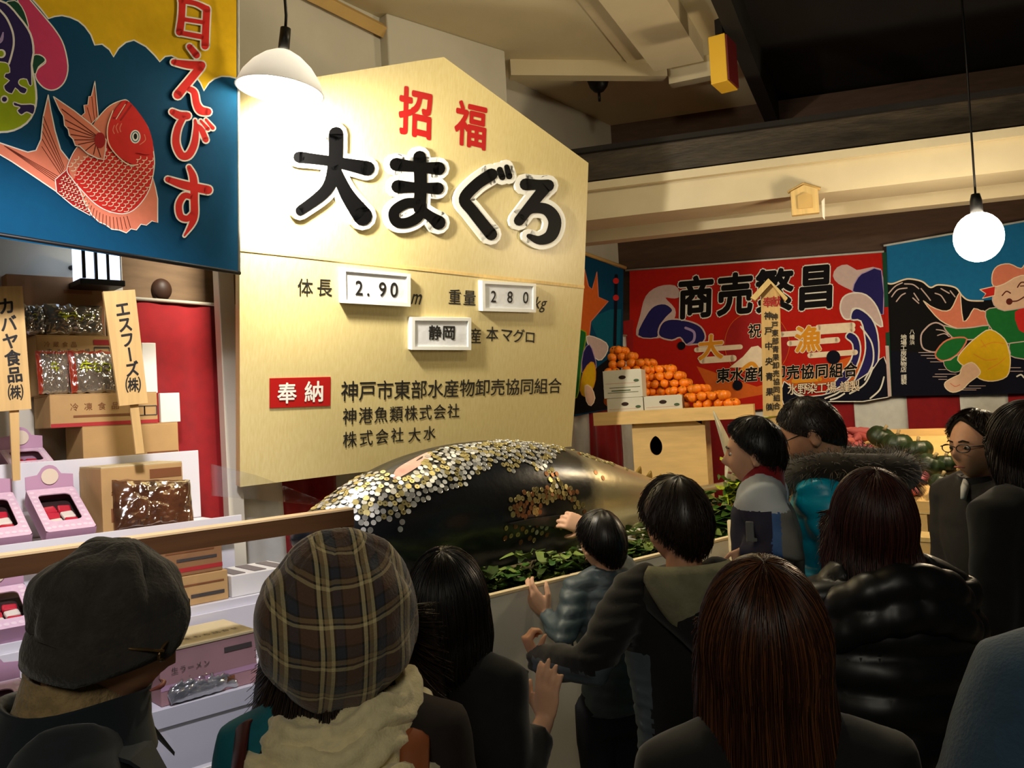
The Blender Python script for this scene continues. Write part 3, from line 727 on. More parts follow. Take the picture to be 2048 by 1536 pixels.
# sun, mist bars and mountain
p.disc(Zr((1000,690))[0], 66, C_['dred'], n=40); p.stroke(cr(Zr((1000,450),(1170,520),(1240,690),(1170,860),(1000,930),(830,860),(765,690),(830,520)),5,True), 1.2, C_['orange'], smooth=False, up=True)
for x0,x1,y,w in ((1180,1700,600,40),(1500,1590,655,30),(1240,1590,672,40),(1390,1720,760,40),(560,880,720,36),(600,830,800,48),(1450,1700,560,44)): p.stroke(Zr((x0,y+(x1-x0)*.035),(x1,y-(x1-x0)*.035)), w/3.657, C_['cream'], smooth=False)
p.up()
shape(p, Zr((800,860),(900,780),(960,710),(1010,700),(1080,760),(1180,860)), C_['cream'], None)
p.stroke(Zr((1270,960),(1460,945)), 9, C_['gold'], up=True); p.stroke(Zr((860,910),(960,830),(1010,880)), 8, C_['gold'], up=True)
def far_text(p, z, items, m, mo, bold, obold, w, slope=-0.085):
    for mm, bd in ((mo, obold), (m, bold)):
        if mm is None: continue
        for ch, x, y, h in items:
            c = z((x,y))[0]; p.char(ch, c, h/z.sc, mm, Vector((1,slope)).normalized(), (0.02,-1), w, bd)
        p.up()
Zr.sc = 3.657
def far_big(p, z, items, m, mo):
    far_text(p, z, items, m, mo, 0.035, 0.062, 0.86)
far_big(p, Zr, [('商',555,345,318),('売',842,322,318),('繁',1130,298,330),('昌',1432,268,340)], C_['black'], Wt)
far_text(p, Zr, [('祝',985,590,110)], C_['black'], C_['cream'], 0.02, 0.06, 0.9)
far_text(p, Zr, [('大',665,710,190),('漁',1375,650,200)], C_['gold'], C_['cream'], 0.03, 0.06, 1.0)
far_text(p, Zr, [(c,x,918-(x-740)*.045,112) for c, x in zip('東水産物卸売協同組合', (755,855,960,1060,1160,1265,1370,1475,1580,1685))], C_['black'], C_['cream'], 0.03, 0.055, 0.92)
far_text(p, Zr, [(c,x,1018-(x-1260)*.05,86) for c, x in zip('水野染工場', (1262,1335,1405,1475,1545))]+[('謹',1645,1000,86),('製',1715,994,86)], C_['cream'], C_['ink'], 0.012, 0.045, 0.9)
for x, y, r in ((1560,785,14),(860,990,10),(450,700,8)): p.disc(Zr((x,y))[0], r, C_['ink'])
p.mb.build('cloth', rb)
def banner_rope(p, pts, root):
    MB().tube([p.P(x,y,18) for x, y in pts], 0.008, m_white).build('rope', root)
banner_rope(p, Zr((40,150),(1930,12)), rb)
mb = MB()
p2 = farprint(0.14); p2.poly(Zr((1918,20),(1948,16),(1990,1072),(1962,1076)), C_['green']); p2.poly(Zr((1932,420),(1962,416),(1968,600),(1938,604)), C_['flame']); p2.poly(Zr((1940,700),(1966,700),(1986,1070),(1960,1074)), C_['mist'])
p2.mb.build('border_strip', rb)

Zk = ZA(4.267,1760,460); Zk.sc = 4.267
kb = thing('fisherman_banner', 'dark blue banner with a laughing fisherman and mountains by the bare lamp', 'banner', (WR_P+WR_D*3.2+WR_N*.13))
p = farprint(0.125)
p.poly(Zk((55,130),(1500,-120),(1500,1390),(90,1420)), C_['sky'])
p.poly(Zk((60,455),(100,460),(200,425),(260,415),(360,440),(430,490),(500,470),(640,490),(700,550),(760,600),(880,600),(1500,560),(1500,1390),(90,1420)), C_['black'])
p.stroke(Zk((60,455),(110,458),(200,425),(260,418),(360,440),(430,490),(500,468),(640,490),(700,560),(760,600),(880,605)), 3, C_['cream'], up=True)
for a in (((75,540),(130,480),(190,450)),((100,570),(150,510),(230,495)),((140,610),(180,560),(215,540)),((290,540),(330,600)),((350,500),(400,560),(430,600)),((470,540),(520,560),(560,620)),((280,580),(330,625)),((210,460),(280,465),(330,500)),((600,520),(640,570)),((520,500),(590,540))): p.stroke(Zk(*a), 2.4, C_['mist'])
p.up()
p.poly(Zk((80,1030),(500,1060),(1500,1000),(1500,1390),(90,1420)), C_['ink'])
for y, x0, x1 in ((1045,330,520),(1070,350,520),(1095,400,540),(1125,430,560),(1190,500,560),(1230,470,650),(1252,450,570),(1275,500,570),(1330,760,900),(1350,700,860),(1365,690,820),(1175,1110,1200),(1205,1110,1220)): p.stroke(Zk((x0,y),(x1,y)), 1.2, C_['mist'], smooth=False)
p.up()
shape(p, Zk((360,1000),(350,900),(390,840),(440,800),(500,795),(580,850),(610,920),(570,1000),(480,1040),(420,1035)), C_['black'], C_['mist'], 3, 3)
p.stroke(Zk((480,850),(540,860),(580,890)), 2, C_['mist']); p.stroke(Zk((490,900),(550,885),(590,910)), 2, C_['mist'], up=True)
shape(p, Zk((370,605),(430,650),(530,690),(600,680),(640,610),(680,530),(690,620),(710,780),(760,740),(800,670),(860,690),(900,700),(930,800),(850,850),(700,850),(560,800),(470,730)), C_['salmon'], C_['cream'], 2, 2)
shape(p, Zk((540,815),(650,840),(800,830),(930,815),(900,900),(800,935),(650,930),(590,890)), C_['leaf'], C_['mist'], 2.4, 2)
shape(p, Zk((470,1060),(540,960),(640,920),(740,930),(680,1040),(600,1100),(520,1115)), C_['leaf'], C_['salmon'], 3, 3)
shape(p, Zk((540,1120),(600,1110),(680,1060),(700,1180),(640,1215),(570,1190)), C_['leaf'], C_['mist'], 1.5, 2)
# the fisherman: cap, face, green robe, yellow trousers
shape(p, Zk((900,690),(1000,660),(1260,640),(1500,620),(1500,960),(1250,960),(1090,970),(1000,900),(920,800)), C_['leaf'], C_['mist'], 2, 2)
shape(p, Zk((1150,700),(1260,660),(1500,640),(1500,900),(1230,880),(1170,820)), C_['red'], None, smooth=2)
shape(p, Zk((660,1110),(720,1010),(830,910),(940,850),(1060,930),(1100,1040),(1110,1140),(1080,1250),(960,1290),(850,1270),(760,1190)), C_['yellow'], C_['cream'], 2, 3)
for q in (((860,1000),(960,960),(1060,970)),((800,1060),(900,1110),(1000,1100)),((920,1190),(1010,1140),(1070,1090)),((860,940),(900,1000))): p.stroke(Zk(*q), 2, C_['gold'])
p.up()
shape(p, Zk((700,1170),(780,1130),(840,1180),(850,1230),(760,1300),(700,1360),(620,1385),(560,1350),(555,1300),(640,1250),(680,1230)), C_['skin'], C_['cream'], 2, 3)
p.stroke(Zk((600,1310),(640,1335),(680,1320)), 1.6, C_['salmon'], up=True)
shape(p, Zk((1100,980),(1160,960),(1500,940),(1500,1120),(1150,1090),(1110,1050)), C_['leaf'], C_['mist'], 2, 2)
shape(p, Zk((960,560),(1000,470),(1120,410),(1260,370),(1500,330),(1500,640),(1240,660),(1060,690),(970,640)), C_['skin'], C_['mist'], 2, 2)
shape(p, Zk((965,480),(955,380),(1000,310),(1100,290),(1200,330),(1260,280),(1500,250),(1500,370),(1200,390),(1060,460)), C_['salmon'], C_['cream'], 2, 3)
shape(p, Zk((850,510),(980,480),(975,560),(870,585),(900,545)), C_['red'], C_['cream'], 2)
p.stroke(Zk((1040,560),(1075,525),(1110,540)), 2.6, C_['brown']); p.stroke(Zk((1170,490),(1200,450),(1240,450)), 2.6, C_['brown']); p.stroke(Zk((1120,610),(1170,605),(1230,570)), 2.6, C_['brown']); p.stroke(Zk((1195,480),(1230,478)), 2, C_['brown'], up=True)
p.disc(Zk((1100,612))[0], 6.5, C_['brown'])
for i, c in enumerate('八幡浜'): p.char(c, Zk((272,868+i*46))[0], 10.5, C_['white'], (1,-.03), (0,-1), 1.0, 0.01)
for i, c in enumerate('地場工房染物店'): p.char(c, Zk((200,915+i*46))[0], 11.5, C_['white'], (1,-.03), (0,-1), 1.1, 0.015)
for i, c in enumerate('謹製'): p.char(c, Zk((202,1255+i*42))[0], 11, C_['white'], (1,-.03), (0,-1), 1.1, 0.015)
p.stroke(Zk((1165,1250),(1200,1235),(1225,1260)), 3, C_['white'], up=True)
p.mb.build('cloth', kb); banner_rope(p, Zk((30,135),(1600,-140)), kb)

Zc = ZA(3.267,1120,490)
cb = thing('corner_banner', 'blue banner with an orange fish tail in the corner beside the big sign', 'banner', onp(1200,700,WL_P+WL_N*.12,WL_N))
p = Print(WL_P+WL_N*.14, WL_N, eps=0.0003)
p.poly(Zc((-60,10),(150,62),(415,160),(410,700),(380,1060),(90,1120),(-60,1120)), C_['blue'])
p.poly(Zc((190,480),(330,420),(400,420),(390,700),(250,620)), C_['teal'])
p.poly(Zc((-60,880),(130,960),(240,800),(400,680),(390,1060),(80,1110),(-60,1110)), C_['black'])
shape(p, Zc((100,180),(160,160),(185,270),(210,290),(240,175),(250,340),(315,368),(260,430),(200,500),(190,590),(150,600),(100,600)), C_['orange'], C_['salmon'], 2)
shape(p, Zc((60,560),(150,560),(170,600),(140,760),(120,960),(90,1000),(40,900)), C_['leaf'], C_['lime'], 2, 2)
shape(p, Zc((170,600),(220,600),(300,640),(310,690),(270,750),(230,740),(190,670)), C_['mist'], C_['white'], 2, 2)
shape(p, Zc((150,700),(190,650),(220,720),(235,800),(190,850),(140,830)), C_['navy'], C_['lilac'], 1.5, 2)
shape(p, Zc((200,765),(225,790),(228,880),(200,960),(160,990),(130,950),(150,830)), C_['yellow'], C_['gold'], 2, 2)
shape(p, Zc((160,920),(200,930),(225,1000),(200,1050),(170,1020)), C_['skin'], C_['cream'], 2, 2)
p.stroke(Zc((365,200),(362,360),(355,650)), 6, C_['ink'], up=True)
for i in range(2): p.disc(Zc((362,235+i*110))[0], 6, C_['red'])
p.mb.build('cloth', cb)
MB().tube([p.P(*q, 30) for q in Zc((-60,2),(150,55),(420,150))], 0.016, m_trim).build('rod', cb)

# ================================================================== UPRIGHT NAME BOARDS ON STICKS
m_stick = mat('raw_cedar', (214,176,112), 0.6, var=0.12, scale=6, stretch=(8,8,0.5))
def stickboard(name, label, corn, stick, dep, t, texts, zfoot=None):
    """corn: board corners sighted at depth dep; faces the aisle"""
    c0 = at(sum(a for a,_ in corn)/4, sum(b for _,b in corn)/4, dep); n = (CAM-c0); n.z = 0; n.normalize()
    n = (n*0.5 + Vector((0.2,-1,0)).normalized()*0.5).normalized()
    P3 = [onp(x,y,c0,n) for x, y in corn]
    s0 = [onp(x,y,c0-n*t,n) for x, y in stick]
    base = (s0[2]+s0[3])/2
    root = thing(name, label, 'sign', base)
    bmb = slabpoly(P3, n, t, m_stick)
    slabpoly([s0[0]+(s0[0]-s0[3])*.6, s0[1]+(s0[1]-s0[2])*.6, s0[2], s0[3]], n, 0.012, m_stick).build('stick', root)
    p = Print(c0, n, bmb, eps=0.001); p.up()
    for (s, a, b, h0, h1, m, w, bd) in texts:
        up = Vector((a[0]-b[0], a[1]-b[1])).normalized() if len(s) > 1 else Vector((0,-1))
        p.text(s, a, b, h0, h1, m, right=(-up.y*1.0, up.x*1.0), upv=up, w=w, bold=bd)
    bmb.build('board', root); return root, c0, n

ZQ = ZA(5.12,0,530)
stickboard('name_board', 'wooden name board with brush katakana on a stick above the pink boxes',
  [(-16,573),(45,572),(63,818),(-2,823)], [(19,823),(38,821),(41,960),(26,962)], 2.98, 0.012,
  [('カバヤ食品', (13,612), (29,749), 35, 33, m_ink, 1.0, 0.028), ('㈱', (31,784), (31,784), 34, 34, m_ink, 0.95, 0.012)])
stickboard('name_board', 'upright wooden name board on a stick standing behind the cardboard box, leaning slightly',
  [(206,583),(270,579),(296,806),(239,812)], [(260,812),(277,810),(289,906),(272,908)], 3.05, 0.016,
  [('エスフーズ', (245,618), (264,738), 34, 32, m_ink, 0.9, 0.03), ('㈱', (266,769), (266,769), 34, 34, m_ink, 0.95, 0.012)])
# gabled pole board among the produce
Zr5 = ZA(3.657,1240,500)
c0 = at(1545,700,5.15); n = (CAM-c0); n.z = 0; n.normalize()
gb = thing('gabled_name_board', 'tall gabled wooden name board with two columns of writing beside the oranges', 'sign', Vector((c0.x,c0.y,0)))
def g3(pts, o=0): return [onp(x,y,c0,n)+n*o for x, y in pts]
gmb = slabpoly(g3(Zr5((1030,330),(1105,255),(1168,312),(1193,1212),(1046,1216))), n, 0.022, m_stick)
p = Print(c0, n, gmb, eps=0.0012); p.up()
R5 = (1,-.035)
for (t, a, b, h0, m) in (('奉', (1080,382), (1080,382), 80, m_vred), ('献', (1140,376), (1140,376), 80, m_vred),
        ('神戸中央青果㈱', (1082,480), (1096,1148), 62, m_ink), ('神戸東部青果卸売協同組合', (1130,488), (1147,1140), 54, m_ink)):
    a = Zr5(a)[0]; b = Zr5(b)[0]
    p.text(t, a, b, h0/3.657, h0/3.657, m, right=R5, upv=(0,-1), w=0.95, bold=0.02)
gmb.build('board', gb)
for q in (((955,352),(1085,212),(1105,248),(990,372)), ((1085,212),(1225,352),(1205,372),(1105,250))):
    slabpoly(g3(Zr5(*q), .03), n, 0.075, m_pine).build('eave', gb)
q = g3(Zr5((1085,1180),(1150,1180)), -.022); 
w_ = q[1]-q[0]; q = [q[0], q[1], Vector((q[1].x,q[1].y,0)), Vector((q[0].x,q[0].y,0))]
slabpoly(q, n, 0.03, m_stick).build('post', gb)

# ================================================================== THE TROUGH AND THE TUNA
m_lam = mat('white_laminate', (226,222,208), 0.5, var=0.03, scale=5)
m_edge = mat('pale_wood_edge', (236,214,170), 0.5, var=0.06, scale=8)
TX0, TX1, TZ = 1.56, 4.46, 1.078
tr = thing('display_trough', 'long white panelled trough holding the giant tuna on greens', 'display table', ((TX0+TX1)/2,.5,0))
for nm, c, sz in (('front_panel', ((TX0+TX1)/2,.0125,TZ/2), (TX1-TX0,.025,TZ-.012)), ('back_panel', ((TX0+TX1)/2,1.0,TZ/2), (TX1-TX0,.025,TZ-.012)),
                  ('side_panel', (TX0+.012,.506,TZ/2), (.024,.962,TZ-.012)), ('side_panel', (TX1-.012,.506,TZ/2), (.024,.962,TZ-.012))):
    MB().box(c, sz, m_lam).build(nm, tr)
for c, sz in ((((TX0+TX1)/2,.012,TZ-.003), (TX1-TX0,.03,.012)), (((TX0+TX1)/2,1.0,TZ-.003), (TX1-TX0,.03,.012))):
    MB().box(c, sz, m_edge, bev=.002).build('rim', tr)
MB().box(((TX0+TX1)/2,.506,.98), (TX1-TX0-.05,.96,.03), m_lam).build('bed', tr)

def interp(x, tab):
    for (a, va), (b, vb) in zip(tab, tab[1:]):
        if x <= b: k = (x-a)/(b-a); k = k*k*(3-2*k) if False else k; return va+(vb-va)*k
    return tab[-1][1]
TOP = [(1.575,1.322),(1.60,1.358),(1.63,1.384),(1.67,1.412),(1.84,1.497),(2.0,1.555),(2.16,1.594),(2.345,1.617),(2.57,1.62),(2.82,1.595),(3.1,1.535),(3.45,1.425),(3.7,1.34),(3.95,1.285),(4.15,1.262),(4.42,1.262)]
BOT = [(1.575,1.31),(1.60,1.268),(1.63,1.238),(1.67,1.21),(1.84,1.13),(2.0,1.08),(2.2,1.062),(2.6,1.055),(3.1,1.07),(3.45,1.105),(3.7,1.15),(3.95,1.19),(4.15,1.215),(4.42,1.22)]
WID = [(1.575,.008),(1.60,.05),(1.63,.08),(1.67,.108),(1.84,.175),(2.0,.205),(2.2,.225),(2.6,.235),(3.1,.205),(3.45,.15),(3.7,.10),(3.95,.055),(4.15,.035),(4.42,.028)]
def spline_tab(tab):
    C = cr([(x,v) for x, v in tab], 8); return [(p.x,p.y) for p in C]
TOP, BOT, WID = map(spline_tab, (TOP, BOT, WID))
YC = 0.52
m_tuna = bpy.data.materials.new('wet_tuna_skin'); m_tuna.use_nodes = True
nt = m_tuna.node_tree; b = nt.nodes['Principled BSDF']
tc = nt.nodes.new('ShaderNodeTexCoord'); sx = nt.nodes.new('ShaderNodeSeparateXYZ'); nt.links.new(tc.outputs['Object'], sx.inputs[0])
nz = nt.nodes.new('ShaderNodeTexNoise'); nz.inputs['Scale'].default_value = 4; nz.inputs['Detail'].default_value = 6; nt.links.new(tc.outputs['Object'], nz.inputs['Vector'])
ma = nt.nodes.new('ShaderNodeMath'); ma.operation = 'MULTIPLY_ADD'; ma.inputs[1].default_value = 0.5; nt.links.new(nz.outputs[0], ma.inputs[0]); nt.links.new(sx.outputs[0], ma.inputs[2])
rp = nt.nodes.new('ShaderNodeValToRGB'); mr = nt.nodes.new('ShaderNodeMapRange'); mr.inputs[1].default_value = 0.0; mr.inputs[2].default_value = 1.05
nt.links.new(ma.outputs[0], mr.inputs[0]); nt.links.new(mr.outputs[0], rp.inputs[0])
e = rp.color_ramp.elements; e[0].position = 0.28; e[0].color = (*lin((15,18,24)),1); e[1].position = 0.62; e[1].color = (*lin((206,194,156)),1)
x_ = e.new(0.45); x_.color = (*lin((52,50,42)),1)
nt.links.new(rp.outputs[0], b.inputs['Base Color']); mt_ = nt.nodes.new('ShaderNodeMapRange'); mt_.inputs[1].default_value = .35; mt_.inputs[2].default_value = .65; mt_.inputs[4].default_value = .7; nt.links.new(mr.outputs[0], mt_.inputs[0]); nt.links.new(mt_.outputs[0], b.inputs['Metallic']); b.inputs['Roughness'].default_value = 0.3; b.inputs['Specular IOR Level'].default_value = 0.55
b.inputs['Coat Weight'].default_value = 0.25; b.inputs['Coat Roughness'].default_value = 0.2
n2 = nt.nodes.new('ShaderNodeTexNoise'); n2.inputs['Scale'].default_value = 30; n2.inputs['Detail'].default_value = 3; nt.links.new(tc.outputs['Object'], n2.inputs['Vector'])
bp = nt.nodes.new('ShaderNodeBump'); bp.inputs['Strength'].default_value = 0.12; bp.inputs['Distance'].default_value = 0.01; nt.links.new(n2.outputs[0], bp.inputs['Height']); nt.links.new(bp.outputs[0], b.inputs['Normal'])
def tuna_ring(x, n=56):
    t, bt, w = interp(x,TOP), interp(x,BOT), interp(x,WID); zc = bt+(t-bt)*.5; h = (t-bt)/2; R = []
    for k in range(n):
        a = 2*PI*k/n; c, s_ = math.cos(a), math.sin(a)
        R.append((x, YC+w*math.copysign(abs(c)**.9, c), zc+h*math.copysign(abs(s_)**.95, s_)))
    return R
tn = thing('giant_tuna', 'giant black bluefin tuna lying in the white trough, its back crusted with coins', 'fish', (2.7,YC,1.05))
body = MB().loft([tuna_ring(1.575+2.845*(i/100)**1.25) for i in range(101)], m_tuna)
tb = body.build('body', tn)
def blade(pts, yo, t, m, name, lab=None):
    """fin plate traced in x,z at y=yo with a thick root and a thin edge"""
    C = [tuple(p) for p in cr(pts, 4, True)]; cx = sum(p[0] for p in C)/len(C); cz = sum(p[1] for p in C)/len(C)
    V = []; n = len(C)
    for sgn_ in (1,-1):
        V += [(x,yo+sgn_*.0015,z) for x, z in C]+[(cx+(x-cx)*.5,yo+sgn_*t,cz+(z-cz)*.5) for x, z in C]+[(cx,yo+sgn_*t,cz)]
    F = []; k = 2*n+1
    for i in range(n):
        j = (i+1)%n
        F += [(i,j,n+j,n+i),(n+i,n+j,2*n)]; F += [(k+j,k+i,k+n+i,k+n+j),(k+n+j,k+n+i,k+2*n)]; F.append((j,i,k+i,k+j))
    o = MB().add(V, F, m, True).build(name, tn)
    if lab: o['label'] = lab
    return o
m_fin = mat('tuna_fin', (44,42,40), 0.4, spec=.5)
m_tail = mat('pale_tail_fin', (186,178,150), 0.45, var=.15, scale=12, stretch=(6,1,1), spec=.5)
blade([(4.38,1.24),(4.40,1.36),(4.36,1.5),(4.30,1.685),(4.45,1.5),(4.53,1.36),(4.53,1.24)], YC, .012, m_tail, 'tail_fin', 'pale upright upper lobe of the tail fin')
blade([(4.38,1.25),(4.36,1.19),(4.34,1.13),(4.32,1.08),(4.42,1.12),(4.53,1.18),(4.54,1.25)], YC, .012, m_tail, 'tail_fin', 'lower lobe of the tail fin')
for i in range(6):
    x = 3.56+i*.085; z = interp(x,TOP); blade([(x,z-.01),(x+.05,z+.03),(x+.055,z-.015)], YC, .005, mat('finlet_yellow',(150,120,50),.4), 'finlet')
# pectoral fin lying along the flank and the lateral crease
def flank(px, py, lift=0.0):
    d = ray(px,py); o_ = CAM
    h, loc, nor, _ = tb.ray_cast(tb.matrix_world.inverted() @ o_, d)
    return None if not h else (tb.matrix_world @ loc + nor*lift, nor)
bpy.context.view_layer.update()
pts_t = [(1015,1046),(1060,1036),(1110,1030),(1160,1030)]; pts_b = [(1015,1047),(1065,1050),(1110,1052),(1165,1050)]
R0 = []
for (a, b_) in zip(pts_t, pts_b):
    A, B = flank(*a, .004), flank(*b_, .004)
    if A and B: R0.append((A[0], B[0], A[1]))
mb = MB(); rings = [[a, b_, b_+n_*.016, a+n_*.016] for a, b_, n_ in R0]; mb.loft(rings, m_fin, smooth=False); mb.build('pectoral_fin', tn)
# bare pink skin behind the gill
pk = [(792,940),(815,925),(840,912),(858,905),(862,913),(845,928),(822,943),(800,955),(786,958)]
V = []; G = [flank(x,y,.0025) for x, y in cr(pk, 3, True)]
cen = flank(822,932,.003)
if all(G) and cen:
    V = [g[0] for g in G]+[cen[0]]; k = len(G)
    MB().add(V, [(i,(i+1)%k,k) for i in range(k)], mat('pink_flesh', (222,168,152), .35, var=.2, scale=25, spec=.6), True).build('bare_flesh', tn)

# ---- coins pressed onto the wet skin
m_c5 = mat('brass_coin', (186,172,116), 0.38, metal=0.75, var=.15, scale=40)
m_c10 = mat('bronze_coin', (150,104,66), 0.4, metal=0.7, var=.25, scale=40)
m_c100 = mat('nickel_coin', (205,205,200), 0.34, metal=0.75, var=.1, scale=40)
m_c1 = mat('aluminium_coin', (226,226,222), 0.45, metal=0.6)
def coin_mesh(name, r, t, m, hole=0.0):
    mb = MB(); n = 20
    prof = [(hole,t),(r*.86,t),(r*.9,t*1.35),(r*.98,t*1.3),(r,t*.8),(r,0),(hole,0)]
    V = [(rr*math.cos(2*PI*k/n), rr*math.sin(2*PI*k/n), z) for rr, z in prof for k in range(n)]; F = []
    for i in range(len(prof)-1):
        for k in range(n): a = i*n+k; b_ = i*n+(k+1)%n; F.append((a,b_,b_+n,a+n))
    if hole:
        for k in range(n): a = k; b_ = (k+1)%n; c_ = (len(prof)-1)*n; F.append((c_+k,c_+(k+1)%n,b_,a))
    else: F.append(tuple(range(n-1,-1,-1))[::-1]); 
    mb.add(V, F, m, False); me = bpy.data.meshes.new(name); me.from_pydata(mb.v, [], mb.f); me.materials.append(m); me.update(); return me
KIND = [('brass', coin_mesh('coin_brass', .0110, .0015, m_c5, .0026)), ('bronze', coin_mesh('coin_bronze', .01175, .0015, m_c10)),
        ('nickel', coin_mesh('coin_nickel', .0113, .0017, m_c100)), ('pale', coin_mesh('coin_pale', .0102, .0015, m_c1)), ('large', coin_mesh('coin_large', .0132, .0018, m_c100)), ('largeb', coin_mesh('coin_large_brass', .0132, .0018, m_c5))]
Z5 = ZA(5.689,600,860); Z6 = ZA(5.689,940,860)
AREAS = [ # outline in the photograph, tries, minimum distance, kinds
 (Z5((130,905),(430,680),(700,500),(960,475),(1040,520),(1200,560),(1330,480),(1480,250),(1700,190),(2048,150),(2048,470),(1960,560),(1880,620),(1700,680),(1560,700),(1440,790),(1280,860),(1240,940),(1000,1020),(900,1050),(820,1090),(660,1090),(615,900)), 12000, .0188, (0,2,2,3,4,5,0,2,3)),
 (Z5((690,1060),(830,1060),(830,1220),(740,1220)), 60, .023, (3,2)), (Z5((1080,990),(1170,990),(1170,1210),(1090,1210)), 40, .027, (2,3)),
 (Z6((0,170),(350,110),(640,110),(900,150),(1100,210),(1000,260),(930,340),(880,400),(780,460),(640,370),(560,400),(480,480),(400,450),(330,360),(150,470),(0,560)), 7000, .0188, (0,0,2,4,5,2,2)),
 (Z6((840,440),(930,430),(1030,560),(1060,660),(960,680),(870,540)), 300, .021, (5,0,1,2)),
 (Z6((640,690),(900,650),(1100,640),(1220,700),(1180,800),(1050,780),(900,800),(820,860),(790,960),(600,990),(450,960),(450,800),(540,740)), 2600, .0185, (1,1,1,0,5)),
 (Z6((1120,780),(1230,800),(1330,900),(1300,960),(1200,900)), 120, .022, (1,0,5)),
 (Z6((350,1120),(700,1060),(1000,1080),(1100,1120),(900,1200),(600,1290),(380,1240)), 260, .030, (1,0,0,2)),
 (Z6((1150,215),(1450,300),(1800,430),(1780,450),(1400,330),(1140,250)), 130, .02, (0,5,1)), (Z6((1400,470),(1600,560),(1560,610),(1400,520)), 8, .05, (1,))]
allp = []; coins = []
for poly, tries, md, kinds in AREAS:
    xs = [q[0] for q in poly]; ys = [q[1] for q in poly]
    for _ in range(tries):
        x = random.uniform(min(xs),max(xs)); y = random.uniform(min(ys),max(ys))
        if not inside((x,y), poly): continue
        h = flank(x,y)
        if not h or h[1].dot(ray(x,y)) > -0.02: continue
        P_, N_ = h
        if any((P_-q).length_squared < md*md for q in allp): continue
        allp.append(P_); coins.append((P_, N_, random.choice(kinds)))
print('coins', len(coins))
coins.sort(key=lambda c: -c[1].dot((CAM-c[0]).normalized())/(CAM-c[0]).length)
def coin_mx(P_, N_):
    n_ = (N_+Vector((random.gauss(0,.07),random.gauss(0,.07),random.gauss(0,.07)))).normalized()
    return Matrix.Translation(P_+N_*.0012) @ n_.to_track_quat('Z','Y').to_matrix().to_4x4() @ Matrix.Rotation(random.uniform(0,6),4,'Z')
CL = {'brass':'yellow brass coin with a hole stuck to the tuna','bronze':'brown bronze coin stuck to the tuna','nickel':'silvery nickel coin stuck to the tuna','pale':'small pale aluminium coin stuck to the tuna','large':'large silvery coin stuck to the tuna','largeb':'large yellow coin stuck to the tuna'}
for P_, N_, k in coins[:300]:
    o = bpy.data.objects.new('coin', KIND[k][1]); COL.objects.link(o); o.matrix_world = coin_mx(P_, N_)
    tag(o, CL[KIND[k][0]], 'coin', 'coins stuck to the tuna')
V = []; F = []; mi = []; SM = [m_c5, m_c10, m_c100, m_c1, m_c100, m_c5]
rest = MB()
for P_, N_, k in coins[300:]:
    M = coin_mx(P_, N_); me = KIND[k][1]
    rest.add([M @ v.co for v in me.vertices], [tuple(p.vertices) for p in me.polygons], SM[k])
if rest.v: tag(rest.build('coin_scatter'), 'further coins crowding the back of the tuna edge on', 'coins', kind='stuff')

# ---- greens around the fish
m_g1 = mat('fresh_green_leaf', (54,90,22), 0.5, var=.35, scale=14, spec=.5); m_g2 = mat('pale_green_leaf', (120,138,66), 0.5, var=.3, scale=14); m_g3 = mat('seaweed_green', (46,64,20), 0.35, var=.4, scale=18, spec=.6)
def leafy(name, label, cat, spots, n, ms, size=(.05,.10), kind=None, lift=.04):
    mb = MB()
    for _ in range(n):
        c, sp_ = random.choice(spots)
        p0 = Vector(c)+Vector((random.gauss(0,sp_[0]),random.gauss(0,sp_[1]),abs(random.gauss(0,sp_[2]))))
        a = random.uniform(0,2*PI); L = random.uniform(*size); w = L*random.uniform(.18,.4); d = Vector((math.cos(a),math.sin(a),random.uniform(-.1,.7))); d.normalize()
        s_ = d.cross(Vector((0,0,1))).normalized(); u_ = s_.cross(d)
        rows = []
        for i in range(5):
            k = i/4; q = p0+d*L*k+u_*(-.35*L*k*k)+Vector((0,0,.008*math.sin(k*9+a))); ww = w*math.sin(PI*(.12+.83*k))
            if q.y-ww < .035: q = Vector((q.x, .035+ww, q.z))
            rows.append([q-s_*ww+u_*.3*ww, q, q+s_*ww+u_*.3*ww])
        mb.loft(rows, random.choice(ms), closed=False)
    o = mb.build(name, origin=Vector(spots[0][0])); return tag(o, label, cat, kind=kind)
sp_ = [((2.0+i*.17,.13,1.0),(.06,.045,.055)) for i in range(8)]
leafy('seaweed_bed', 'wet green seaweed and leaves under the tuna along the trough rim', 'greens', sp_, 900, [m_g3,m_g3,m_g1,m_g2], (.05,.12), 'stuff')
sp_ = [((2.0+i*.3,.6,1.0),(.1,.2,.02)) for i in range(8)]
leafy('leaf_litter', 'leaves covering the rest of the trough bed', 'greens', sp_, 220, [m_g3,m_g1], (.06,.12), 'stuff')
c1 = at(1440,1005,4.85); c1.z = 1.12
leafy('leaf_bunch', 'bright green leafy bunch at the tail of the tuna', 'leaves', [((c1.x,c1.y,1.02),(.07,.05,.06)),((c1.x+.06,c1.y-.03,1.02),(.05,.05,.08))], 160, [m_g1,m_g1,m_g2], (.08,.15))

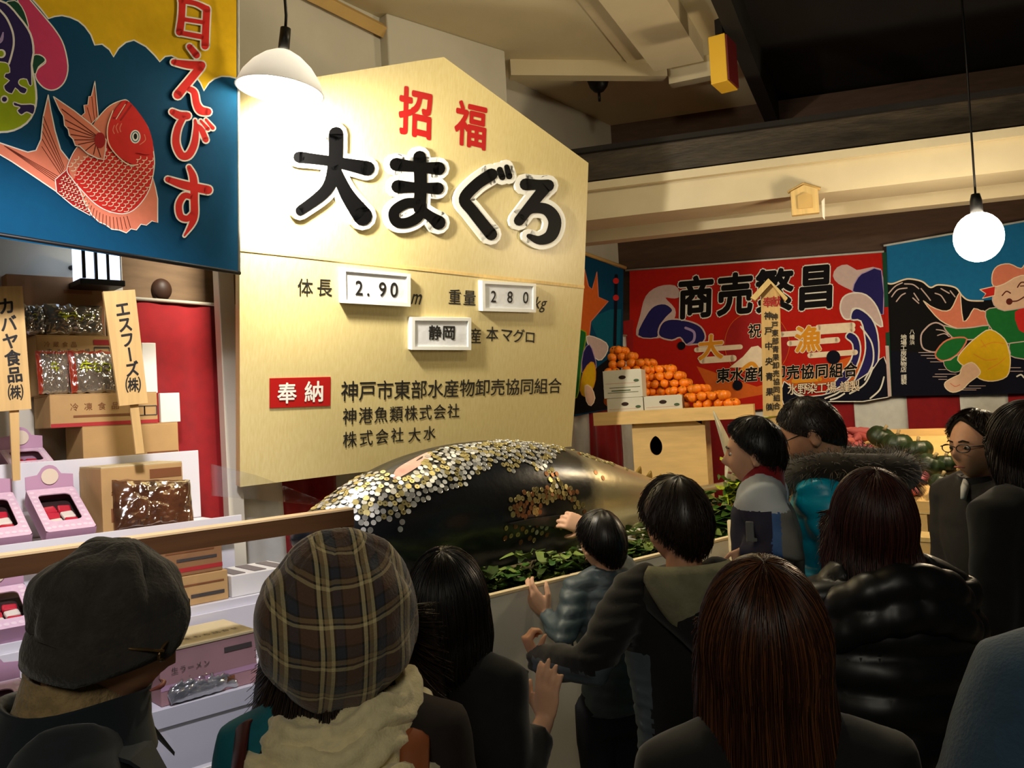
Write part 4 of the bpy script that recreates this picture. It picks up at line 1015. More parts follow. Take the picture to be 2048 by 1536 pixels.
# ================================================================== THE GLASS STALL
m_railw = mat('dark_walnut_rail', (74,48,26), 0.45, var=.15, scale=6, stretch=(.6,8,8)); m_railt = mat('pale_rail_top', (214,184,140), 0.5, var=.06, scale=8)
m_shelf = mat('white_shelf', (222,220,224), 0.4)
def clearmat(name, gloss=.08, tint=(1,1,1), rough=.05):
    m = bpy.data.materials.new(name); m.use_nodes = True; nt = m.node_tree; nt.nodes.clear()
    o = nt.nodes.new('ShaderNodeOutputMaterial'); mx = nt.nodes.new('ShaderNodeMixShader'); t = nt.nodes.new('ShaderNodeBsdfTransparent'); g = nt.nodes.new('ShaderNodeBsdfGlossy')
    t.inputs[0].default_value = (*tint,1); g.inputs['Roughness'].default_value = rough; mx.inputs[0].default_value = gloss
    nt.links.new(t.outputs[0], mx.inputs[1]); nt.links.new(g.outputs[0], mx.inputs[2]); nt.links.new(mx.outputs[0], o.inputs[0]); return m
m_clear = clearmat('clear_acrylic', .07, (.93,.94,.97))
CX0, CX1, RZ = -0.75, 1.525, 1.463
dc = thing('display_case', 'long glass fronted display case with a dark wooden top rail at the stall', 'display case', ((CX0+CX1)/2,.5,0))
rail = MB().box(((CX0+CX1)/2,.03,RZ-.031), (CX1-CX0,.06,.05), m_railw).build('top_rail', dc)
MB().box(((CX0+CX1)/2,.03,RZ-.003), (CX1-CX0,.062,.006), m_railt).build('rail_cap', rail)
MB().box((CX1-.065,.03,(RZ-.055)/2), (.13,.058,RZ-.056), m_railw, bev=.002).build('end_post', dc)
MB().box(((CX0+CX1-.13)/2,.012,1.1), (CX1-.13-CX0,.006,.62), m_clear).build('front_pane', dc)
MB().box(((CX0+CX1-.13)/2,.02,.40), (CX1-.13-CX0,.03,.79), m_shelf).build('base_panel', dc)
MB().box(((CX0+CX1-.13)/2,.112,.46), (CX1-.14-CX0,.015,.92), m_shelf).build('lower_panel', dc)
def shelf(y0, y1, z, lip, nm='shelf'):
    o = MB().box(((CX0+CX1)/2-.02,(y0+y1)/2,z-.009), (CX1-CX0-.07,y1-y0,.018), m_shelf).build(nm, dc)
    MB().box(((CX0+CX1)/2-.02,y0+.004,z-.02+lip/2), (CX1-CX0-.07,.010,.04+lip), m_shelf, bev=.001).build('lip', o)
ZL, ZM, ZU, ZT = .945, 1.150, 1.385, 1.39
shelf(.10,.42, ZL, .012); shelf(.44,.76, ZM, .008); shelf(.70,1.06, ZU, .028)
MB().box(((CX0+CX1)/2-.02,.432,(ZL+ZM)/2-.01), (CX1-CX0-.08,.012,ZM-ZL-.02), m_shelf).build('riser', dc)
MB().box(((CX0+CX1)/2-.02,.77,(ZM+ZU)/2-.01), (CX1-CX0-.08,.012,ZU-ZM-.02), m_shelf).build('riser', dc)
# slanting clear side pane and white back partition
slabpoly([Vector((1.50,.06,1.468)),Vector((1.50,1.02,1.47)),Vector((1.50,1.02,1.60)),Vector((1.50,.62,1.56))], Vector((1,0,0)), .005, m_clear).build('side_pane', dc)
pz = ony(400,900,1.075).z; pt_ = MB().box((.62,1.075,(ZU+pz)/2), (ony(398,960,1.075).x*2-1.24,.014,pz-ZU), m_shelf, bev=.002)
pt_.build('partition', dc)
MB().box((.1,1.36,1.02), (1.75,.52,.02), m_shelf).build('back_shelf', dc)
for x in (-.68,.9): MB().box((x,1.36,.5), (.03,.5,1.0), m_shelf).build('leg', dc)

# ---- cartons
m_kraft = mat('kraft_card', (190,152,98), 0.75, var=.07, scale=9); m_kraft2 = mat('brown_card', (150,108,70), 0.75, var=.08, scale=9)
m_cardlid = mat('pale_card', (214,196,150), 0.7, var=.05, scale=9); m_mauve = mat('mauve_card', (168,128,128), 0.7, var=.08, scale=9)
m_redc = mat('red_print', (178,50,50), 0.6); m_brownc = mat('brown_print', (128,78,44), 0.7); m_whitec = mat('white_card', (225,222,215), 0.55, var=.03, scale=9); m_inkc = mat('grey_print', (70,64,60), 0.7)
def carton(label, x0, x1, y0, y1, z0, z1, body, lid=None, prints=(), band=None, group=None, seam=True, lean=0, cat='box', name='cardboard_box'):
    """closed carton; prints: (kind, u, v, w, h, material) on the front face, u,v from 0 to 1"""
    root = thing(name, label, cat, ((x0+x1)/2,(y0+y1)/2,z0), group)
    mb = MB().box(((x0+x1)/2,(y0+y1)/2,(z0+z1)/2), (x1-x0,y1-y0,z1-z0), body, bev=.003)
    W_, H_ = x1-x0, z1-z0; e = .0008
    def quad(u, v, w, h, m, k=1):
        xa, xb, za, zb = x0+(u-w/2)*W_, x0+(u+w/2)*W_, z0+(v-h/2)*H_, z0+(v+h/2)*H_
        mb.add([(xa,y0-e*k,za),(xb,y0-e*k,za),(xb,y0-e*k,zb),(xa,y0-e*k,zb)], [(0,1,2,3)], m)
    if band: quad(.5, band[0], .996, band[1], band[2])
    for pr in prints:
        if pr[0] == 'q': quad(*pr[1:], k=2)
        elif pr[0] == 't':
            _, t, u, v, w, h, m = pr
            n = len(t)
            for i, ch in enumerate(t):
                gv, gf = glyph(ch); cx = x0+(u-w/2+w*(i+.5)/n)*W_; cz = z0+v*H_
                mb.add([(cx+a*h*H_*min(1,(w*W_/n)/(h*H_)), y0-e*3, cz+b_*h*H_) for a, b_ in gv], gf, m)
        elif pr[0] == 'f':   # frame
            _, u, v, w, h, m = pr
            for du, dv, ww, hh in ((0,h/2,w,.03),(0,-h/2,w,.03),(-w/2,0,.012,h),(w/2,0,.012,h)): quad(u+du, v+dv, ww, hh, m, 2)
    mb.build('body', root)
    if lid:
        lm = MB()
        if seam:
            yc = (y0+y1)/2
            lm.box(((x0+x1)/2,(y0+yc)/2,z1+.002), (W_-.002,(yc-y0)-.002,.004), lid); lm.build('flap', root)
            MB().box(((x0+x1)/2,(y1+yc)/2,z1+.002), (W_-.002,(y1-yc)-.002,.004), lid).build('flap', root)
        else: lm.box(((x0+x1)/2,(y0+y1)/2,z1+.003), (W_+.004,y1-y0+.004,.006), lid); lm.build('lid', root)
    return root
def fx(px, py, y): return ony(px, py, y).x
def fz(px, py, y): return ony(px, py, y).z
# the box with the stick standing behind it
y0 = .80; bx0, bx1 = fx(203,980,y0), fx(366,960,y0); bz1 = fz(203,935,y0)
carton('brown cardboard box behind the shiny snack bag on the top shelf', bx0, bx1, y0, 1.045, ZU, bz1-.004, m_kraft, m_cardlid,
       [('q',.78,.86,.40,.14,m_brownc),('t','牛もつ',.35,.62,.5,.2,m_brownc),('q',.2,.3,.2,.2,m_brownc)])
# stack against the wall
def stackbox(label, xa, xb, pyt, pyb, px, y0, d, body, lid, **k):
    z1, z0 = fz(px,pyt,y0), fz(px,pyb,y0)
    return z0, z1, lambda z0_=None, z1_=None: carton(label, fx(xa,(pyt+pyb)/2,y0), fx(xb,(pyt+pyb)/2,y0), y0, y0+d, z0 if z0_ is None else z0_, (z1 if z1_ is None else z1_)-(.0042 if lid else .0002), body, lid, **k)
YB = 1.15
zs = [1.03]
Bs = [('lowest kraft box of the stack behind the stall shelf', 168,360,848,1040,m_kraft,m_kraft,dict(prints=[('q',.82,.80,.34,.10,m_brownc),('t','食品',.35,.72,.4,.08,m_brownc),('q',.83,.66,.28,.09,m_inkc)])),
      ('kraft box with a red lower edge, second in the stack behind the stall', 100,315,786,848,m_kraft,m_kraft,dict(band=(.06,.12,m_redc), prints=[('t','冷凍食品',.4,.62,.5,.26,m_brownc),('q',.5,.32,.6,.07,m_brownc),('f',.80,.42,.14,.3,m_inkc),('f',.93,.42,.12,.3,m_inkc)])),]
zprev = 1.03
for lbl, xa, xb, pt, pb, bd, ld, kw in Bs:
    z1 = fz((xa+xb)/2, pt, YB)
    carton(lbl, fx(xa,(pt+pb)/2,YB), fx(xb,(pt+pb)/2,YB), YB, YB+.22, zprev+.0002, z1-.0042, bd, ld, **kw); zprev = z1
z2 = zprev
z3 = fz(150,668,YB+.02)
carton('kraft box standing between the two rows of snack bags, black print on it', fx(76,740,YB+.06), fx(232,740,YB+.06), YB+.07, YB+.22, z2+.0002, z3-.0042, m_kraft, m_kraft,
       prints=[('t','冷蔵食品',.3,.86,.45,.1,m_brownc),('q',.85,.90,.25,.09,m_redc),('t','ホルモン焼',.4,.75,.6,.09,m_inkc),('f',.83,.75,.2,.12,m_inkc)])
z4 = fz(130,548,YB+.1)
carton('dark brown box on top of the stack under the lantern', fx(22,640,YB+.12), fx(218,640,YB+.12), YB+.17, YB+.27, z3+.0002, z4-.0002, m_kraft2, None,
       prints=[('q',.72,.76,.3,.06,m_brownc)])
# white boards beside the stack
for lbl, xa, xb, pt, pb, y in (('white foam board standing upright beside the snack bags', 284,312,686,782,YB+.14), ('white foam board standing beside the red edged box', 316,355,786,852,YB+.12)):
    zt_, zb_ = fz((xa+xb)/2,pt,y), (z2 if pb < 800 else fz(260,848,YB))
    tag(MB().box(((fx(xa,740,y)+fx(xb,740,y))/2,y,(zt_+zb_)/2), (fx(xb,740,y)-fx(xa,740,y),.02,zt_-zb_-.0004), m_whitec, bev=.002).build('foam_board', origin=(fx(xa,740,y),y,zb_)), lbl, 'board')

# ---- shiny snack bags
def bagmat(name, base, second, rough=.12, scale=9):
    m = mat(name, base, rough, var=.3, scale=scale, rgb2=second, spec=.9, coat=1.0, bump=.42, bscale=scale*.9); return m
m_bag1 = bagmat('brown_snack_pack', (150,92,58), (70,46,34)); m_bag2 = bagmat('grey_meat_pack', (176,168,150), (120,100,80)); m_bag3 = bagmat('silver_fish_pack', (206,206,206), (84,92,100)); m_film = clearmat('clear_film', .30, (.97,.96,.94), .08)
m_yg = mat('yellow_green_print', (196,204,30), 0.4); m_redpk = mat('red_pack_edge', (196,66,40), 0.3, coat=.6)
def bag(label, c, w, h, t, face, tilt, mfront, group=None, txt=None, edge=None, roll=0, seed=0, name='snack_bag'):
    """pillow pack: c = middle of its lower edge, standing with a backward tilt"""
    root = thing(name, label, 'bag', c, group)
    R_ = Matrix.Rotation(face,3,'Z') @ Matrix.Rotation(-tilt,3,'X') @ Matrix.Rotation(roll,3,'Y')
    def pt(u, v, s_):
        p_ = max(0,1-abs(u)**3.2)*max(0,1-abs(2*v-1)**3.0); q = Vector((u*7+seed,v*6,s_*3+seed))
        d = t*.5*p_**.6*(1+.45*noise.noise(q*.9))+.0012
        cr_ = .012*noise.noise(q*1.7)+.006*noise.noise(q*4.1)
        return R_ @ Vector((u*w/2*(1+.03*noise.noise(Vector((v*5,seed,0)))), -s_*d+cr_*p_, v*h+.008*noise.noise(Vector((u*4,seed,2))))) + Vector(c)+R_ @ Vector((0,-t*.1,0))
    def grid(s_, m, o=0, u0=-1, u1=1, v0=0, v1=1, mb=None, N=26):
        V = [pt(u0+(u1-u0)*i/N, v0+(v1-v0)*j/N, s_)+R_ @ Vector((0,-s_*o,0)) for j in range(N+1) for i in range(N+1)]
        F = [(j*(N+1)+i,j*(N+1)+i+1,(j+1)*(N+1)+i+1,(j+1)*(N+1)+i) for j in range(N) for i in range(N)]
        if s_ < 0: F = [f[::-1] for f in F]
        return (mb or MB()).add(V, F, m, True)
    mb = grid(1, mfront); grid(-1, mfront, mb=mb)
    if edge:
        grid(1, edge, .0012, -1, -.78, mb=mb); grid(1, edge, .0012, -1, 1, .93, 1, mb=mb)
    if txt:
        n = len(txt)
        for i, ch in enumerate(txt):
            gv, gf = glyph(ch)
            for dx in (-.02,.02): mb.add([pt(max(-.97,min(.97,(-.62+1.3*(i+.5)/n)+(a+dx)*.5)), .60+b_*.30, 1)+R_ @ Vector((0,-.004,0)) for a, b_ in gv], gf, m_yg)
    mb.build('pack', root)
    fm = grid(1, m_film, .004); fm.build('film', root)['label'] = 'clear glossy film'
    return root
def bagat(label, xa, xb, pt_, pb_, y, t, tilt, m, zb=None, face=0.12, **k):
    a, b_ = fx(xa,(pt_+pb_)/2,y), fx(xb,(pt_+pb_)/2,y); z1 = fz((xa+xb)/2,pt_,y); z0 = fz((xa+xb)/2,pb_,y) if zb is None else zb
    return bag(label, Vector(((a+b_)/2,y,z0)), b_-a, (z1-z0)/math.cos(tilt), t, face, tilt, m, **k)
zr = z2
bagat('dark snack bag with red edges at the end of the lower bag row', 74,140,702,786,YB+.02,.035,.12,m_bag2, zb=zr+.002, txt='牛', edge=m_redpk, seed=3)
bagat('pale meat snack bag with yellow green print next to the leaning name board', 138,238,702,786,YB+.025,.04,.14,m_bag2, zb=zr+.002, txt='牛もつ', edge=m_redpk, seed=8)
bagat('green labelled snack bag half behind the katakana name board', 40,92,610,668,YB+.095,.035,.1,m_bag2, zb=z3+.002, txt='つ', seed=13)
bagat('green labelled snack bag on the upper row beneath the dark box', 88,208,610,668,YB+.10,.04,.1,m_bag2, zb=z3+.002, txt='牛もつ', seed=17)
bagat('shiny brown snack bag leaning on the cardboard box at the rail', 226,386,962,1072,.745,.06,.32,m_bag1, zb=ZU+.001, seed=21, face=.05, roll=.10)
bagat('silvery dried fish bag lying low behind the glass', 338,482,1352,1470,.155,.05,.7,m_bag3, zb=ZL+.002, seed=30, face=.1)

# ---- pink confection boxes with windows
m_pink = mat('pink_box_card', (224,190,206), 0.5, var=.06, scale=60); m_pinkd = mat('mauve_box_side', (192,150,174), 0.55); m_cream = mat('cream_disc', (226,210,184), 0.5); m_dot = mat('pale_pink_dot', (236,212,220), 0.5)
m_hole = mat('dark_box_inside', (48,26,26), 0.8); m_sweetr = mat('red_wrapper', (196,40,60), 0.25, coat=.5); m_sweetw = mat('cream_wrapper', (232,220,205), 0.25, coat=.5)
def pinkbox(label, c, W_=.155, D_=.27, H_=.055, tilt=.50, face=0.0, flap=True, group='pink boxes of sweets'):
    """open-top gift box tilted toward the aisle; c = middle of its lower front edge"""
    root = thing('confection_box', label, 'box', c, group)
    R_ = Matrix.Rotation(face,3,'Z') @ Matrix.Rotation(tilt,3,'X')
    T = lambda x, y, z: Vector(c)+R_ @ Vector((x,y,z))
    mb = MB(); hx = W_/2
    def rrect(x0,x1,y0,y1,r,n=5):
        P_ = []
        for cx_,cy_,a0 in ((x1-r,y0+r,-PI/2),(x1-r,y1-r,0),(x0+r,y1-r,PI/2),(x0+r,y0+r,PI)):
            for i in range(n+1): a = a0+PI/2*i/n; P_.append((cx_+r*math.cos(a), cy_+r*math.sin(a)))
        return P_
    win = rrect(-hx*.66,hx*.66,D_*.22,D_*.86,.018)
    out = []
    for x, y in win:      # outer frame point along the same direction
        dx, dy = x, y-D_*.5; k = min(hx/abs(dx) if abs(dx) > 1e-6 else 9, (D_*.5)/abs(dy) if abs(dy) > 1e-6 else 9); out.append((dx*k, D_*.5+dy*k))
    n = len(win)
    mb.add([T(x,y,H_) for x, y in out]+[T(x,y,H_) for x, y in win]+[T(x,y,H_-.004) for x, y in win], [(i,(i+1)%n,n+(i+1)%n,n+i) for i in range(n)]+[(n+i,n+(i+1)%n,2*n+(i+1)%n,2*n+i) for i in range(n)], m_pink)
    V = [T(x,y,z) for z in (0,H_) for x, y in ((-hx,0),(hx,0),(hx,D_),(-hx,D_))]
    mb.add(V, [(3,2,1,0),(0,1,5,4),(1,2,6,5),(2,3,7,6),(3,0,4,7)], m_pinkd)
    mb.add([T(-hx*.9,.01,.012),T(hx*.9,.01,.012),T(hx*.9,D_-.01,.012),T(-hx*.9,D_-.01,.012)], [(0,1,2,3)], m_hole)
    for i in range(9):    # ring pattern round the window
        for sx in (-1,1):
            cx_, cy_ = sx*hx*.83, D_*(.08+.105*i); mb.add([T(cx_+.0075*math.cos(2*PI*j/10),cy_+.0075*math.sin(2*PI*j/10),H_+.0006) for j in range(10)], [tuple(range(10))], m_dot)
    for i in range(6):
        cx_ = (-.62+.25*i)*hx; mb.add([T(cx_+.0075*math.cos(2*PI*j/10),D_*.09+.0075*math.sin(2*PI*j/10),H_+.0006) for j in range(10)], [tuple(range(10))], m_dot)
    mb.build('carton', root)
    if flap:
        fm = MB(); fl = [(-hx,0),(hx,0),(hx,.045),(hx*.5,.05)]+[(hx*.42*math.cos(a),.05+hx*.42*math.sin(a)) for a in [PI*i/8 for i in range(1,8)]]+[(-hx*.5,.05),(-hx,.045)]
        R2 = Matrix.Rotation(face,3,'Z'); B0 = T(0,D_,H_)
        slabpoly([B0+R2 @ Vector((x,.004,z)) for x, z in fl], R2 @ Vector((0,-1,0)), .003, m_pinkd, fm)
        fm.add([B0+R2 @ Vector((hx*.36*math.cos(2*PI*j/20),-.001,.042+hx*.36*math.sin(2*PI*j/20))) for j in range(20)], [tuple(range(20))], m_cream)
        fm.build('header_flap', root)
    for i in range(2):
        for j in range(3):
            x = (-.30+.60*i)*hx; y = D_*(.30+.17*j); m = m_sweetr if j == 2 or (i+j)%2 else m_sweetw
            MB().box(T(x,y,.032-.004*j), (hx*.54,D_*.15,.016), m, R_ @ Matrix.Rotation(.12*(-1)**(i+j),3,'Z'), .006).build('wrapped_sweet', root)
    return root
def pk_at(label, px, py, y, zb, **k):
    x = fx(px,py,y); return pinkbox(label, Vector((x,y,zb)), **k)
pk_at('pink sweet box on the top shelf beside the cardboard box, round disc on its flap', 140,1072,.74,ZU+.002)
pk_at('pink sweet box on the top shelf at the edge of the picture', 8,1088,.74,ZU+.002)
pk_at('pink sweet box in the row behind, under the katakana name board', 62,922,1.12,1.60, tilt=.36, W_=.15, D_=.16)
pk_at('pink sweet box in the row behind, cut by the picture edge', -52,932,1.12,1.60, tilt=.36, W_=.15, D_=.16)
carton('low mauve carton carrying the row of pink boxes behind the white partition', fx(-110,960,1.12), fx(120,960,1.12), 1.10, 1.14, 1.03, 1.598, m_mauve, None)
pk_at('pink sweet box on the middle shelf behind the man in the cap', 20,1285,.47,ZM+.002, D_=.2)
pk_at('pink sweet box on the lowest shelf behind the man in the cap', 6,1440,.13,ZL+.002, D_=.2)
pk_at('pink sweet box on the lowest shelf beside the long carton', 262,1425,.125,ZL+.002, D_=.2, W_=.10)
# ---- cartons behind the glass
y0 = .50
xa, xb = fx(318,1150,y0), fx(446,1120,y0); za = fz(400,1148,y0)
carton('lower of two brown cartons on the middle shelf behind the glass', xa-.06, fx(456,1160,y0), y0, y0+.2, ZM+.0005, za, m_kraft, None, prints=[('q',.6,.68,.7,.06,m_brownc),('q',.75,.3,.4,.12,m_inkc)])
carton('upper of two brown cartons on the middle shelf behind the glass', xa-.06, xb, y0+.005, y0+.2, za+.0005, fz(390,1088,y0), m_kraft2, None, band=(.2,.14,m_redc), prints=[('q',.68,.52,.5,.1,m_inkc),('q',.6,.78,.6,.05,m_brownc)])
y0 = .16; x0, x1 = fx(318,1302,y0), fx(511,1262,y0); zt_ = fz(415,1281,y0)
carton('long mauve carton with a pale lettered lid on the lowest shelf behind the glass', x0, x1, y0, y0+.235, ZL+.0005, zt_-.006, m_mauve, m_cardlid, seam=False, band=(.33,.10,m_pinkd),
       prints=[('t','生ラーメン',.3,.62,.4,.14,m_inkc),('q',.8,.78,.3,.1,m_inkc),('q',.6,.2,.3,.12,m_brownc)])
rt = bpy.data.objects
# brush writing on that lid
mb = MB()
for i, ch in enumerate('生もち詰合せ'):
    gv, gf = glyph(ch); cx_ = x0+(x1-x0)*(.38+.10*i); mb.add([(cx_+a*.026, y0+.075+b_*.03, zt_+.0008) for a, b_ in gv], gf, m_inkc)
lid_parent = [o for o in rt if o.name.startswith('lid')][-1]
mb.build('lettering', lid_parent)
# white slotted crate on the middle shelf
y0 = .50; x0 = fx(463,1165,y0); x1 = x0+.24; z1 = ZM+.075
wc = thing('slotted_carton', 'white carton with dark slots in its lid on the middle shelf behind the glass', 'box', ((x0+x1)/2,y0+.1,ZM))
MB().box(((x0+x1)/2,y0+.1,(ZM+z1)/2+.0003), (x1-x0,.2,z1-ZM-.001), m_whitec, bev=.002).build('body', wc)
for i in range(3): MB().box((x0+.04+.08*i,y0+.10,z1+.001), (.045,.16,.003), mat('grey_slot',(120,112,110),.7), Matrix.Rotation(0,3,'Z')).build('slot', wc)

# ================================================================== OFFERINGS: ORANGES, SWEET POTATOES, PUMPKINS
m_hinoki = mat('plain_cypress', (222,184,118), 0.55, var=.1, scale=5, stretch=(1,1,6)); m_orange = mat('orange_peel', (240,128,18), 0.42, var=.12, scale=14, bump=.25, bscale=90, spec=.5)
m_stem = mat('stem_green', (70,84,30), .7); m_cart = mat('white_fruit_carton', (206,200,180), .6, var=.05, scale=8); m_cgreen = mat('green_print', (70,90,60), .7); m_cpink = mat('pink_print', (206,150,130), .7)
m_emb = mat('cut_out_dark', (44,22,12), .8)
U3 = Vector((0,0,1)); FR = WR_N.copy(); RT = WR_D.copy()                 # facing the aisle / along the far wall
O0 = at(1186,826,5.75); 
tr_w = 0
while proj(O0+RT*tr_w)[0] < 1505 and tr_w < 3: tr_w += .005
TD, TH = .62, .085
L_ = lambda u, v, z: O0+RT*u-FR*v+U3*z                                     # u along the front, v backwards, z up from the rim
ob = thing('offering_stand', 'large plain cypress offering stand with a dark leaf shaped hole, loaded with oranges', 'stand', L_(tr_w/2,TD/2,-O0.z))
def lbox(u0,u1,v0,v1,z0,z1,m,mb=None):
    return (mb or MB()).hexa([L_(u0,v0,z0),L_(u1,v0,z0),L_(u1,v1,z0),L_(u0,v1,z0)],[L_(u0,v0,z1),L_(u1,v0,z1),L_(u1,v1,z1),L_(u0,v1,z1)],m)
lbox(0,tr_w,0,.022,-TH,0,m_hinoki).build('rim_board', ob); lbox(0,tr_w,TD-.022,TD,-TH,0,m_hinoki).build('rim_board', ob)
lbox(0,.022,.022,TD-.022,-TH,0,m_hinoki).build('rim_board', ob); lbox(tr_w-.022,tr_w,.022,TD-.022,-TH,0,m_hinoki).build('rim_board', ob)
lbox(.022,tr_w-.022,.022,TD-.022,-TH,-TH+.02,m_hinoki).build('tray_floor', ob)
bu0 = bu1 = 0
while proj(L_(bu0,.06,-.25))[0] < 1266: bu0 += .005
while proj(L_(bu1,.06,-.25))[0] < 1412: bu1 += .005
zb = -O0.z
def emblem_outline(cx_, cz_, r):
    P_ = []
    for i in range(40):
        a = 2*PI*i/40; rr = r*(1+.10*math.cos(2*a)*-1); x, z = rr*math.cos(a)*.86, rr*math.sin(a)
        if 0.9 < a < 2.24: z += r*.22*(1-abs(a-PI/2)/.67)
        P_.append((cx_+x, cz_+z))
    return P_
# front of the base with a real opening
ec = onp(1312,893,L_(0,.06,0),FR); eu = (ec-O0).dot(RT); ez = ec.z-O0.z; er = .052
hole = emblem_outline(eu, ez, er); n = len(hole); out = []
for x, z in hole:
    dx, dz = x-eu, z-ez; ks = []
    if dx > 1e-6: ks.append((bu1-eu)/dx)
    if dx < -1e-6: ks.append((bu0-eu)/dx)
    if dz > 1e-6: ks.append((-TH-.001-ez)/dz)
    if dz < -1e-6: ks.append((-.55-ez)/dz)
    k = min(ks); out.append((eu+dx*k, ez+dz*k))
fb = MB()
fb.add([L_(x,.06,z) for x, z in out]+[L_(x,.06,z) for x, z in hole]+[L_(x,.085,z) for x, z in hole], [(i,(i+1)%n,n+(i+1)%n,n+i) for i in range(n)]+[(n+i,n+(i+1)%n,2*n+(i+1)%n,2*n+i) for i in range(n)], m_hinoki)
fb.add([L_(bu0,.06,-.55),L_(bu1,.06,-.55),L_(bu1,.06,-TH-.001),L_(bu0,.06,-TH-.001)], [], m_hinoki)
fb.build('front_board', ob)
lbox(bu0,bu1,.06,.085,zb,-.55,m_hinoki).build('lower_front_board', ob)
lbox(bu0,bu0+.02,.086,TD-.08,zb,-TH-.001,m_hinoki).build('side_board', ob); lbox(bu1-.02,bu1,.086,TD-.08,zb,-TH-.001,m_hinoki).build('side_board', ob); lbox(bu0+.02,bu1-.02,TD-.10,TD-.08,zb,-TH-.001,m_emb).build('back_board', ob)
# white cartons at the front corner of the tray
def fruitbox(label, pa, pb, v0, dep, z0, hpx):
    u0 = 0; u1 = 0
    P0 = onp(pa, 770, L_(0,v0,0), FR); P1 = onp(pb, 770, L_(0,v0,0), FR); u0, u1 = (P0-O0).dot(RT), (P1-O0).dot(RT)
    h = hpx*5.6/1750
    root = thing('fruit_carton', label, 'box', L_((u0+u1)/2,v0+dep/2,z0), 'white fruit cartons on the offering stand')
    mb = lbox(u0,u1,v0,v0+dep,z0,z0+h,m_cart)
    def q(a,b_,c,d,m): mb.add([L_(u0+(u1-u0)*a,v0-.001,z0+h*c),L_(u0+(u1-u0)*b_,v0-.001,z0+h*c),L_(u0+(u1-u0)*b_,v0-.001,z0+h*d),L_(u0+(u1-u0)*a,v0-.001,z0+h*d)], [(0,1,2,3)], m)
    for a,b_,c,d,m in ((.1,.9,.18,.2,m_cgreen),(.15,.95,.36,.38,m_cgreen),(.05,.85,.52,.535,m_cpink),(.2,.7,.24,.28,m_cgreen)): q(a,b_,c,d,m)
    for cx_, cz_, r, m in ((.5,.74,.016,m_emb),(.86,.6,.012,m_cgreen)):
        c = L_(u0+(u1-u0)*cx_,v0-.0015,z0+h*cz_); mb.add([c+RT*(1.5*r*math.cos(2*PI*j/14))+U3*(r*.8*math.sin(2*PI*j/14)) for j in range(14)], [tuple(range(14))], m)
    mb.build('body', root)
    lbox(u0+.01,u1-.01,v0+.005,v0+dep-.005,z0+h,z0+h+.003,m_cart).build('lid', root); return u0, u1, h
z0 = -TH+.021
uA, uB, hA = fruitbox('lower corner white fruit carton on the offering stand', 1212, 1284, .026, .2, z0, 47)
uC, uD, hC = fruitbox('white fruit carton beside the lower corner one, next to the oranges', 1286, 1362, .026, .16, z0, 47)
uE, uF, hE = fruitbox('white fruit carton stacked on the corner one', 1207, 1284, .026, .2, z0+hA+.0035, 56)
# the heap of oranges
r_o = .0315
ome = None
def orange_mesh():
    mb = MB(); mb.ell((0,0,0), (r_o*1.03,r_o*1.03,r_o*.92), m_orange, 18, 12, fn=lambda d, q: q*(1-.10*max(0,d.z-.86)/.14))
    me = bpy.data.meshes.new('orange_body'); me.from_pydata(mb.v, [], mb.f); me.materials.append(m_orange); me.polygons.foreach_set('use_smooth', [True]*len(me.polygons)); me.update()
    s_ = MB(); s_.lathe([(.0,.0),(.005,.0),(.004,.003),(.0,.004)], (0,0,r_o*.84), m_stem, 8); ms = bpy.data.meshes.new('orange_stem'); ms.from_pydata(s_.v, [], s_.f); ms.materials.append(m_stem); ms.update(); return me, ms
ome, oms = orange_mesh()
def heap_h(u, v):
    a = .57*(1-u/(tr_w*1.0))**1.05                                    # falls toward the far end of the tray
    b_ = .05+(v-.03)*2.3 if u > uD+.02 else .02+(v-.2)*2.6 if u > uB else .25+(v-.2)*1.6
    if v < .24 and u < uB+.03: return -1
    if v < .20 and u < uD+.03: return -1
    return min(a+.02*math.sin(u*17), b_+.012*math.sin(u*23+1), .50)
spots = []; lay = 0; dz_ = r_o*1.62
while lay < 10:
    z = z0+r_o*.92+lay*dz_; off = (lay%2)*r_o
    nu_ = int(tr_w/(2.04*r_o))+1
    for j in range(int(TD/(1.8*r_o))):
        for i in range(nu_):
            u = .03+r_o+i*2.04*r_o+off+(j%2)*r_o; v = .03+r_o+j*1.8*r_o+(lay%2)*r_o*.6
            if u > tr_w-.022-r_o or v > TD-.022-r_o: continue
            hh = heap_h(u, v)
            if lay*dz_ <= hh and (hh < (lay+1)*dz_ or heap_h(u,v-.085) < lay*dz_ or heap_h(u+.066,v) < lay*dz_): spots.append((u,v,z,hh-lay*dz_))
    lay += 1
vis = sorted(spots, key=lambda q: q[1]-q[2]*1.0)[:299]
for u, v, z, _ in vis:
    c = L_(u+random.gauss(0,.003), v+random.gauss(0,.003), z+random.gauss(0,.002))
    o = bpy.data.objects.new('orange', ome); COL.objects.link(o); o.location = c
    o.rotation_euler = (random.uniform(-.9,.9), random.uniform(-.9,.9), random.uniform(0,6.28)); k = random.uniform(.93,1.07); o.scale = (k,k,k)
    tag(o, 'round orange in the heap on the offering stand', 'orange', 'oranges heaped on the offering stand')
    s_ = bpy.data.objects.new('stem', oms); COL.objects.link(s_); s_.parent = o
print('oranges', len(spots), len(vis), 'tray', tr_w)

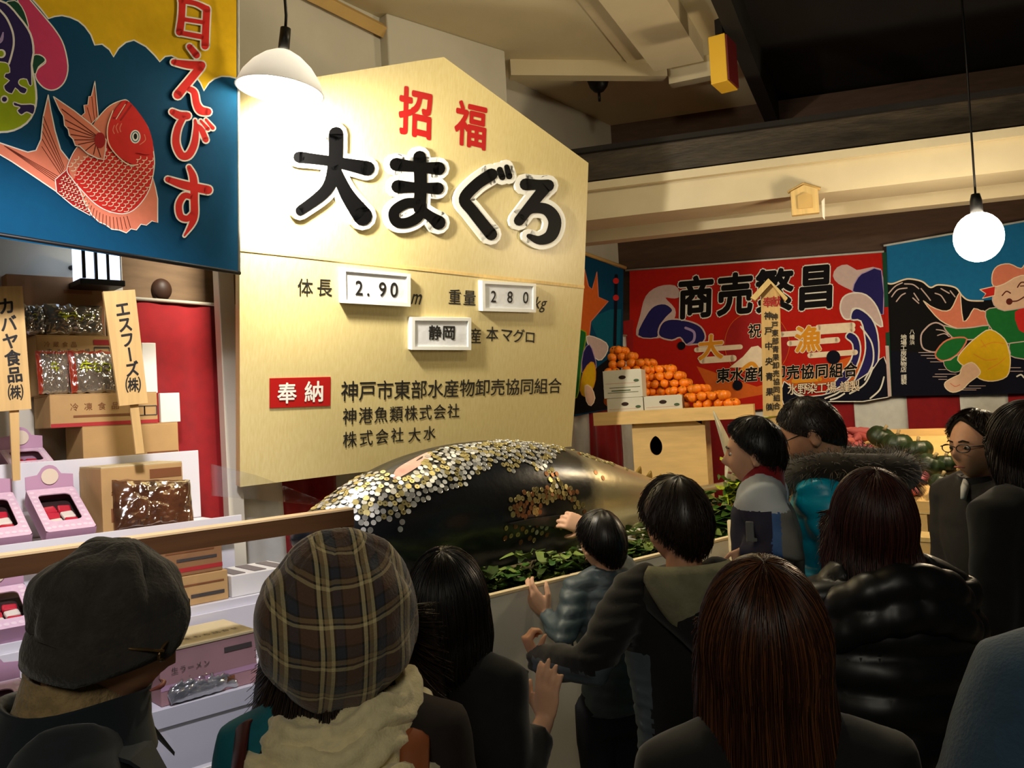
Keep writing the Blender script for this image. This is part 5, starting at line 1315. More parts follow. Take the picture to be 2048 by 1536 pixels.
# ---- sloping crate of sweet potatoes and pumpkins further along
G0 = at(1852,1003,4.62)                                                    # near corner of the crate rim
K_ = lambda u, v, z: G0+Vector((v,u,z))                                    # u along the aisle side toward the oranges, v backwards
cu1, cv1 = 1.02, .86; SL = .40
ct = thing('produce_crate', 'pale wooden crate table heaped with sweet potatoes and pumpkins', 'crate', K_(cu1/2,cv1/2,-G0.z))
def kbox(u0,u1,v0,v1,z0,z1,m): return MB().hexa([K_(u0,v0,z0),K_(u0,v1,z0),K_(u1,v1,z0),K_(u1,v0,z0)],[K_(u0,v0,z1),K_(u0,v1,z1),K_(u1,v1,z1),K_(u1,v0,z1)],m)
kbox(0,cu1,0,.018,-.055,.0,m_hinoki).build('side_board', ct); kbox(0,cu1,-.005,.0,-.066,-.055,m_pine).build('ledge', ct)
kbox(-.018,0,0,cv1,-.055,0,m_hinoki).build('side_board', ct); kbox(-.022,-.0,-.005,cv1,-.066,-.055,m_pine).build('ledge', ct); kbox(cu1,cu1+.018,0,cv1,-.055,.02,m_hinoki).build('side_board', ct)
kbox(-.018,cu1+.018,cv1,cv1+.018,-.055,cv1*SL,m_hinoki).build('back_board', ct)
MB().hexa([K_(0,.02,-.066),K_(0,cv1,-.066),K_(cu1,cv1,-.066),K_(cu1,.02,-.066)],[K_(0,.02,-.035),K_(0,cv1,-.045+cv1*SL),K_(cu1,cv1,-.045+cv1*SL),K_(cu1,.02,-.035)],m_hinoki).build('sloping_floor', ct)
for u, v in ((.03,.03),(cu1-.03,.03),(.03,cv1-.03),(cu1-.03,cv1-.03)): kbox(u-.03,u+.03,v-.03,v+.03,-G0.z,-.068,m_hinoki).build('leg', ct)
def floor_z(u, v): return -.04+v*SL
kn_ = Vector((-SL,0,1)).normalized()
def onslope(px, py, lift): return onp(px, py, G0+Vector((0,0,-.04))+kn_*lift, kn_)
m_sp = [mat('sweet_potato_%s' % k, c, .6, var=.18, scale=16, bump=.4, bscale=40) for k, c in (('rose',(176,84,84)),('pink',(196,104,92)),('plum',(146,66,74)))]
def potato_mesh(k):
    mb = MB(); L = .085; rr = [.004,.014,.022,.027,.028,.026,.021,.012,.003]; path = [Vector((-L+2*L*i/8, .010*math.sin(i*.7+k), .006*math.sin(i*.9+2*k))) for i in range(9)]
    mb.tube(path, [x*(1+.12*math.sin(3*i+k)) for i, x in enumerate(rr)], m_sp[k%3], 12); me = bpy.data.meshes.new('sweet_potato_%d' % k); me.from_pydata(mb.v, [], mb.f); me.materials.append(m_sp[k%3]); me.polygons.foreach_set('use_smooth', [True]*len(me.polygons)); me.update(); return me
pms = [potato_mesh(k) for k in range(4)]
m_pk = mat('pumpkin_green', (44,62,26), .45, var=.5, scale=9, rgb2=(20,34,16), bump=.3, bscale=30, spec=.5); m_pkst = mat('pumpkin_stalk', (150,130,90), .8)
def pumpkin(label, px, py, r, ax=0.0):
    c = onslope(px,py,r*.8); root = thing('pumpkin', label, 'pumpkin', c, 'dark green pumpkins behind the sweet potatoes')
    def fn(dv, q):
        a = math.atan2(dv.y,dv.x); f = 1+.05*math.cos(10*a)*(1-dv.z**2); q = q*f
        if abs(dv.z) > .8: q.z *= 1-.35*(abs(dv.z)-.8)/.2
        return q
    rot = Matrix.Rotation(ax,3,'X') @ Matrix.Rotation(px*.1,3,'Z')
    MB().ell(c, (r,r,r*.8), m_pk, 40, 20, rot=rot, fn=fn).build('body', root)
    ax_ = rot @ Vector((0,0,1)); MB().tube([c+ax_*r*.58, c+ax_*r*.78, c+ax_*r*.92+Vector((.01,0,0))], [.014,.009,.011], m_pkst, 8).build('stalk', root)
    d = c-G0; return (d.y, d.x, r)
pl_ = [('pumpkin at the low end of the crate beside the man with glasses', 1884,966,.066), ('pumpkin in the middle of the row under the red curtain stripe', 1862,930,.080), ('flatter pumpkin with a yellow patch in front of the red stripe', 1838,899,.078),
      ('large pumpkin beneath the white curtain stripe', 1795,888,.09), ('dark pumpkin at the back top of the heap', 1762,874,.085), ('shaded pumpkin between the crate end and the red stripe', 1893,926,.062), ('pumpkin half buried behind the sweet potatoes', 1812,918,.055)]
PK = [pumpkin(*q, ax=.2+.3*math.sin(i*2)) for i, q in enumerate(pl_)]
print('pk', [tuple(round(x,2) for x in q) for q in PK])
put = []
for layer in range(2):
    for i in range(420):
        u = random.uniform(.08,cu1-.08); v = random.uniform(.07,cv1-.05)
        if any((u-a)**2+(v-b_)**2 < (r+.055)**2 for a, b_, r in PK): continue
        if v > .30 and u < .12: continue
        if v > .58 and u < .66 or v > .36 and u < .3: continue
        if any((a-u)**2+(b_-v)**2*1.4 < .0046 and l == layer for a, b_, l in put): continue
        put.append((u,v,layer))
put.sort(key=lambda q: q[2])
for u, v, layer in put:
    z = floor_z(u,v)+.030+layer*.040
    o = bpy.data.objects.new('sweet_potato', random.choice(pms)); COL.objects.link(o); o.location = K_(u,v,z)
    o.rotation_euler = (random.uniform(-.5,.5), random.gauss(-.1,.2), random.choice((random.gauss(.2,.35), random.uniform(0,3.1)))); k = random.uniform(.85,1.15); o.scale = (k*random.uniform(.9,1.1),k,k)
    tag(o, 'pink skinned sweet potato in the long wooden crate', 'sweet potato', 'sweet potatoes heaped in the crate')
print('potatoes', len(put))
# greens hanging about the crate and by the tank
c1 = at(1842,1052,4.2); leafy('salad_bunch', 'pale leafy greens below the crate by the long haired woman', 'leaves', [((c1.x,c1.y,c1.z-.04),(.04,.04,.05))], 70, [m_g2,m_g1], (.05,.10))
c2 = at(1590,952,4.36); leafy('daikon_leaves', 'bright yellow green leaf sprays behind the two dark haired boys heads', 'leaves', [((c2.x,c2.y,c2.z-.10),(.05,.05,.09)),((c2.x-.1,c2.y,c2.z-.12),(.08,.05,.06))], 150, [m_g1,m_g2,mat('yellow_leaf',(176,190,50),.5,var=.2,scale=14)], (.10,.2))
tb_ = thing('greens_stool', 'low wooden stool carrying the leafy greens', 'stool', (c2.x-.05,c2.y,0))
MB().box((c2.x-.05,c2.y,c2.z-.22), (.36,.30,.03), m_hinoki).build('top', tb_)
for sx in (-1,1):
    for sy in (-1,1): MB().box((c2.x-.05+sx*.15,c2.y+sy*.12,(c2.z-.235)/2), (.03,.03,c2.z-.235), m_hinoki).build('leg', tb_)
ts = thing('salad_crate', 'small crate under the pale leafy greens', 'crate', (c1.x,c1.y,0))
MB().box((c1.x,c1.y,(c1.z-.06)/2), (.17,.15,c1.z-.06), m_hinoki, bev=.004).build('body', ts); MB().box((c1.x,c1.y,c1.z-.05), (.18,.16,.02), m_pine).build('rim', ts)
# pale slatted pallet end in the trough beyond the tail
pa = at(1476,1088,4.12)
pr_ = thing('slat_rack', 'small pale slatted wooden rack by the end of the trough', 'rack', (pa.x+.05,pa.y,0))
for i in range(4): MB().box((pa.x+.06,pa.y-.04,pa.z+.10-.05*i), (.34,.03,.018), m_edge, Matrix.Rotation(.12,3,'Y')).build('slat', pr_)
for sx in (-1,1): MB().box((pa.x+.06+sx*.13,pa.y-.015,(pa.z+.12)/2), (.03,.02,pa.z+.12), m_edge).build('upright', pr_)

# ================================================================== THE CROWD
m_skin = mat('skin', (214,158,122), .55, var=.08, scale=18, spec=.4); m_skin2 = mat('skin_pale', (226,176,142), .55, var=.07, scale=18, spec=.4)
m_lip = mat('lips', (176,100,92), .5); m_eyew = mat('eye_white', (228,222,214), .3); m_iris = mat('iris_dark', (28,18,14), .2); m_shoe = mat('black_shoe', (24,22,22), .5); m_trou = mat('dark_trousers', (30,30,38), .8, var=.1)
def hairmats(name, cs, rough=.38): return [mat('%s_hair_%d' % (name, i), c, rough, spec=.45) for i, c in enumerate(cs)]
H_BLACK = hairmats('black', ((16,13,12),(26,21,19),(36,30,26))); H_DARK = hairmats('dark_brown', ((30,21,16),(44,31,22),(58,42,30)))
H_CHEST = hairmats('chestnut', ((46,25,13),(70,38,19),(104,62,32)), .34); H_RED = hairmats('dark_auburn', ((44,22,18),(62,30,22),(82,42,30)))
def V3(*a): return Vector(a)
def hand(mb, W, D, N, k=1.0, curl=(.3,.5,.4), spread=.10, thumb=.5, flip=1):
    """palm, four unequal jointed fingers and a thumb from the side of the palm; W wrist, D toward knuckles, N the way the palm looks"""
    D = D.normalized(); N = (N-D*N.dot(D)).normalized(); T = D.cross(N).normalized()*flip
    rings = []
    for t, w, h in ((-.10,.024,.019),(0,.026,.018),(.25,.035,.017),(.6,.041,.0155),(.95,.041,.0135),(1.04,.036,.010)):
        c = W+D*(.088*k*t); rings.append([c+T*(w*k*math.cos(2*PI*j/14))+N*(h*k*math.sin(2*PI*j/14)) for j in range(14)])
    mb.loft(rings)
    for i, (off, L) in enumerate(((.029,.073),(.010,.081),(-.0095,.075),(-.028,.058))):
        p = W+D*(.083*k-.004*abs(i-1)*k)+T*(off*k); d = (D+T*(spread*(1.2-.8*i))).normalized(); pts = [p-d*.02*k, p]; r = [.0102*k,.0100*k]; a = 0
        for seg, (f, cu) in enumerate(zip((.45,.31,.24), curl)):
            a += cu*(1+.08*i); dd = d*math.cos(a)+N*math.sin(a); p = p+dd*(L*f*k); pts.append(p); r.append((.0095,.0086,.0062)[seg]*k)
        mb.tube(pts, r, None, 10)
    p = W+D*.020*k+T*.024*k; d = (D*.62+T*.75+N*thumb*.4).normalized(); pts = [p-d*.015*k, p, p+d*.040*k]; d2 = (D*.9+T*.3+N*thumb).normalized(); pts += [pts[-1]+d2*.030*k, pts[-1]+d2*.030*k+(d2+N*.3).normalized()*.022*k]
    mb.tube(pts, [.013*k,.0135*k,.0112*k,.0098*k,.0062*k], None, 10)
def headfn(hh, jaw=1.0, fat=1.0):
    def fn(d, q):
        x, y, z = q; f = max(0.0, d.y)
        if d.z < 0:
            x *= 1-.34*jaw*(-d.z)**1.3; y *= 1-.10*(-d.z)
            if d.y > 0: y += .010*(-d.z)*f
            if d.y < 0: y *= 1-.35*(-d.z)**1.5
        elif d.y < 0: y *= 1.05
        if f > 0:
            g = lambda cx, cz, sx, sz: math.exp(-((d.x-cx)/sx)**2-((d.z-cz)/sz)**2)
            y += f*(.024*g(0,-.22,.10,.17)+.008*g(0,-.02,.08,.2)-.008*(g(.34,.02,.16,.11)+g(-.34,.02,.16,.11))+.006*(g(.32,.22,.26,.08)+g(-.32,.22,.26,.08))
                 +.006*g(0,-.53,.2,.06)+.005*g(0,-.64,.17,.05)-.004*g(0,-.585,.2,.03)+.010*g(0,-.84,.22,.12)+.004*(g(.42,-.3,.2,.2)+g(-.42,-.3,.2,.2)))
            y *= 1-.05*f
        return Vector((x*fat, y, z))
    return fn
class Person:
    def __init__(s, label, hc, d, hh=.225, face=0.0, hyaw=0.0, hpitch=0.0, hroll=0.0, lean=0.0, h=None, zroot=0.0, skin=None, sh=1.0, name='person', cat='person'):
        s.hc = at(*hc, d) if not isinstance(hc, Vector) else hc; s.hh = hh; s.b = YAW+math.radians(face)
        s.h = (s.hc.z+hh*.5-zroot) if h is None else h; s.k = s.h/1.70; s.lean = lean; s.skin = skin or m_skin; s.sh = sh
        R = Matrix.Rotation(s.b-PI/2, 3, 'Z'); s.R = R
        base = s.hc-R @ V3(0,lean,0); base.z = zroot if h is None else s.hc.z+hh*.5-h
        s.root = thing(name, label, cat, base); s.root.rotation_euler = (0,0,s.b-PI/2); s.base = base
        s.HC = V3(0, lean, s.h-hh*.5)
        s.HR = Matrix.Rotation(hyaw,3,'Z') @ Matrix.Rotation(hroll,3,'Y') @ Matrix.Rotation(-hpitch,3,'X')
        s.zs = s.h-hh-.055*s.k                                # shoulder line
    def loc(s, P): return s.R.transposed() @ (Vector(P)-s.base)        # place to person
    def yo(s, z):
        z0 = .5*s.h; return 0 if z <= z0 else s.lean*((z-z0)/(s.HC.z-z0))**1.3
    def hp(s, x, y, z): return s.HC + s.HR @ V3(x,y,z)
    def put(s, name, me, label=None, parent=None):
        o = bpy.data.objects.new(name, me); COL.objects.link(o); o.parent = parent or s.root
        if label: o['label'] = label
        return o
    def mesh(s, name, mb, label=None, parent=None):
        o = mb.build(name); o.parent = parent or s.root
        if label: o['label'] = label
        return o
    def arm(s, side, spec):
        """shoulder, elbow, wrist, hand direction in the person's frame"""
        k = s.k; S = V3(side*.165*k*s.sh, s.yo(s.zs)-.01, s.zs-.01*k); ua, fa = .285*k, .255*k
        if spec is None:
            E = S+V3(side*.05*k,-.02*k,-ua); W = E+V3(-side*.02*k,.05*k,-fa); return S,E,W,V3(0,.15,-1),V3(-side,0,0),(.25,.35,.3)
        W = s.loc(spec['at']); v = W-S; L = v.length
        st_ = spec.get('stretch', 1.0); ua *= st_; fa *= st_
        if L > (ua+fa)*.995: W = S+v*((ua+fa)*.995/L); v = W-S; L = v.length
        a = (ua*ua-fa*fa+L*L)/(2*L); hgt = math.sqrt(max(0,ua*ua-a*a)); n = v.normalized(); pole = spec.get('pole', V3(side*.5,-.2,-1)); pole = (pole-n*pole.dot(n)).normalized()
        E = S+n*a+pole*hgt; D = s.R.transposed() @ spec['D'] if 'D' in spec else (W-E); N = s.R.transposed() @ spec['N'] if 'N' in spec else V3(-side,0,0)
        return S,E,W,D,N,spec.get('curl',(.3,.5,.4))
    def body(s, voxel=.009, arms=(None,None), jaw=1.0, fat=1.0, handk=1.0, ears=True):
        mb = MB(); k, hh = s.k, s.hh; s.fat = fat
        r = (hh*.335*fat, hh*.41, hh*.5)
        mb.ell(s.HC, r, None, 56, 44, rot=s.HR, fn=headfn(hh, jaw, 1.0))
        if ears:
            for sx in (-1,1):
                c = s.hp(sx*hh*.335*fat, -hh*.05, -hh*.06); rr = s.HR @ Matrix.Rotation(sx*-.35,3,'Z') @ Matrix.Rotation(.12,3,'X')
                def efn(d, q): return q*(1-.38*math.exp(-((d.x*sx-.8)/.5)**2-(d.z/.5)**2)) if d.x*sx > .2 else q
                mb.ell(c, (hh*.045,hh*.085,hh*.145), None, 16, 14, rot=rr, fn=efn)
                mb.ell(c+rr @ V3(sx*hh*.02,hh*.03,-hh*.10), (hh*.03,hh*.03,hh*.035), None, 10, 8)
        n0 = s.hp(0,-hh*.10,-hh*.30); n1 = V3(0, s.yo(s.zs)-.012*k, s.zs-.02*k)
        mb.tube([n0+V3(0,0,.04*k), n0, (n0+n1)*.5, n1+V3(0,0,.02), n1-V3(0,0,.06*k)], [.054*k,.055*k,.056*k,.068*k,.09*k], None, 20)
        T = [(.98,.06,.055),(1.0,.11,.07),(.97,.150,.085),(.9,.158,.105),(.8,.150,.112),(.68,.130,.10),(.62,.135,.098),(.56,.158,.11),(.535,.14,.10)]
        rings = []
        for f, a, b_ in T:
            z = s.zs*f if f > .6 else s.zs*f; rings.append([V3(a*k*s.sh*math.cos(2*PI*j/24), s.yo(z)+b_*k*math.sin(2*PI*j/24), z) for j in range(24)])
        rings = rings[1:]
        mb.loft(rings[::-1])
        for sx in (-1,1):
            mb.tube([V3(sx*.078*k*s.sh,0,.48*s.h), V3(sx*.085*k*s.sh,.01,.40*s.h), V3(sx*.09*k,.015*k,.275*s.h), V3(sx*.09*k,-.01*k,.20*s.h), V3(sx*.09*k,-.005,.05*s.h)], [.078*k*s.sh,.074*k*s.sh,.054*k,.052*k,.036*k], None, 14)
            mb.tube([V3(sx*.09*k,-.05*k,.035*s.h*.8), V3(sx*.09*k,.03*k,.028*s.h), V3(sx*.092*k,.14*k,.018*s.h)], [.032*k,.036*k,.026*k], None, 12, flat=.7)
        s.arms = []
        for side, spec in zip((-1,1), arms):
            S,E,W,D,N,cu = s.arm(side, spec); s.arms.append((S,E,W))
            mb.tube([S+V3(-side*.03*k,0,-.01), S, (S+E)*.5, E, E+(W-E)*.3, W], [.05*k,.052*k,.045*k,.037*k,.038*k,.026*k], None, 14)
            hand(mb, W, D, N, k*handk*1.0, cu, flip=(spec or {}).get('flip', side), thumb=(spec or {}).get('thumb',.5))
        me = remeshed(mb, voxel, 1 if voxel < .005 else 2, s.skin); s.bodyo = s.put('body', me, None)
        return s
    def face_details(s):
        hh = s.hh
        for sx in (-1,1):
            e = MB(); e.ell(s.hp(sx*hh*.135, hh*.322, hh*.015), (hh*.050,hh*.042,hh*.030), m_eyew, 16, 12, rot=s.HR); e.ell(s.hp(sx*hh*.138, hh*.352, hh*.013), (hh*.026,hh*.015,hh*.026), m_iris, 14, 10, rot=s.HR); s.mesh('eye', e)
            b_ = MB().tube([s.hp(sx*hh*.055,hh*.392,hh*.105), s.hp(sx*hh*.13,hh*.392,hh*.128), s.hp(sx*hh*.21,hh*.345,hh*.100)], [hh*.010,hh*.014,hh*.006], H_BLACK[0], 8); s.mesh('eyebrow', b_)
        l = MB().tube([s.hp(-hh*.10,hh*.362,-hh*.285), s.hp(-hh*.04,hh*.405,-hh*.272), s.hp(0,hh*.408,-hh*.276), s.hp(hh*.04,hh*.405,-hh*.272), s.hp(hh*.10,hh*.362,-hh*.285)], [hh*.006,hh*.016,hh*.016,hh*.016,hh*.006], m_lip, 10); s.mesh('lips', l)
        return s
    def glasses(s, m=None, rim=True):
        hh = s.hh; m = m or mat('dark_frame', (20,18,18), .3, spec=.6); g = MB()
        for sx in (-1,1):
            c = (sx*hh*.15, hh*.43, hh*.01); pts = [s.hp(c[0]+hh*.115*math.cos(a), c[1]-abs(math.cos(a)*sx+1)*.004, c[2]+hh*.062*math.sin(a)) for a in [2*PI*j/18 for j in range(19)]]
            g.tube(pts, hh*.009, m, 6, cap=False)
            g.tube([s.hp(sx*hh*.265,hh*.42,hh*.04), s.hp(sx*hh*.34*s.fat,hh*.25,hh*.04), s.hp(sx*hh*.365*s.fat,-hh*.03,hh*.035), s.hp(sx*hh*.36*s.fat,-hh*.12,-hh*.03)], hh*.009, m, 6)
        g.tube([s.hp(-hh*.04,hh*.45,hh*.03), s.hp(0,hh*.455,hh*.045), s.hp(hh*.04,hh*.45,hh*.03)], hh*.008, m, 6)
        o = s.mesh('glasses', g)
        ln = MB()
        for sx in (-1,1): ln.add([s.hp(sx*hh*.15+hh*.108*math.cos(a), hh*.43, hh*.01+hh*.058*math.sin(a)) for a in [2*PI*j/18 for j in range(18)]], [tuple(range(18))], m_clear)
        s.mesh('lenses', ln, 'clear lenses', o).name = 'lens'
        return s
    # ---------------- hair: scalp shell and separate strands combed over it
    def hair(s, mats, style='short', length=.05, n=1100, thick=.012, puff=1.0, tmax=(64,100,112), bang=0.0, width=.0011, wave=.006, part=False, gather=None, seed=1, curve=0.0, crown=-.32, backy=.06):
        hh = s.hh; k = s.k; r0 = V3(hh*.335*s.fat, hh*.43, hh*.505); rg = random.Random(seed); ax = V3(0,crown,.95).normalized(); fr = V3(0,1,0); fr = (fr-ax*fr.dot(ax)).normalized(); sd = fr.cross(ax).normalized()
        def lim(phi):
            a = abs(phi)/PI
            f = tmax[0]+(tmax[1]-tmax[0])*min(1,a/.5) if a < .5 else tmax[1]+(tmax[2]-tmax[1])*min(1,(a-.5)/.4)
            return math.radians(f)
        def dirv(t, phi): return ax*math.cos(t)+(fr*math.cos(phi)+sd*math.sin(phi))*math.sin(t)
        def surf(t, phi, lift):
            d = dirv(t, phi); q = V3(d.x*r0.x, d.y*r0.y, d.z*r0.z)
            if d.z < 0: q.x *= 1-.12*(-d.z)
            nn = V3(d.x/r0.x, d.y/r0.y, d.z/r0.z).normalized()
            return s.HC+s.HR @ (q+nn*lift)
        def hanglen(phi):
            if style == 'short': return 0
            a = abs(phi)/PI
            return 0 if a < .30 else length*min(1,(a-.30)/.12)
        def point(u, phi, lift, Lh):
            """u 0..1 over the scalp, then hanging straight down"""
            tm = lim(phi)
            if u <= 1 or Lh <= 0: return surf(tm*min(u,1), phi, lift*puff)
            e = surf(tm, phi, lift*puff); g = (u-1)
            out = e-s.HC; out.z = 0; out = out.normalized()
            zz = Lh*g; back = max(0, s.HC.z-s.hh*.55-(e.z-zz))/max(.05,Lh)           # keeps outside the shoulders
            q = e+V3(0,0,-zz)+out*(curve*g*g+.010*math.sin(g*2.2))
            w_ = max(0, min(1, (zz-.04)/.14))*max(0, min(1, (abs(phi)-1.6)/.7)); q.y += (min(q.y, s.yo(s.zs)-backy*k*min(1,g*3))-q.y)*w_
            if gather is not None:
                kk = min(1, g*2.2); G = gather-V3(0,0,zz*.9); q = q*(1-kk)+(G+out*.018)*kk
            return q
        NP, NU = 44, 12; rows_o = []; hang = style != 'short'
        us = [0.02+.98*i/NU for i in range(NU+1)]+([1+i/8 for i in range(1,9)] if hang else [])
        for u in us:
            row = []
            for j in range(NP):
                phi = -PI+2*PI*j/NP; Lh = hanglen(phi); uu = u if (u <= 1 or Lh > 0) else 1
                L_e = thick*(1 if u < .85 else max(.12,(1.05-u)/.2) if (u <= 1 and Lh <= 0) else 1)
                row.append(point(uu, phi, L_e*(1+.10*math.sin(5*phi+seed)), Lh))
            rows_o.append(row)
        mb = MB(); mb.loft(rows_o, mats[0], cap=True)
        inner = []
        mb2 = MB()
        sides = 3
        for i in range(n):
            phi = rg.uniform(-PI,PI); Lh = hanglen(phi)*rg.uniform(.86,1.05); m = mats[min(2,int(rg.random()**1.3*3))]
            lift = thick*rg.uniform(.85,1.25)+.001
            if style == 'short':
                u0 = rg.random()**.6*.92; u1 = min(1.03, u0+length/(hh*.45)/lim(phi)*rg.uniform(.8,1.3)); ups = rg.uniform(.1,1.0)
                us_ = [u0+(u1-u0)*q/5 for q in range(6)]; lf = [lift*(.7+.6*ups*(q/5)) for q in range(6)]
                dphi = rg.gauss(0,.10)
                pts = [point(u_, phi+dphi*q/5, l_, 0) for q, (u_, l_) in enumerate(zip(us_, lf))]
            else:
                u0 = rg.random()**.8*.7; ue = 2*rg.uniform(.94,1.02) if Lh > 0 else 1+.02*rg.random(); N_ = 15 if Lh > 0 else 8; w1, w2 = rg.uniform(0,6), rg.uniform(.4,1)
                pts = []
                for q in range(N_+1):
                    u_ = u0+(ue-u0)*q/N_; ph = phi+.04*math.sin(u_*3+w1)*w2
                    pts.append(point(u_, ph, lift, Lh)+V3(math.sin(u_*5+w1),math.cos(u_*4+w1),0)*wave*w2*max(0,u_-.6))
            mb2.tube(pts, [width*k*(1 if 0 < q < len(pts)-2 else .5) for q in range(len(pts))], m, sides, cap=False)
        mb.v += []; k0 = len(mb.v); mb.v.extend(mb2.v); base = [mb.slot(m) for m in mb2.mats]
        mb.f.extend(tuple(a+k0 for a in f) for f in mb2.f); mb.mi.extend(base[i] for i in mb2.mi); mb.sm.extend(mb2.sm)
        s.hairo = s.mesh('hair', mb); return s
    # ---------------- clothing
    def jacket(s, m, grow=1.0, zlow=.46, sleeve=.068, cuff=.036, puffer=0.0, pk=55, folds=.005, collar=.05, colr=.075, voxel=.013, name='jacket', label=None, sl=(1,1), paint=None, wide=1.0, sleeve_to=(1,1)):
        k = s.k; mb = MB(); zs = s.zs
        T = [(1.045,.085,.075),(1.02,.125,.088),(.99,.172,.105),(.94,.190,.128),(.86,.192,.140),(.76,.180,.142),(.66,.172,.135),(.58,.182,.142),(.5,.188,.148)]
        zz = [zs*t for t, _, _ in T]+[zlow*s.h]; aa = [a for _, a, _ in T]+[.190]; bb = [b_ for _, _, b_ in T]+[.150]
        rings = []
        for z, a, b_ in sorted(zip(zz, aa, bb)):
            if z < zlow*s.h-.001: continue
            rings.append([V3(a*k*s.sh*grow*wide*math.cos(2*PI*j/32), s.yo(z)-.005+b_*k*grow*math.sin(2*PI*j/32), z) for j in range(32)])
        mb.loft(rings)
        if collar:
            n1 = V3(0, s.yo(zs)-.012*k, zs+.0); up_ = (s.hp(0,-s.hh*.10,-s.hh*.34)-n1); up_.normalize()
            mb.tube([n1-up_*.03, n1+up_*(.02*k), n1+up_*(.02*k+collar)], [.10*k*grow,.082*k*grow,colr*k*grow], None, 24)
        for i, (S,E,W) in enumerate(s.arms):
            if not sl[i]: continue
            side = -1 if i == 0 else 1; We = E+(W-E)*sleeve_to[i]
            path = [S+V3(-side*.07*k,0,.005), S, (S+E)*.5, E, E+(We-E)*.5, We]; R_ = [sleeve*k*1.25*grow, sleeve*k*1.12*grow, sleeve*k*grow, sleeve*.9*k*grow, sleeve*.82*k*grow, cuff*1.25*k*grow]
            mb.tube(path, R_, None, 18)
        def fn(co, no):
            if not puffer: return co
            a = np.abs(np.sin(co[:,2]*pk+.5*np.sin(co[:,0]*6)))**.6
            return co+no*((a-1)*puffer)[:,None]
        me = remeshed(mb, voxel, 4, m, folds, 9.0, fn)
        if paint:
            for x in paint[1]: me.materials.append(x)
            for p_ in me.polygons: p_.material_index = paint[0](p_.center)
        s.jk = s.put(name, me, label); return s
    def collar_ring(s, m, r=.085, h=.06, t=.012, name='collar', label=None, drop=0.0, open_=0.0):
        k = s.k; n1 = V3(0, s.yo(s.zs)-.012*k, s.zs+.015*k-drop); up_ = (s.hp(0,-s.hh*.10,-s.hh*.34)-n1).normalized(); rows = []
        for rr, q in ((r*1.18,0),(r*1.05,.5),(r,1.0),(r*1.02,1.06),(r-t,1.0),(r*1.05-t,.5),(r*1.18-t,0)):
            rows.append([n1+up_*(h*q)+V3(rr*k*math.cos(a), rr*k*1.02*math.sin(a), .004*math.sin(3*a)) for a in [2*PI*j/32 for j in range(32)]])
        mb = MB().loft(rows, m, cap=False); o = s.mesh(name, mb, label); return o
    def trousers(s, m=None):
        mb = MB(); k = s.k
        mb.loft([[V3(a*k*s.sh*math.cos(2*PI*j/20), b_*k*math.sin(2*PI*j/20), z*s.h) for j in range(20)] for z, a, b_ in ((.405,.170,.128),(.43,.174,.130),(.50,.172,.126),(.56,.150,.108))])
        for sx in (-1,1): mb.tube([V3(sx*.085*k,0,.48*s.h), V3(sx*.09*k,.01,.38*s.h), V3(sx*.09*k,.012,.25*s.h), V3(sx*.09*k,0,.05*s.h)], [.098*k,.092*k,.074*k,.066*k], None, 16)
        s.put('trousers', remeshed(mb, .02, 2, m or m_trou))
        for sx in (-1,1):
            sh = MB().loft([[V3(sx*.09*k+w*k*math.cos(2*PI*j/16), y0*k+ly*k*math.sin(2*PI*j/16), z*k) for j in range(16)] for z, w, ly, y0 in ((.0,.045,.135,.05),(.02,.048,.138,.05),(.05,.044,.12,.035),(.085,.04,.07,-.01),(.10,.038,.055,-.02))], m_shoe); s.mesh('shoe', sh)
        return s
def strands_on(mb, base_fn, n, L, m, rg, w=.0012):
    for _ in range(n):
        p, d, g = base_fn(rg); q = [p, p+d*L*.5+g*.2*L, p+d*L*.85+g*.55*L]; mb.tube(q, [w,w*.8,w*.3], rg.choice(m), 3, cap=False)
PV = lambda px, py, d: at(px, py, d)
CR, CU, CF = Vector((C_R.x,C_R.y,0)).normalized(), Vector((0,0,1)), Vector((C_F.x,C_F.y,0)).normalized()

m_navy = mat('navy_wool', (26,36,44), .9, var=.12, scale=40, sheen=.25); m_blk = mat('black_wool', (17,17,19), .9, var=.15, scale=40, sheen=.2); m_puff = mat('black_nylon', (20,20,23), .42, var=.1, scale=10, spec=.5)
m_cap = mat('charcoal_wool_cap', (58,54,50), .9, var=.18, scale=60, sheen=.3, bump=.3, bscale=160); m_tan = mat('tan_knit', (158,134,92), .9, var=.25, scale=50, bump=.6, bscale=120, sheen=.3)
m_knit = mat('cream_cable_knit', (234,220,172), .92, var=.10, scale=60, bump=.22, bscale=260, sheen=.4); m_tealc = mat('teal_wool', (18,98,112), .85, var=.1, scale=30); m_maroon = mat('maroon_leather', (70,24,24), .45); m_leath = mat('tan_leather', (150,84,48), .45, var=.15, scale=12)
m_charc = mat('charcoal_fleece', (40,40,42), .95, var=.2, scale=30, sheen=.3); m_greyin = mat('grey_green_hood_lining', (126,124,98), .85, var=.18, scale=20, bump=.3, bscale=60); m_slate = mat('slate_quilted_nylon', (72,86,92), .5, var=.12, scale=12, spec=.45); m_band = mat('pale_grey_band', (150,152,160), .7)
m_turq = mat('turquoise_nylon', (0,178,214), .38, var=.08, scale=10, spec=.5); m_fur = [mat('fur_%d' % i, c, .9, sheen=.4) for i, c in enumerate(((46,38,28),(78,66,44),(112,96,66)))]
m_jred = mat('red_fleece', (150,18,26), .9, sheen=.4); m_jnavy = mat('navy_panel', (26,28,58), .75); m_jblue = mat('blue_sleeve', (64,104,164), .7, var=.08, scale=12); m_jwhite = mat('pale_grey_yoke', (186,196,206), .7); m_jgrey = mat('grey_strip', (120,122,118), .75)
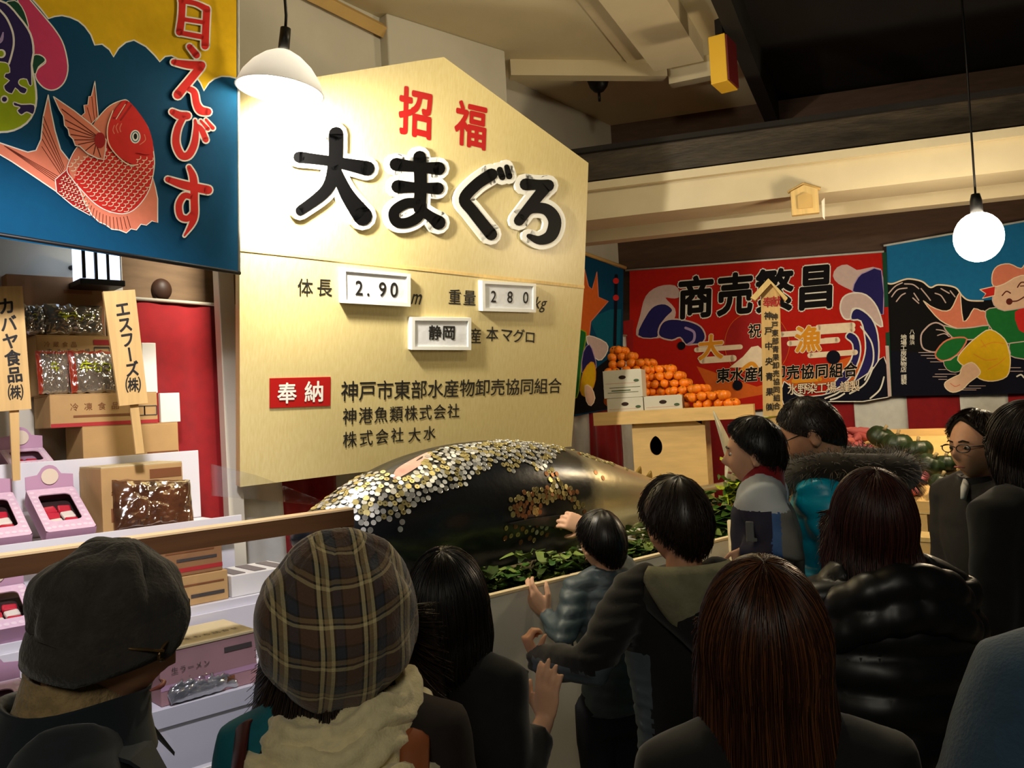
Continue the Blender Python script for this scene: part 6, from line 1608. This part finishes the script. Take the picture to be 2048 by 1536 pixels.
m_dkcoat = mat('dark_grey_coat', (44,40,38), .88, var=.15, scale=30); m_blueg = mat('blue_grey_fleece', (48,74,96), .92, var=.1, scale=50, sheen=.3, bump=.2, bscale=200)

# plaid cloth: woven bands in both directions
def plaid():
    m = bpy.data.materials.new('brown_plaid_wool'); m.use_nodes = True; nt = m.node_tree; b = nt.nodes['Principled BSDF']; b.inputs['Roughness'].default_value = .92; b.inputs['Sheen Weight'].default_value = .3
    tc = nt.nodes.new('ShaderNodeTexCoord'); sp_ = nt.nodes.new('ShaderNodeSeparateXYZ'); nt.links.new(tc.outputs['UV'], sp_.inputs[0])
    def bands(sock, k, stops):
        mu = nt.nodes.new('ShaderNodeMath'); mu.operation = 'MULTIPLY'; mu.inputs[1].default_value = k; nt.links.new(sock, mu.inputs[0])
        fr = nt.nodes.new('ShaderNodeMath'); fr.operation = 'FRACT'; nt.links.new(mu.outputs[0], fr.inputs[0])
        r = nt.nodes.new('ShaderNodeValToRGB'); r.color_ramp.interpolation = 'CONSTANT'; nt.links.new(fr.outputs[0], r.inputs[0]); el = r.color_ramp.elements
        el[0].position = stops[0][0]; el[0].color = (*lin(stops[0][1]),1); el[1].position = stops[1][0]; el[1].color = (*lin(stops[1][1]),1)
        for p_, c in stops[2:]: e = el.new(p_); e.color = (*lin(c),1)
        return r.outputs[0]
    BR, DK, CRM, TAN, BL = (92,66,48), (34,32,20), (206,190,140), (150,128,88), (52,54,64)
    u = bands(sp_.outputs[0], 1/.068, [(0,BR),(.22,DK),(.27,CRM),(.36,DK),(.40,TAN),(.50,CRM),(.58,DK),(.63,BL),(.82,DK),(.86,BR)])
    v = bands(sp_.outputs[1], 1/.058, [(0,BR),(.25,DK),(.31,BL),(.55,DK),(.60,TAN),(.72,DK),(.77,CRM),(.86,BR)])
    mx = nt.nodes.new('ShaderNodeMix'); mx.data_type = 'RGBA'; mx.inputs[0].default_value = .42; nt.links.new(u, mx.inputs[6]); nt.links.new(v, mx.inputs[7])
    n = nt.nodes.new('ShaderNodeTexNoise'); n.inputs['Scale'].default_value = 220; nt.links.new(tc.outputs['Object'], n.inputs['Vector']); bp = nt.nodes.new('ShaderNodeBump'); bp.inputs['Strength'].default_value = .35; bp.inputs['Distance'].default_value = .004
    nt.links.new(n.outputs[0], bp.inputs['Height']); nt.links.new(bp.outputs[0], b.inputs['Normal']); nt.links.new(mx.outputs[2], b.inputs['Base Color']); return m
m_plaid = plaid()
def capmesh(P, c, r, m, seams=8, depth=.05, nu=72, nv=30, rot=None, low=-.75, pinch=.0, slump=0.0, uvscale=None):
    """soft panelled cap crown: grooves along the seams, gathered at the band"""
    R_ = P.HR if rot is None else P.HR @ rot; V = []; F = []; UV = []
    tmax = math.acos(low)
    for i in range(nv+1):
        t = tmax*i/nv
        for j in range(nu):
            a = 2*PI*j/nu; d = V3(math.sin(t)*math.cos(a), math.sin(t)*math.sin(a), math.cos(t))
            g = 1-depth*math.exp(-(math.sin(seams*a/2)/.22)**2)*min(1,math.sin(t)*1.6)
            q = V3(d.x*r[0]*g, d.y*r[1]*g, d.z*r[2]*g); q.z += -slump*max(0,-d.y)*.5+.006*noise.noise(d*3.1); q += q.normalized()*(.010*noise.noise(d*2.3+V3(5,1,2)))
            if pinch and d.z < -.2: f = 1-pinch*((-.2-d.z)/(-.2-low))**1.5; q.x *= f; q.y *= f
            V.append(P.hp(*c)+R_ @ q); UV.append((a*r[0]*1.0 if False else q.x+q.y*.35, t*r[2]))
    for i in range(nv):
        for j in range(nu): F.append((i*nu+j, (i+1)*nu+j, (i+1)*nu+(j+1)%nu, i*nu+(j+1)%nu))
    F.append(tuple(range(nv*nu, (nv+1)*nu)))
    mb = MB().add(V, F, m, True); o = P.mesh('cap', mb)
    uv = o.data.uv_layers.new(name='cloth')
    for p_ in o.data.polygons:
        for li, vi in zip(p_.loop_indices, p_.vertices): uv.data[li].uv = UV[vi]
    return o

# --- man in the panelled cap, looking down at the stall
P1 = Person('man in a charcoal panelled cap, glasses and navy coat looking into the glass stall', (216,1258), 1.30, .236, face=-66, hyaw=-.32, hpitch=.30, hroll=.06, lean=.15, skin=m_skin)
P1.body(.008).face_details().glasses(mat('gold_rim', (150,120,80), .3, metal=.8)).hair(H_BLACK, 'short', .05, 500, .004, tmax=(60,100,128), seed=2, puff=.5)
P1.jacket(m_navy, 1.0, zlow=.42, collar=.03, colr=.09, folds=.006).trousers()
hh = P1.hh
cp = capmesh(P1, (0,-hh*.02,hh*.10), (hh*.41,hh*.48,hh*.45), m_cap, 8, .05, low=-.30)
bd = MB(); rows = []
for z, g in ((.04,1.00),(-.06,1.05),(-.16,1.06),(-.24,1.03),(-.24,.99),(-.05,.97)):
    rows.append([P1.hp(hh*.385*g*math.cos(a), -hh*.0+hh*.44*g*math.sin(a), hh*(z+.23*max(0,math.sin(a))-.04*max(0,-math.sin(a)))) for a in [2*PI*j/48 for j in range(48)]])
P1.mesh('cap_band', bd.loft(rows, m_cap, cap=False), 'wide turned band of the cap')
P1.mesh('cap_button', MB().ell(P1.hp(0,-hh*.02,hh*.545), (.012,.012,.006), m_cap, 12, 8))
P1.collar_ring(m_tan, .080, .085, .012, 'scarf', 'tan knitted scarf', drop=-.015); P1.collar_ring(m_navy, .108, .085, .010, 'coat_collar', 'stand up navy coat collar', drop=.02)
n1 = V3(0,P1.yo(P1.zs),P1.zs)
for sx in (-1,1): P1.mesh('lapel', slabpoly([n1+V3(sx*.09,.0,.04), n1+V3(sx*.13,.07,.015), n1+V3(sx*.09,.135,-.06), n1+V3(sx*.05,.10,.01)], V3(sx*.35,.2,1).normalized(), .006, m_navy))

# --- woman in the big plaid cap
P2 = Person('woman in a big brown plaid cap with a cream knitted scarf and long dark hair', (680,1262), 1.46, .225, face=2, hpitch=.05, hroll=.10, lean=.03, skin=m_skin2)
P2.body(.009).hair(H_DARK, 'long', .21, 1700, .020, tmax=(70,100,110), seed=5, curve=.085, width=.0012).face_details()
hh = P2.hh
capmesh(P2, (0,-hh*.12,hh*.10), (hh*.585,hh*.60,hh*.66), m_plaid, 8, .03, low=-.80, pinch=.22, slump=.05, rot=Matrix.Rotation(.28,3,'X'))
rows = [[P2.hp(hh*.40*math.cos(a)*(1+.12*q), hh*.40*math.sin(a)+hh*.02+q*hh*.25*math.sin(a), hh*(.14-.10*q)-.004*w) for a in [PI*.12+PI*.76*j/16 for j in range(17)]] for q, w in ((0,0),(.5,0),(1,0),(1,1),(.5,1),(0,1))]
P2.mesh('cap_brim', MB().loft(rows, m_plaid, closed=False)); P2.mesh('cap_button', MB().ell(P2.hp(0,-hh*.28,hh*.73), (.011,.011,.007), m_plaid, 12, 8))
P2.jacket(mat('dark_brown_wool', (38,30,26), .9, var=.15, scale=40), 1.0, collar=.02, folds=.005, paint=(lambda c: 1 if c.x < -.085 and c.z > P2.zs-.2 else 0, [m_tealc]), label='dark coat with a teal shoulder').trousers()
def rolls(P, spec, m, name, label, knit=True):
    """thick knitted scarf rolls laid round the neck"""
    mb = MB(); k = P.k; c0 = V3(0,P.yo(P.zs)-.012*k,P.zs)
    for (r, tr_, z, tx, ty, a0, a1, bulge) in spec:
        N_ = 90; path = []; rad = []
        for i in range(N_+1):
            a = a0+(a1-a0)*i/N_; rr = r*(1+.06*math.sin(3*a+z*50)); path.append(c0+V3(rr*math.cos(a), rr*1.02*math.sin(a), z+tx*math.cos(a)+ty*math.sin(a)+.006*math.sin(5*a)))
            rad.append(tr_*(1+bulge*math.sin(a*.5)+.03*math.sin(a*7)))
        n = 36; pre = len(mb.v); mb.tube(path, rad, m, n)
        if knit:
            for vi in range(pre, len(mb.v)):
                i = (vi-pre)//n; j = (vi-pre) % n; c = path[min(i,N_)]; d = Vector(mb.v[vi])-c
                mb.v[vi] = tuple(c+d*(1+.12*math.cos(j*2*PI/n*6+1.3*math.sin(i*.45))+.035*math.cos(i*1.6)))
    return P.mesh(name, mb, label)
rolls(P2, [(.105,.040,+.005,.01,.015,-3.6,3.0,.0),(.128,.047,-.045,-.015,.01,-4.4,1.8,.05),(.092,.036,.040,.015,.02,-3.2,2.6,0)], m_knit, 'scarf', 'chunky cream cable knit scarf')
st = MB(); k = P2.k; z_ = P2.zs
st.tube([V3(-.10,.12,z_-.10), V3(-.135,.07,z_+.03), V3(-.15,-.03,z_+.035), V3(-.145,-.12,z_-.05), V3(-.17,-.14,z_-.35), V3(-.24,-.05,z_-.6)], .016, m_maroon, 10, flat=.4); P2.mesh('bag_strap', st, 'maroon leather bag strap')
st = MB(); st.tube([V3(.085,.13,z_-.16), V3(.115,.09,z_+.01), V3(.125,-.0,z_+.035), V3(.125,-.08,z_+.0), V3(.12,-.13,z_-.10), V3(.11,-.15,z_-.4)], .024, m_leath, 10, flat=.35); P2.mesh('bag_strap', st, 'tan leather strap')
bg = MB().box(V3(-.285,-.02,z_-.70), (.07,.26,.2), m_maroon, bev=.02); P2.mesh('shoulder_bag', bg)

# --- woman with the black bob
P3 = Person('woman with a smooth black bob and black coat, one hand raised at the white trough', (893,1212), 1.98, .225, face=-6, hpitch=.12, lean=.04, skin=m_skin2, sh=.88)
hD = PV(1090,1440,2.00)
P3.body(.0046, (None, dict(at=hD, D=CU*.98+CR*.12, N=(CR*.6+CF*.8), curl=(.12,.2,.15), pole=V3(.15,-.2,-1), thumb=.2, stretch=1.08))).hair(H_BLACK, 'long', .125, 1300, .017, tmax=(66,100,108), seed=9, wave=.003, curve=-.018).face_details()
P3.jacket(m_blk, 1.04, collar=.05, folds=.006, cuff=.034, sleeve_to=(1,.86)).trousers()

# --- child reaching over to the fish
P4 = Person('black haired child in a slate jacket reaching over the trough to the tuna', (1203,1084), 3.30, .222, face=8, hyaw=.45, hpitch=.10, lean=.03, skin=m_skin2, sh=.86)
h1 = flank(1120,1016,.03)
tgt = (h1[0] if h1 else at(1110,1015,3.7)); wr = at(1166,1044,(tgt-CAM).dot(C_F)-.06)
hl = PV(1094,1226,3.30)
P4.body(.0046, (dict(at=hl, D=(CU*.75-CR*.65+CF*.2), N=(CF*.7+CR*.5), curl=(.25,.5,.5), pole=V3(-.5,-.4,-.8), flip=-1),
               dict(at=wr, D=(-CR*.92+CU*.38+CF*.10), N=(CF*.85-CU*.25), curl=(.42,.62,.5), pole=V3(.7,.1,-.5), flip=1, thumb=.9, stretch=1.16)), handk=1.28)
P4.hair(H_BLACK, 'short', .14, 1200, .013, tmax=(60,94,124), seed=12, width=.0013).face_details()
P4.jacket(m_slate, 1.0, collar=.05, folds=.006, puffer=.010, pk=70, cuff=.036, sleeve_to=(.97,.80)).trousers()

# --- young man with the hooded jacket
P5 = Person('short haired youth in a black jacket with a grey lined hood thrown back', (1352,1045), 2.46, .240, face=12, hyaw=.25, hpitch=.08, lean=.05, skin=m_skin)
hc5 = PV(1072,1318,2.42)
P5.body(.0046, (dict(at=hc5, D=(CU*.9-CR*.35), N=(CF*.4+CR*.9), curl=(.9,1.1,.8), pole=V3(-.7,-.5,-.6), flip=-1, thumb=.9), None), handk=.84).hair(H_DARK, 'short', .055, 1800, .015, tmax=(62,97,121), seed=15, width=.0012).face_details()
z5 = P5.h
def paint5(c):
    a = P5.arms[0]; 
    if c.x < -.16*P5.k and c.z < P5.zs-.16 and c.y < .06: return 1
    if .485*z5 < c.z < .515*z5: return 2
    return 1 if c.z < .485*z5 else 0
P5.jacket(m_blk, 1.06, zlow=.40, collar=.03, folds=.005, puffer=.007, pk=95, paint=(paint5, [m_slate, m_band]), label='black jacket with slate quilted sleeves and a pale band')
def hood(P, m, lining, r=.155, drop=.05, back=.10, label=None, depth=.15, name='hood'):
    """hood lying open on the upper back: thick soft rim and a hanging pouch"""
    k = P.k; c = V3(0, P.yo(P.zs)-back*.35, P.zs+.02-drop*.3); rows = []; N_ = 40
    for t, (rr, dz, yy) in enumerate(((.62,.05,.0),(.78,.055,-.01),(.98,.03,-.02),(1.06,-.02,-.035),(1.0,-.08,-.055),(.84,-.135,-.07),(.55,-.17,-.075),(.2,-.185,-.07))):
        row = []
        for j in range(N_):
            a = 2*PI*j/N_; bk = max(0,-math.sin(a)); fr_ = max(0,math.sin(a))
            z = dz*(depth/.15)*(.35+.65*bk)-.02*fr_+.006*math.sin(4*a+t); row.append(c+V3(r*k*rr*math.cos(a)*1.06, r*k*rr*math.sin(a)*.72+yy*bk*1.1-.012, z))
        rows.append(row)
    o = P.mesh(name, MB().loft(rows[1:], m, cap=True), label)
    inn = [[c+(p-c)*.93+V3(0,0,.004) for p in rows[2]], [c+(p-c)*1.0+V3(0,0,.007) for p in rows[1]], [c+V3((p-c).x*.8,(p-c).y*.8,-.01) for p in rows[0]]]
    P.mesh('hood_lining', MB().loft(inn, lining, cap=False), 'lining of the hood'); return o
hood(P5, m_blk, m_charc, .150, label='black hood lying on the back')
# pale lining patch folded outward over the back of the hood
cz = V3(0,P5.yo(P5.zs),P5.zs); rows = []
for i in range(21):
    w_ = (i-10)/10; a = -PI*.5+1.0*w_-.12; k = P5.k; dr = 1-abs(w_)**2.2
    rows.append([cz+V3(r_*math.cos(a)*1.02-.015, r_*.74*math.sin(a)-.062-q*.012, zz0+(zz1-zz0)*dr) for r_, zz0, zz1, q in ((.140*k,.075,.075,0),(.158*k,.060,.055,.3),(.166*k,.05,.01,.7),(.164*k,.045,-.04,1),(.150*k,.04,-.085,1.1),(.128*k,.035,-.105,1))])
md_ = P5.mesh('hood_facing', MB().loft(rows, m_greyin, closed=False), 'pale grey green lining turned outward'); sm_ = md_.modifiers.new('thick','SOLIDIFY'); sm_.thickness = .008; sm_.offset = 1
P5.trousers()

# --- woman with the chestnut hair, close by
P9 = Person('woman with straight shiny chestnut hair seen from behind in dark clothes', (1530,1292), 1.30, .228, face=-4, hpitch=.06, lean=.02, skin=m_skin2)
P9.body(.009).hair(H_CHEST, 'long', .40, 2600, .016, tmax=(66,98,104), seed=20, curve=.012, width=.0010, wave=.004).face_details()
P9.jacket(m_blk, 1.0, collar=.03).trousers()

# --- woman in the black puffer coat
P8 = Person('woman with long dark auburn hair over a black quilted puffer coat with a hood', (1748,1045), 2.08, .222, face=4, hpitch=.05, lean=.02, skin=m_skin2, sh=1.05)
P8.body(.009).hair(H_RED, 'long', .17, 2200, .016, tmax=(66,98,106), seed=23, curve=.025, wave=.010, backy=.12).face_details()
P8.jacket(m_puff, 1.20, zlow=.36, collar=.04, folds=.006, puffer=.022, pk=38, label='black quilted puffer coat').trousers()
def phood(P, m):
    k = P.k; c = V3(0,P.yo(P.zs)-.03,P.zs+.005); mb = MB()
    for q, (r, tr_, dz) in enumerate(((.150,.052,.015),(.165,.050,-.05))):
        path = []; rad = []
        for i in range(61):
            a = -PI*1.0+PI*1.0*i/60; bk = max(0,-math.sin(a)); path.append(c+V3(r*1.18*k*math.cos(a), r*.58*k*math.sin(a)-.015*bk, dz+.02*bk-.055*math.cos(a)**2)); rad.append(tr_*k*(.86+.16*abs(math.sin(i*.40)))*(.75+.25*min(1,4*min(i,60-i)/60)))
        mb.tube(path, rad, None, 16)
    me = remeshed(mb, .009, 3, m, .004, 14); return P.put('hood', me, 'quilted black hood lying round the shoulders')
phood(P8, m_puff)

# --- father with glasses and the fur trimmed turquoise jacket, child on his arm
P6 = Person('short haired man with glasses in a turquoise puffer jacket with a fur trimmed hood', (1622,866), 2.96, .240, face=62, hyaw=.10, hpitch=.38, lean=.12, skin=m_skin)
hold = PV(1560,1180,2.86)
P6.body(.0062, (dict(at=hold, pole=V3(-.3,-.6,-.9), D=None or (-CR*.9+CU*.1), N=CU), None)).hair(H_DARK, 'short', .020, 2200, .007, tmax=(58,97,126), seed=27, width=.0009, crown=-.2).face_details().glasses()
P6.jacket(m_turq, 1.10, zlow=.42, collar=.04, folds=.007, puffer=.012, pk=42, label='turquoise puffer jacket').trousers()
def furhood(P):
    k = P.k; rg = random.Random(4); mb = MB(); c = V3(0,P.yo(P.zs)-.03,P.zs+.06); path = []; rad = []
    for i in range(41):
        a = 2*PI*i/40; bk = max(0,-math.sin(a)); path.append(c+V3(.165*k*math.cos(a), .125*k*math.sin(a)-.075*bk, .012-.035*math.sin(a)*-1*.6-.055*bk*.2+.05*max(0,math.sin(a))*-1)); rad.append((.048+.016*bk)*k)
    mb.tube(path, rad, m_fur[0], 16, cap=False)
    def base(r_):
        i = r_.randrange(40); a = r_.uniform(0,2*PI); t = (path[i+1]-path[i]).normalized(); u_ = t.cross(V3(0,0,1)).normalized(); v_ = u_.cross(t); d = u_*math.cos(a)+v_*math.sin(a)
        return path[i].lerp(path[i+1], r_.random())+d*rad[i]*.95, (d+t*r_.gauss(0,.5)).normalized(), V3(0,0,-.6)
    strands_on(mb, base, 2600, .042*k, m_fur, rg, .0011)
    P.mesh('fur_trim', mb, 'dark olive fur trim round the hood')
    hb = MB().ell(c+V3(0,-.13*k,-.07*k), (.17*k,.085*k,.11*k), m_turq, 24, 16); P.mesh('hood', hb, 'turquoise hood lying behind the fur')
furhood(P6)
P7 = Person('small child held on an arm, in a navy and blue jacket with a red collar', (1508,905), 2.74, .205, face=72, hyaw=.0, hpitch=.05, lean=.02, h=1.06, skin=m_skin2, sh=.98)
hx = PV(1488,1098,2.66)
P7.body(.0042, (dict(at=hx, D=(CU*-.75-CR*.3), N=CF, curl=(.4,.6,.5), pole=V3(-.6,-.6,-.4), flip=-1), None), handk=1.0).hair(H_BLACK, 'short', .05, 1300, .013, tmax=(58,95,122), seed=31, width=.0011).face_details()
zs7, k7 = P7.zs, P7.k
def paint7(c):
    arm = c.x < -.155*k7
    if c.y > -.040*k7 and c.z < zs7-.04*k7: return 0
    if arm: return 2 if (c.z > zs7-.045*k7 or c.z < zs7-.27*k7) else (3 if c.y < -.085*k7 else 1)
    if c.z > zs7-.035*k7: return 2
    if c.y < -.075*k7: return 3
    return 0
P7.jacket(m_jnavy, 1.22, zlow=.40, collar=.02, folds=.006, sleeve=.085, cuff=.05, sleeve_to=(.88,1), voxel=.008, paint=(paint7, [m_jblue, m_jwhite, m_jgrey]), label='navy jacket with pale yoke and blue sleeves').trousers()
P7.collar_ring(m_jred, .098, .085, .012, 'collar', 'tall red fleece collar')
lg = MB(); pc = V3(-.278*k7, .010*k7, zs7-.135*k7)
for i, (w, h_, m) in enumerate(((.085,.06,m_jgrey),(.012,.036,m_blk),(.012,.036,m_blk))):
    o_ = (0,-.016,.014)[i]; lg.box(pc+V3(-.003*(1 if i else 0),o_+(.0 if i else .0),0), (.012,w,h_), m, bev=.003)
P7.mesh('badge', lg, 'grey badge with two dark bars')

# --- man with glasses facing along the crowd
P10 = Person('man with wavy hair and glasses in a dark coat turned sideways beside the pumpkins', (1952,893), 3.20, .238, face=112, hyaw=-.05, hpitch=.03, lean=.09, skin=m_skin)
P10.body(.0058).face_details().glasses().hair(H_DARK, 'short', .05, 1600, .018, tmax=(47,92,122), seed=35, width=.0012)
P10.jacket(m_dkcoat, 1.08, zlow=.40, collar=.02, colr=.085, folds=.006).trousers()
P10.collar_ring(m_blk, .092, .05, .010, 'coat_collar', 'dark turned up coat collar')
sh_ = MB().tube([V3(.01,P10.yo(P10.zs)+.075,P10.zs+.055), V3(.0,P10.yo(P10.zs)+.095,P10.zs+.03), V3(-.01,P10.yo(P10.zs)+.12,P10.zs-.01)], [.012,.016,.01], m_whitec, 8); P10.mesh('shirt_front', sh_)
# --- figure at the picture edge
P11 = Person('dark haired person in a black coat cut off by the picture edge', (2052,895), 2.62, .240, face=20, lean=.02, skin=m_skin)
P11.body(.010).hair(H_DARK, 'long', .10, 800, .018, seed=38).face_details().jacket(m_blk, 1.04, collar=.05).trousers()
# --- big blue grey shoulder close to the camera
P12 = Person('tall person in a blue grey fleece filling the lower corner', (2385,1050), 0.98, .245, face=-14, lean=.0, skin=m_skin)
P12.body(.012, (dict(at=PV(1800,2500,.97), pole=V3(-1,-.3,.1)), None)).hair(H_BLACK, 'short', .05, 500, .012, seed=40).face_details().jacket(m_blueg, 1.12, collar=.05, folds=.004).trousers()
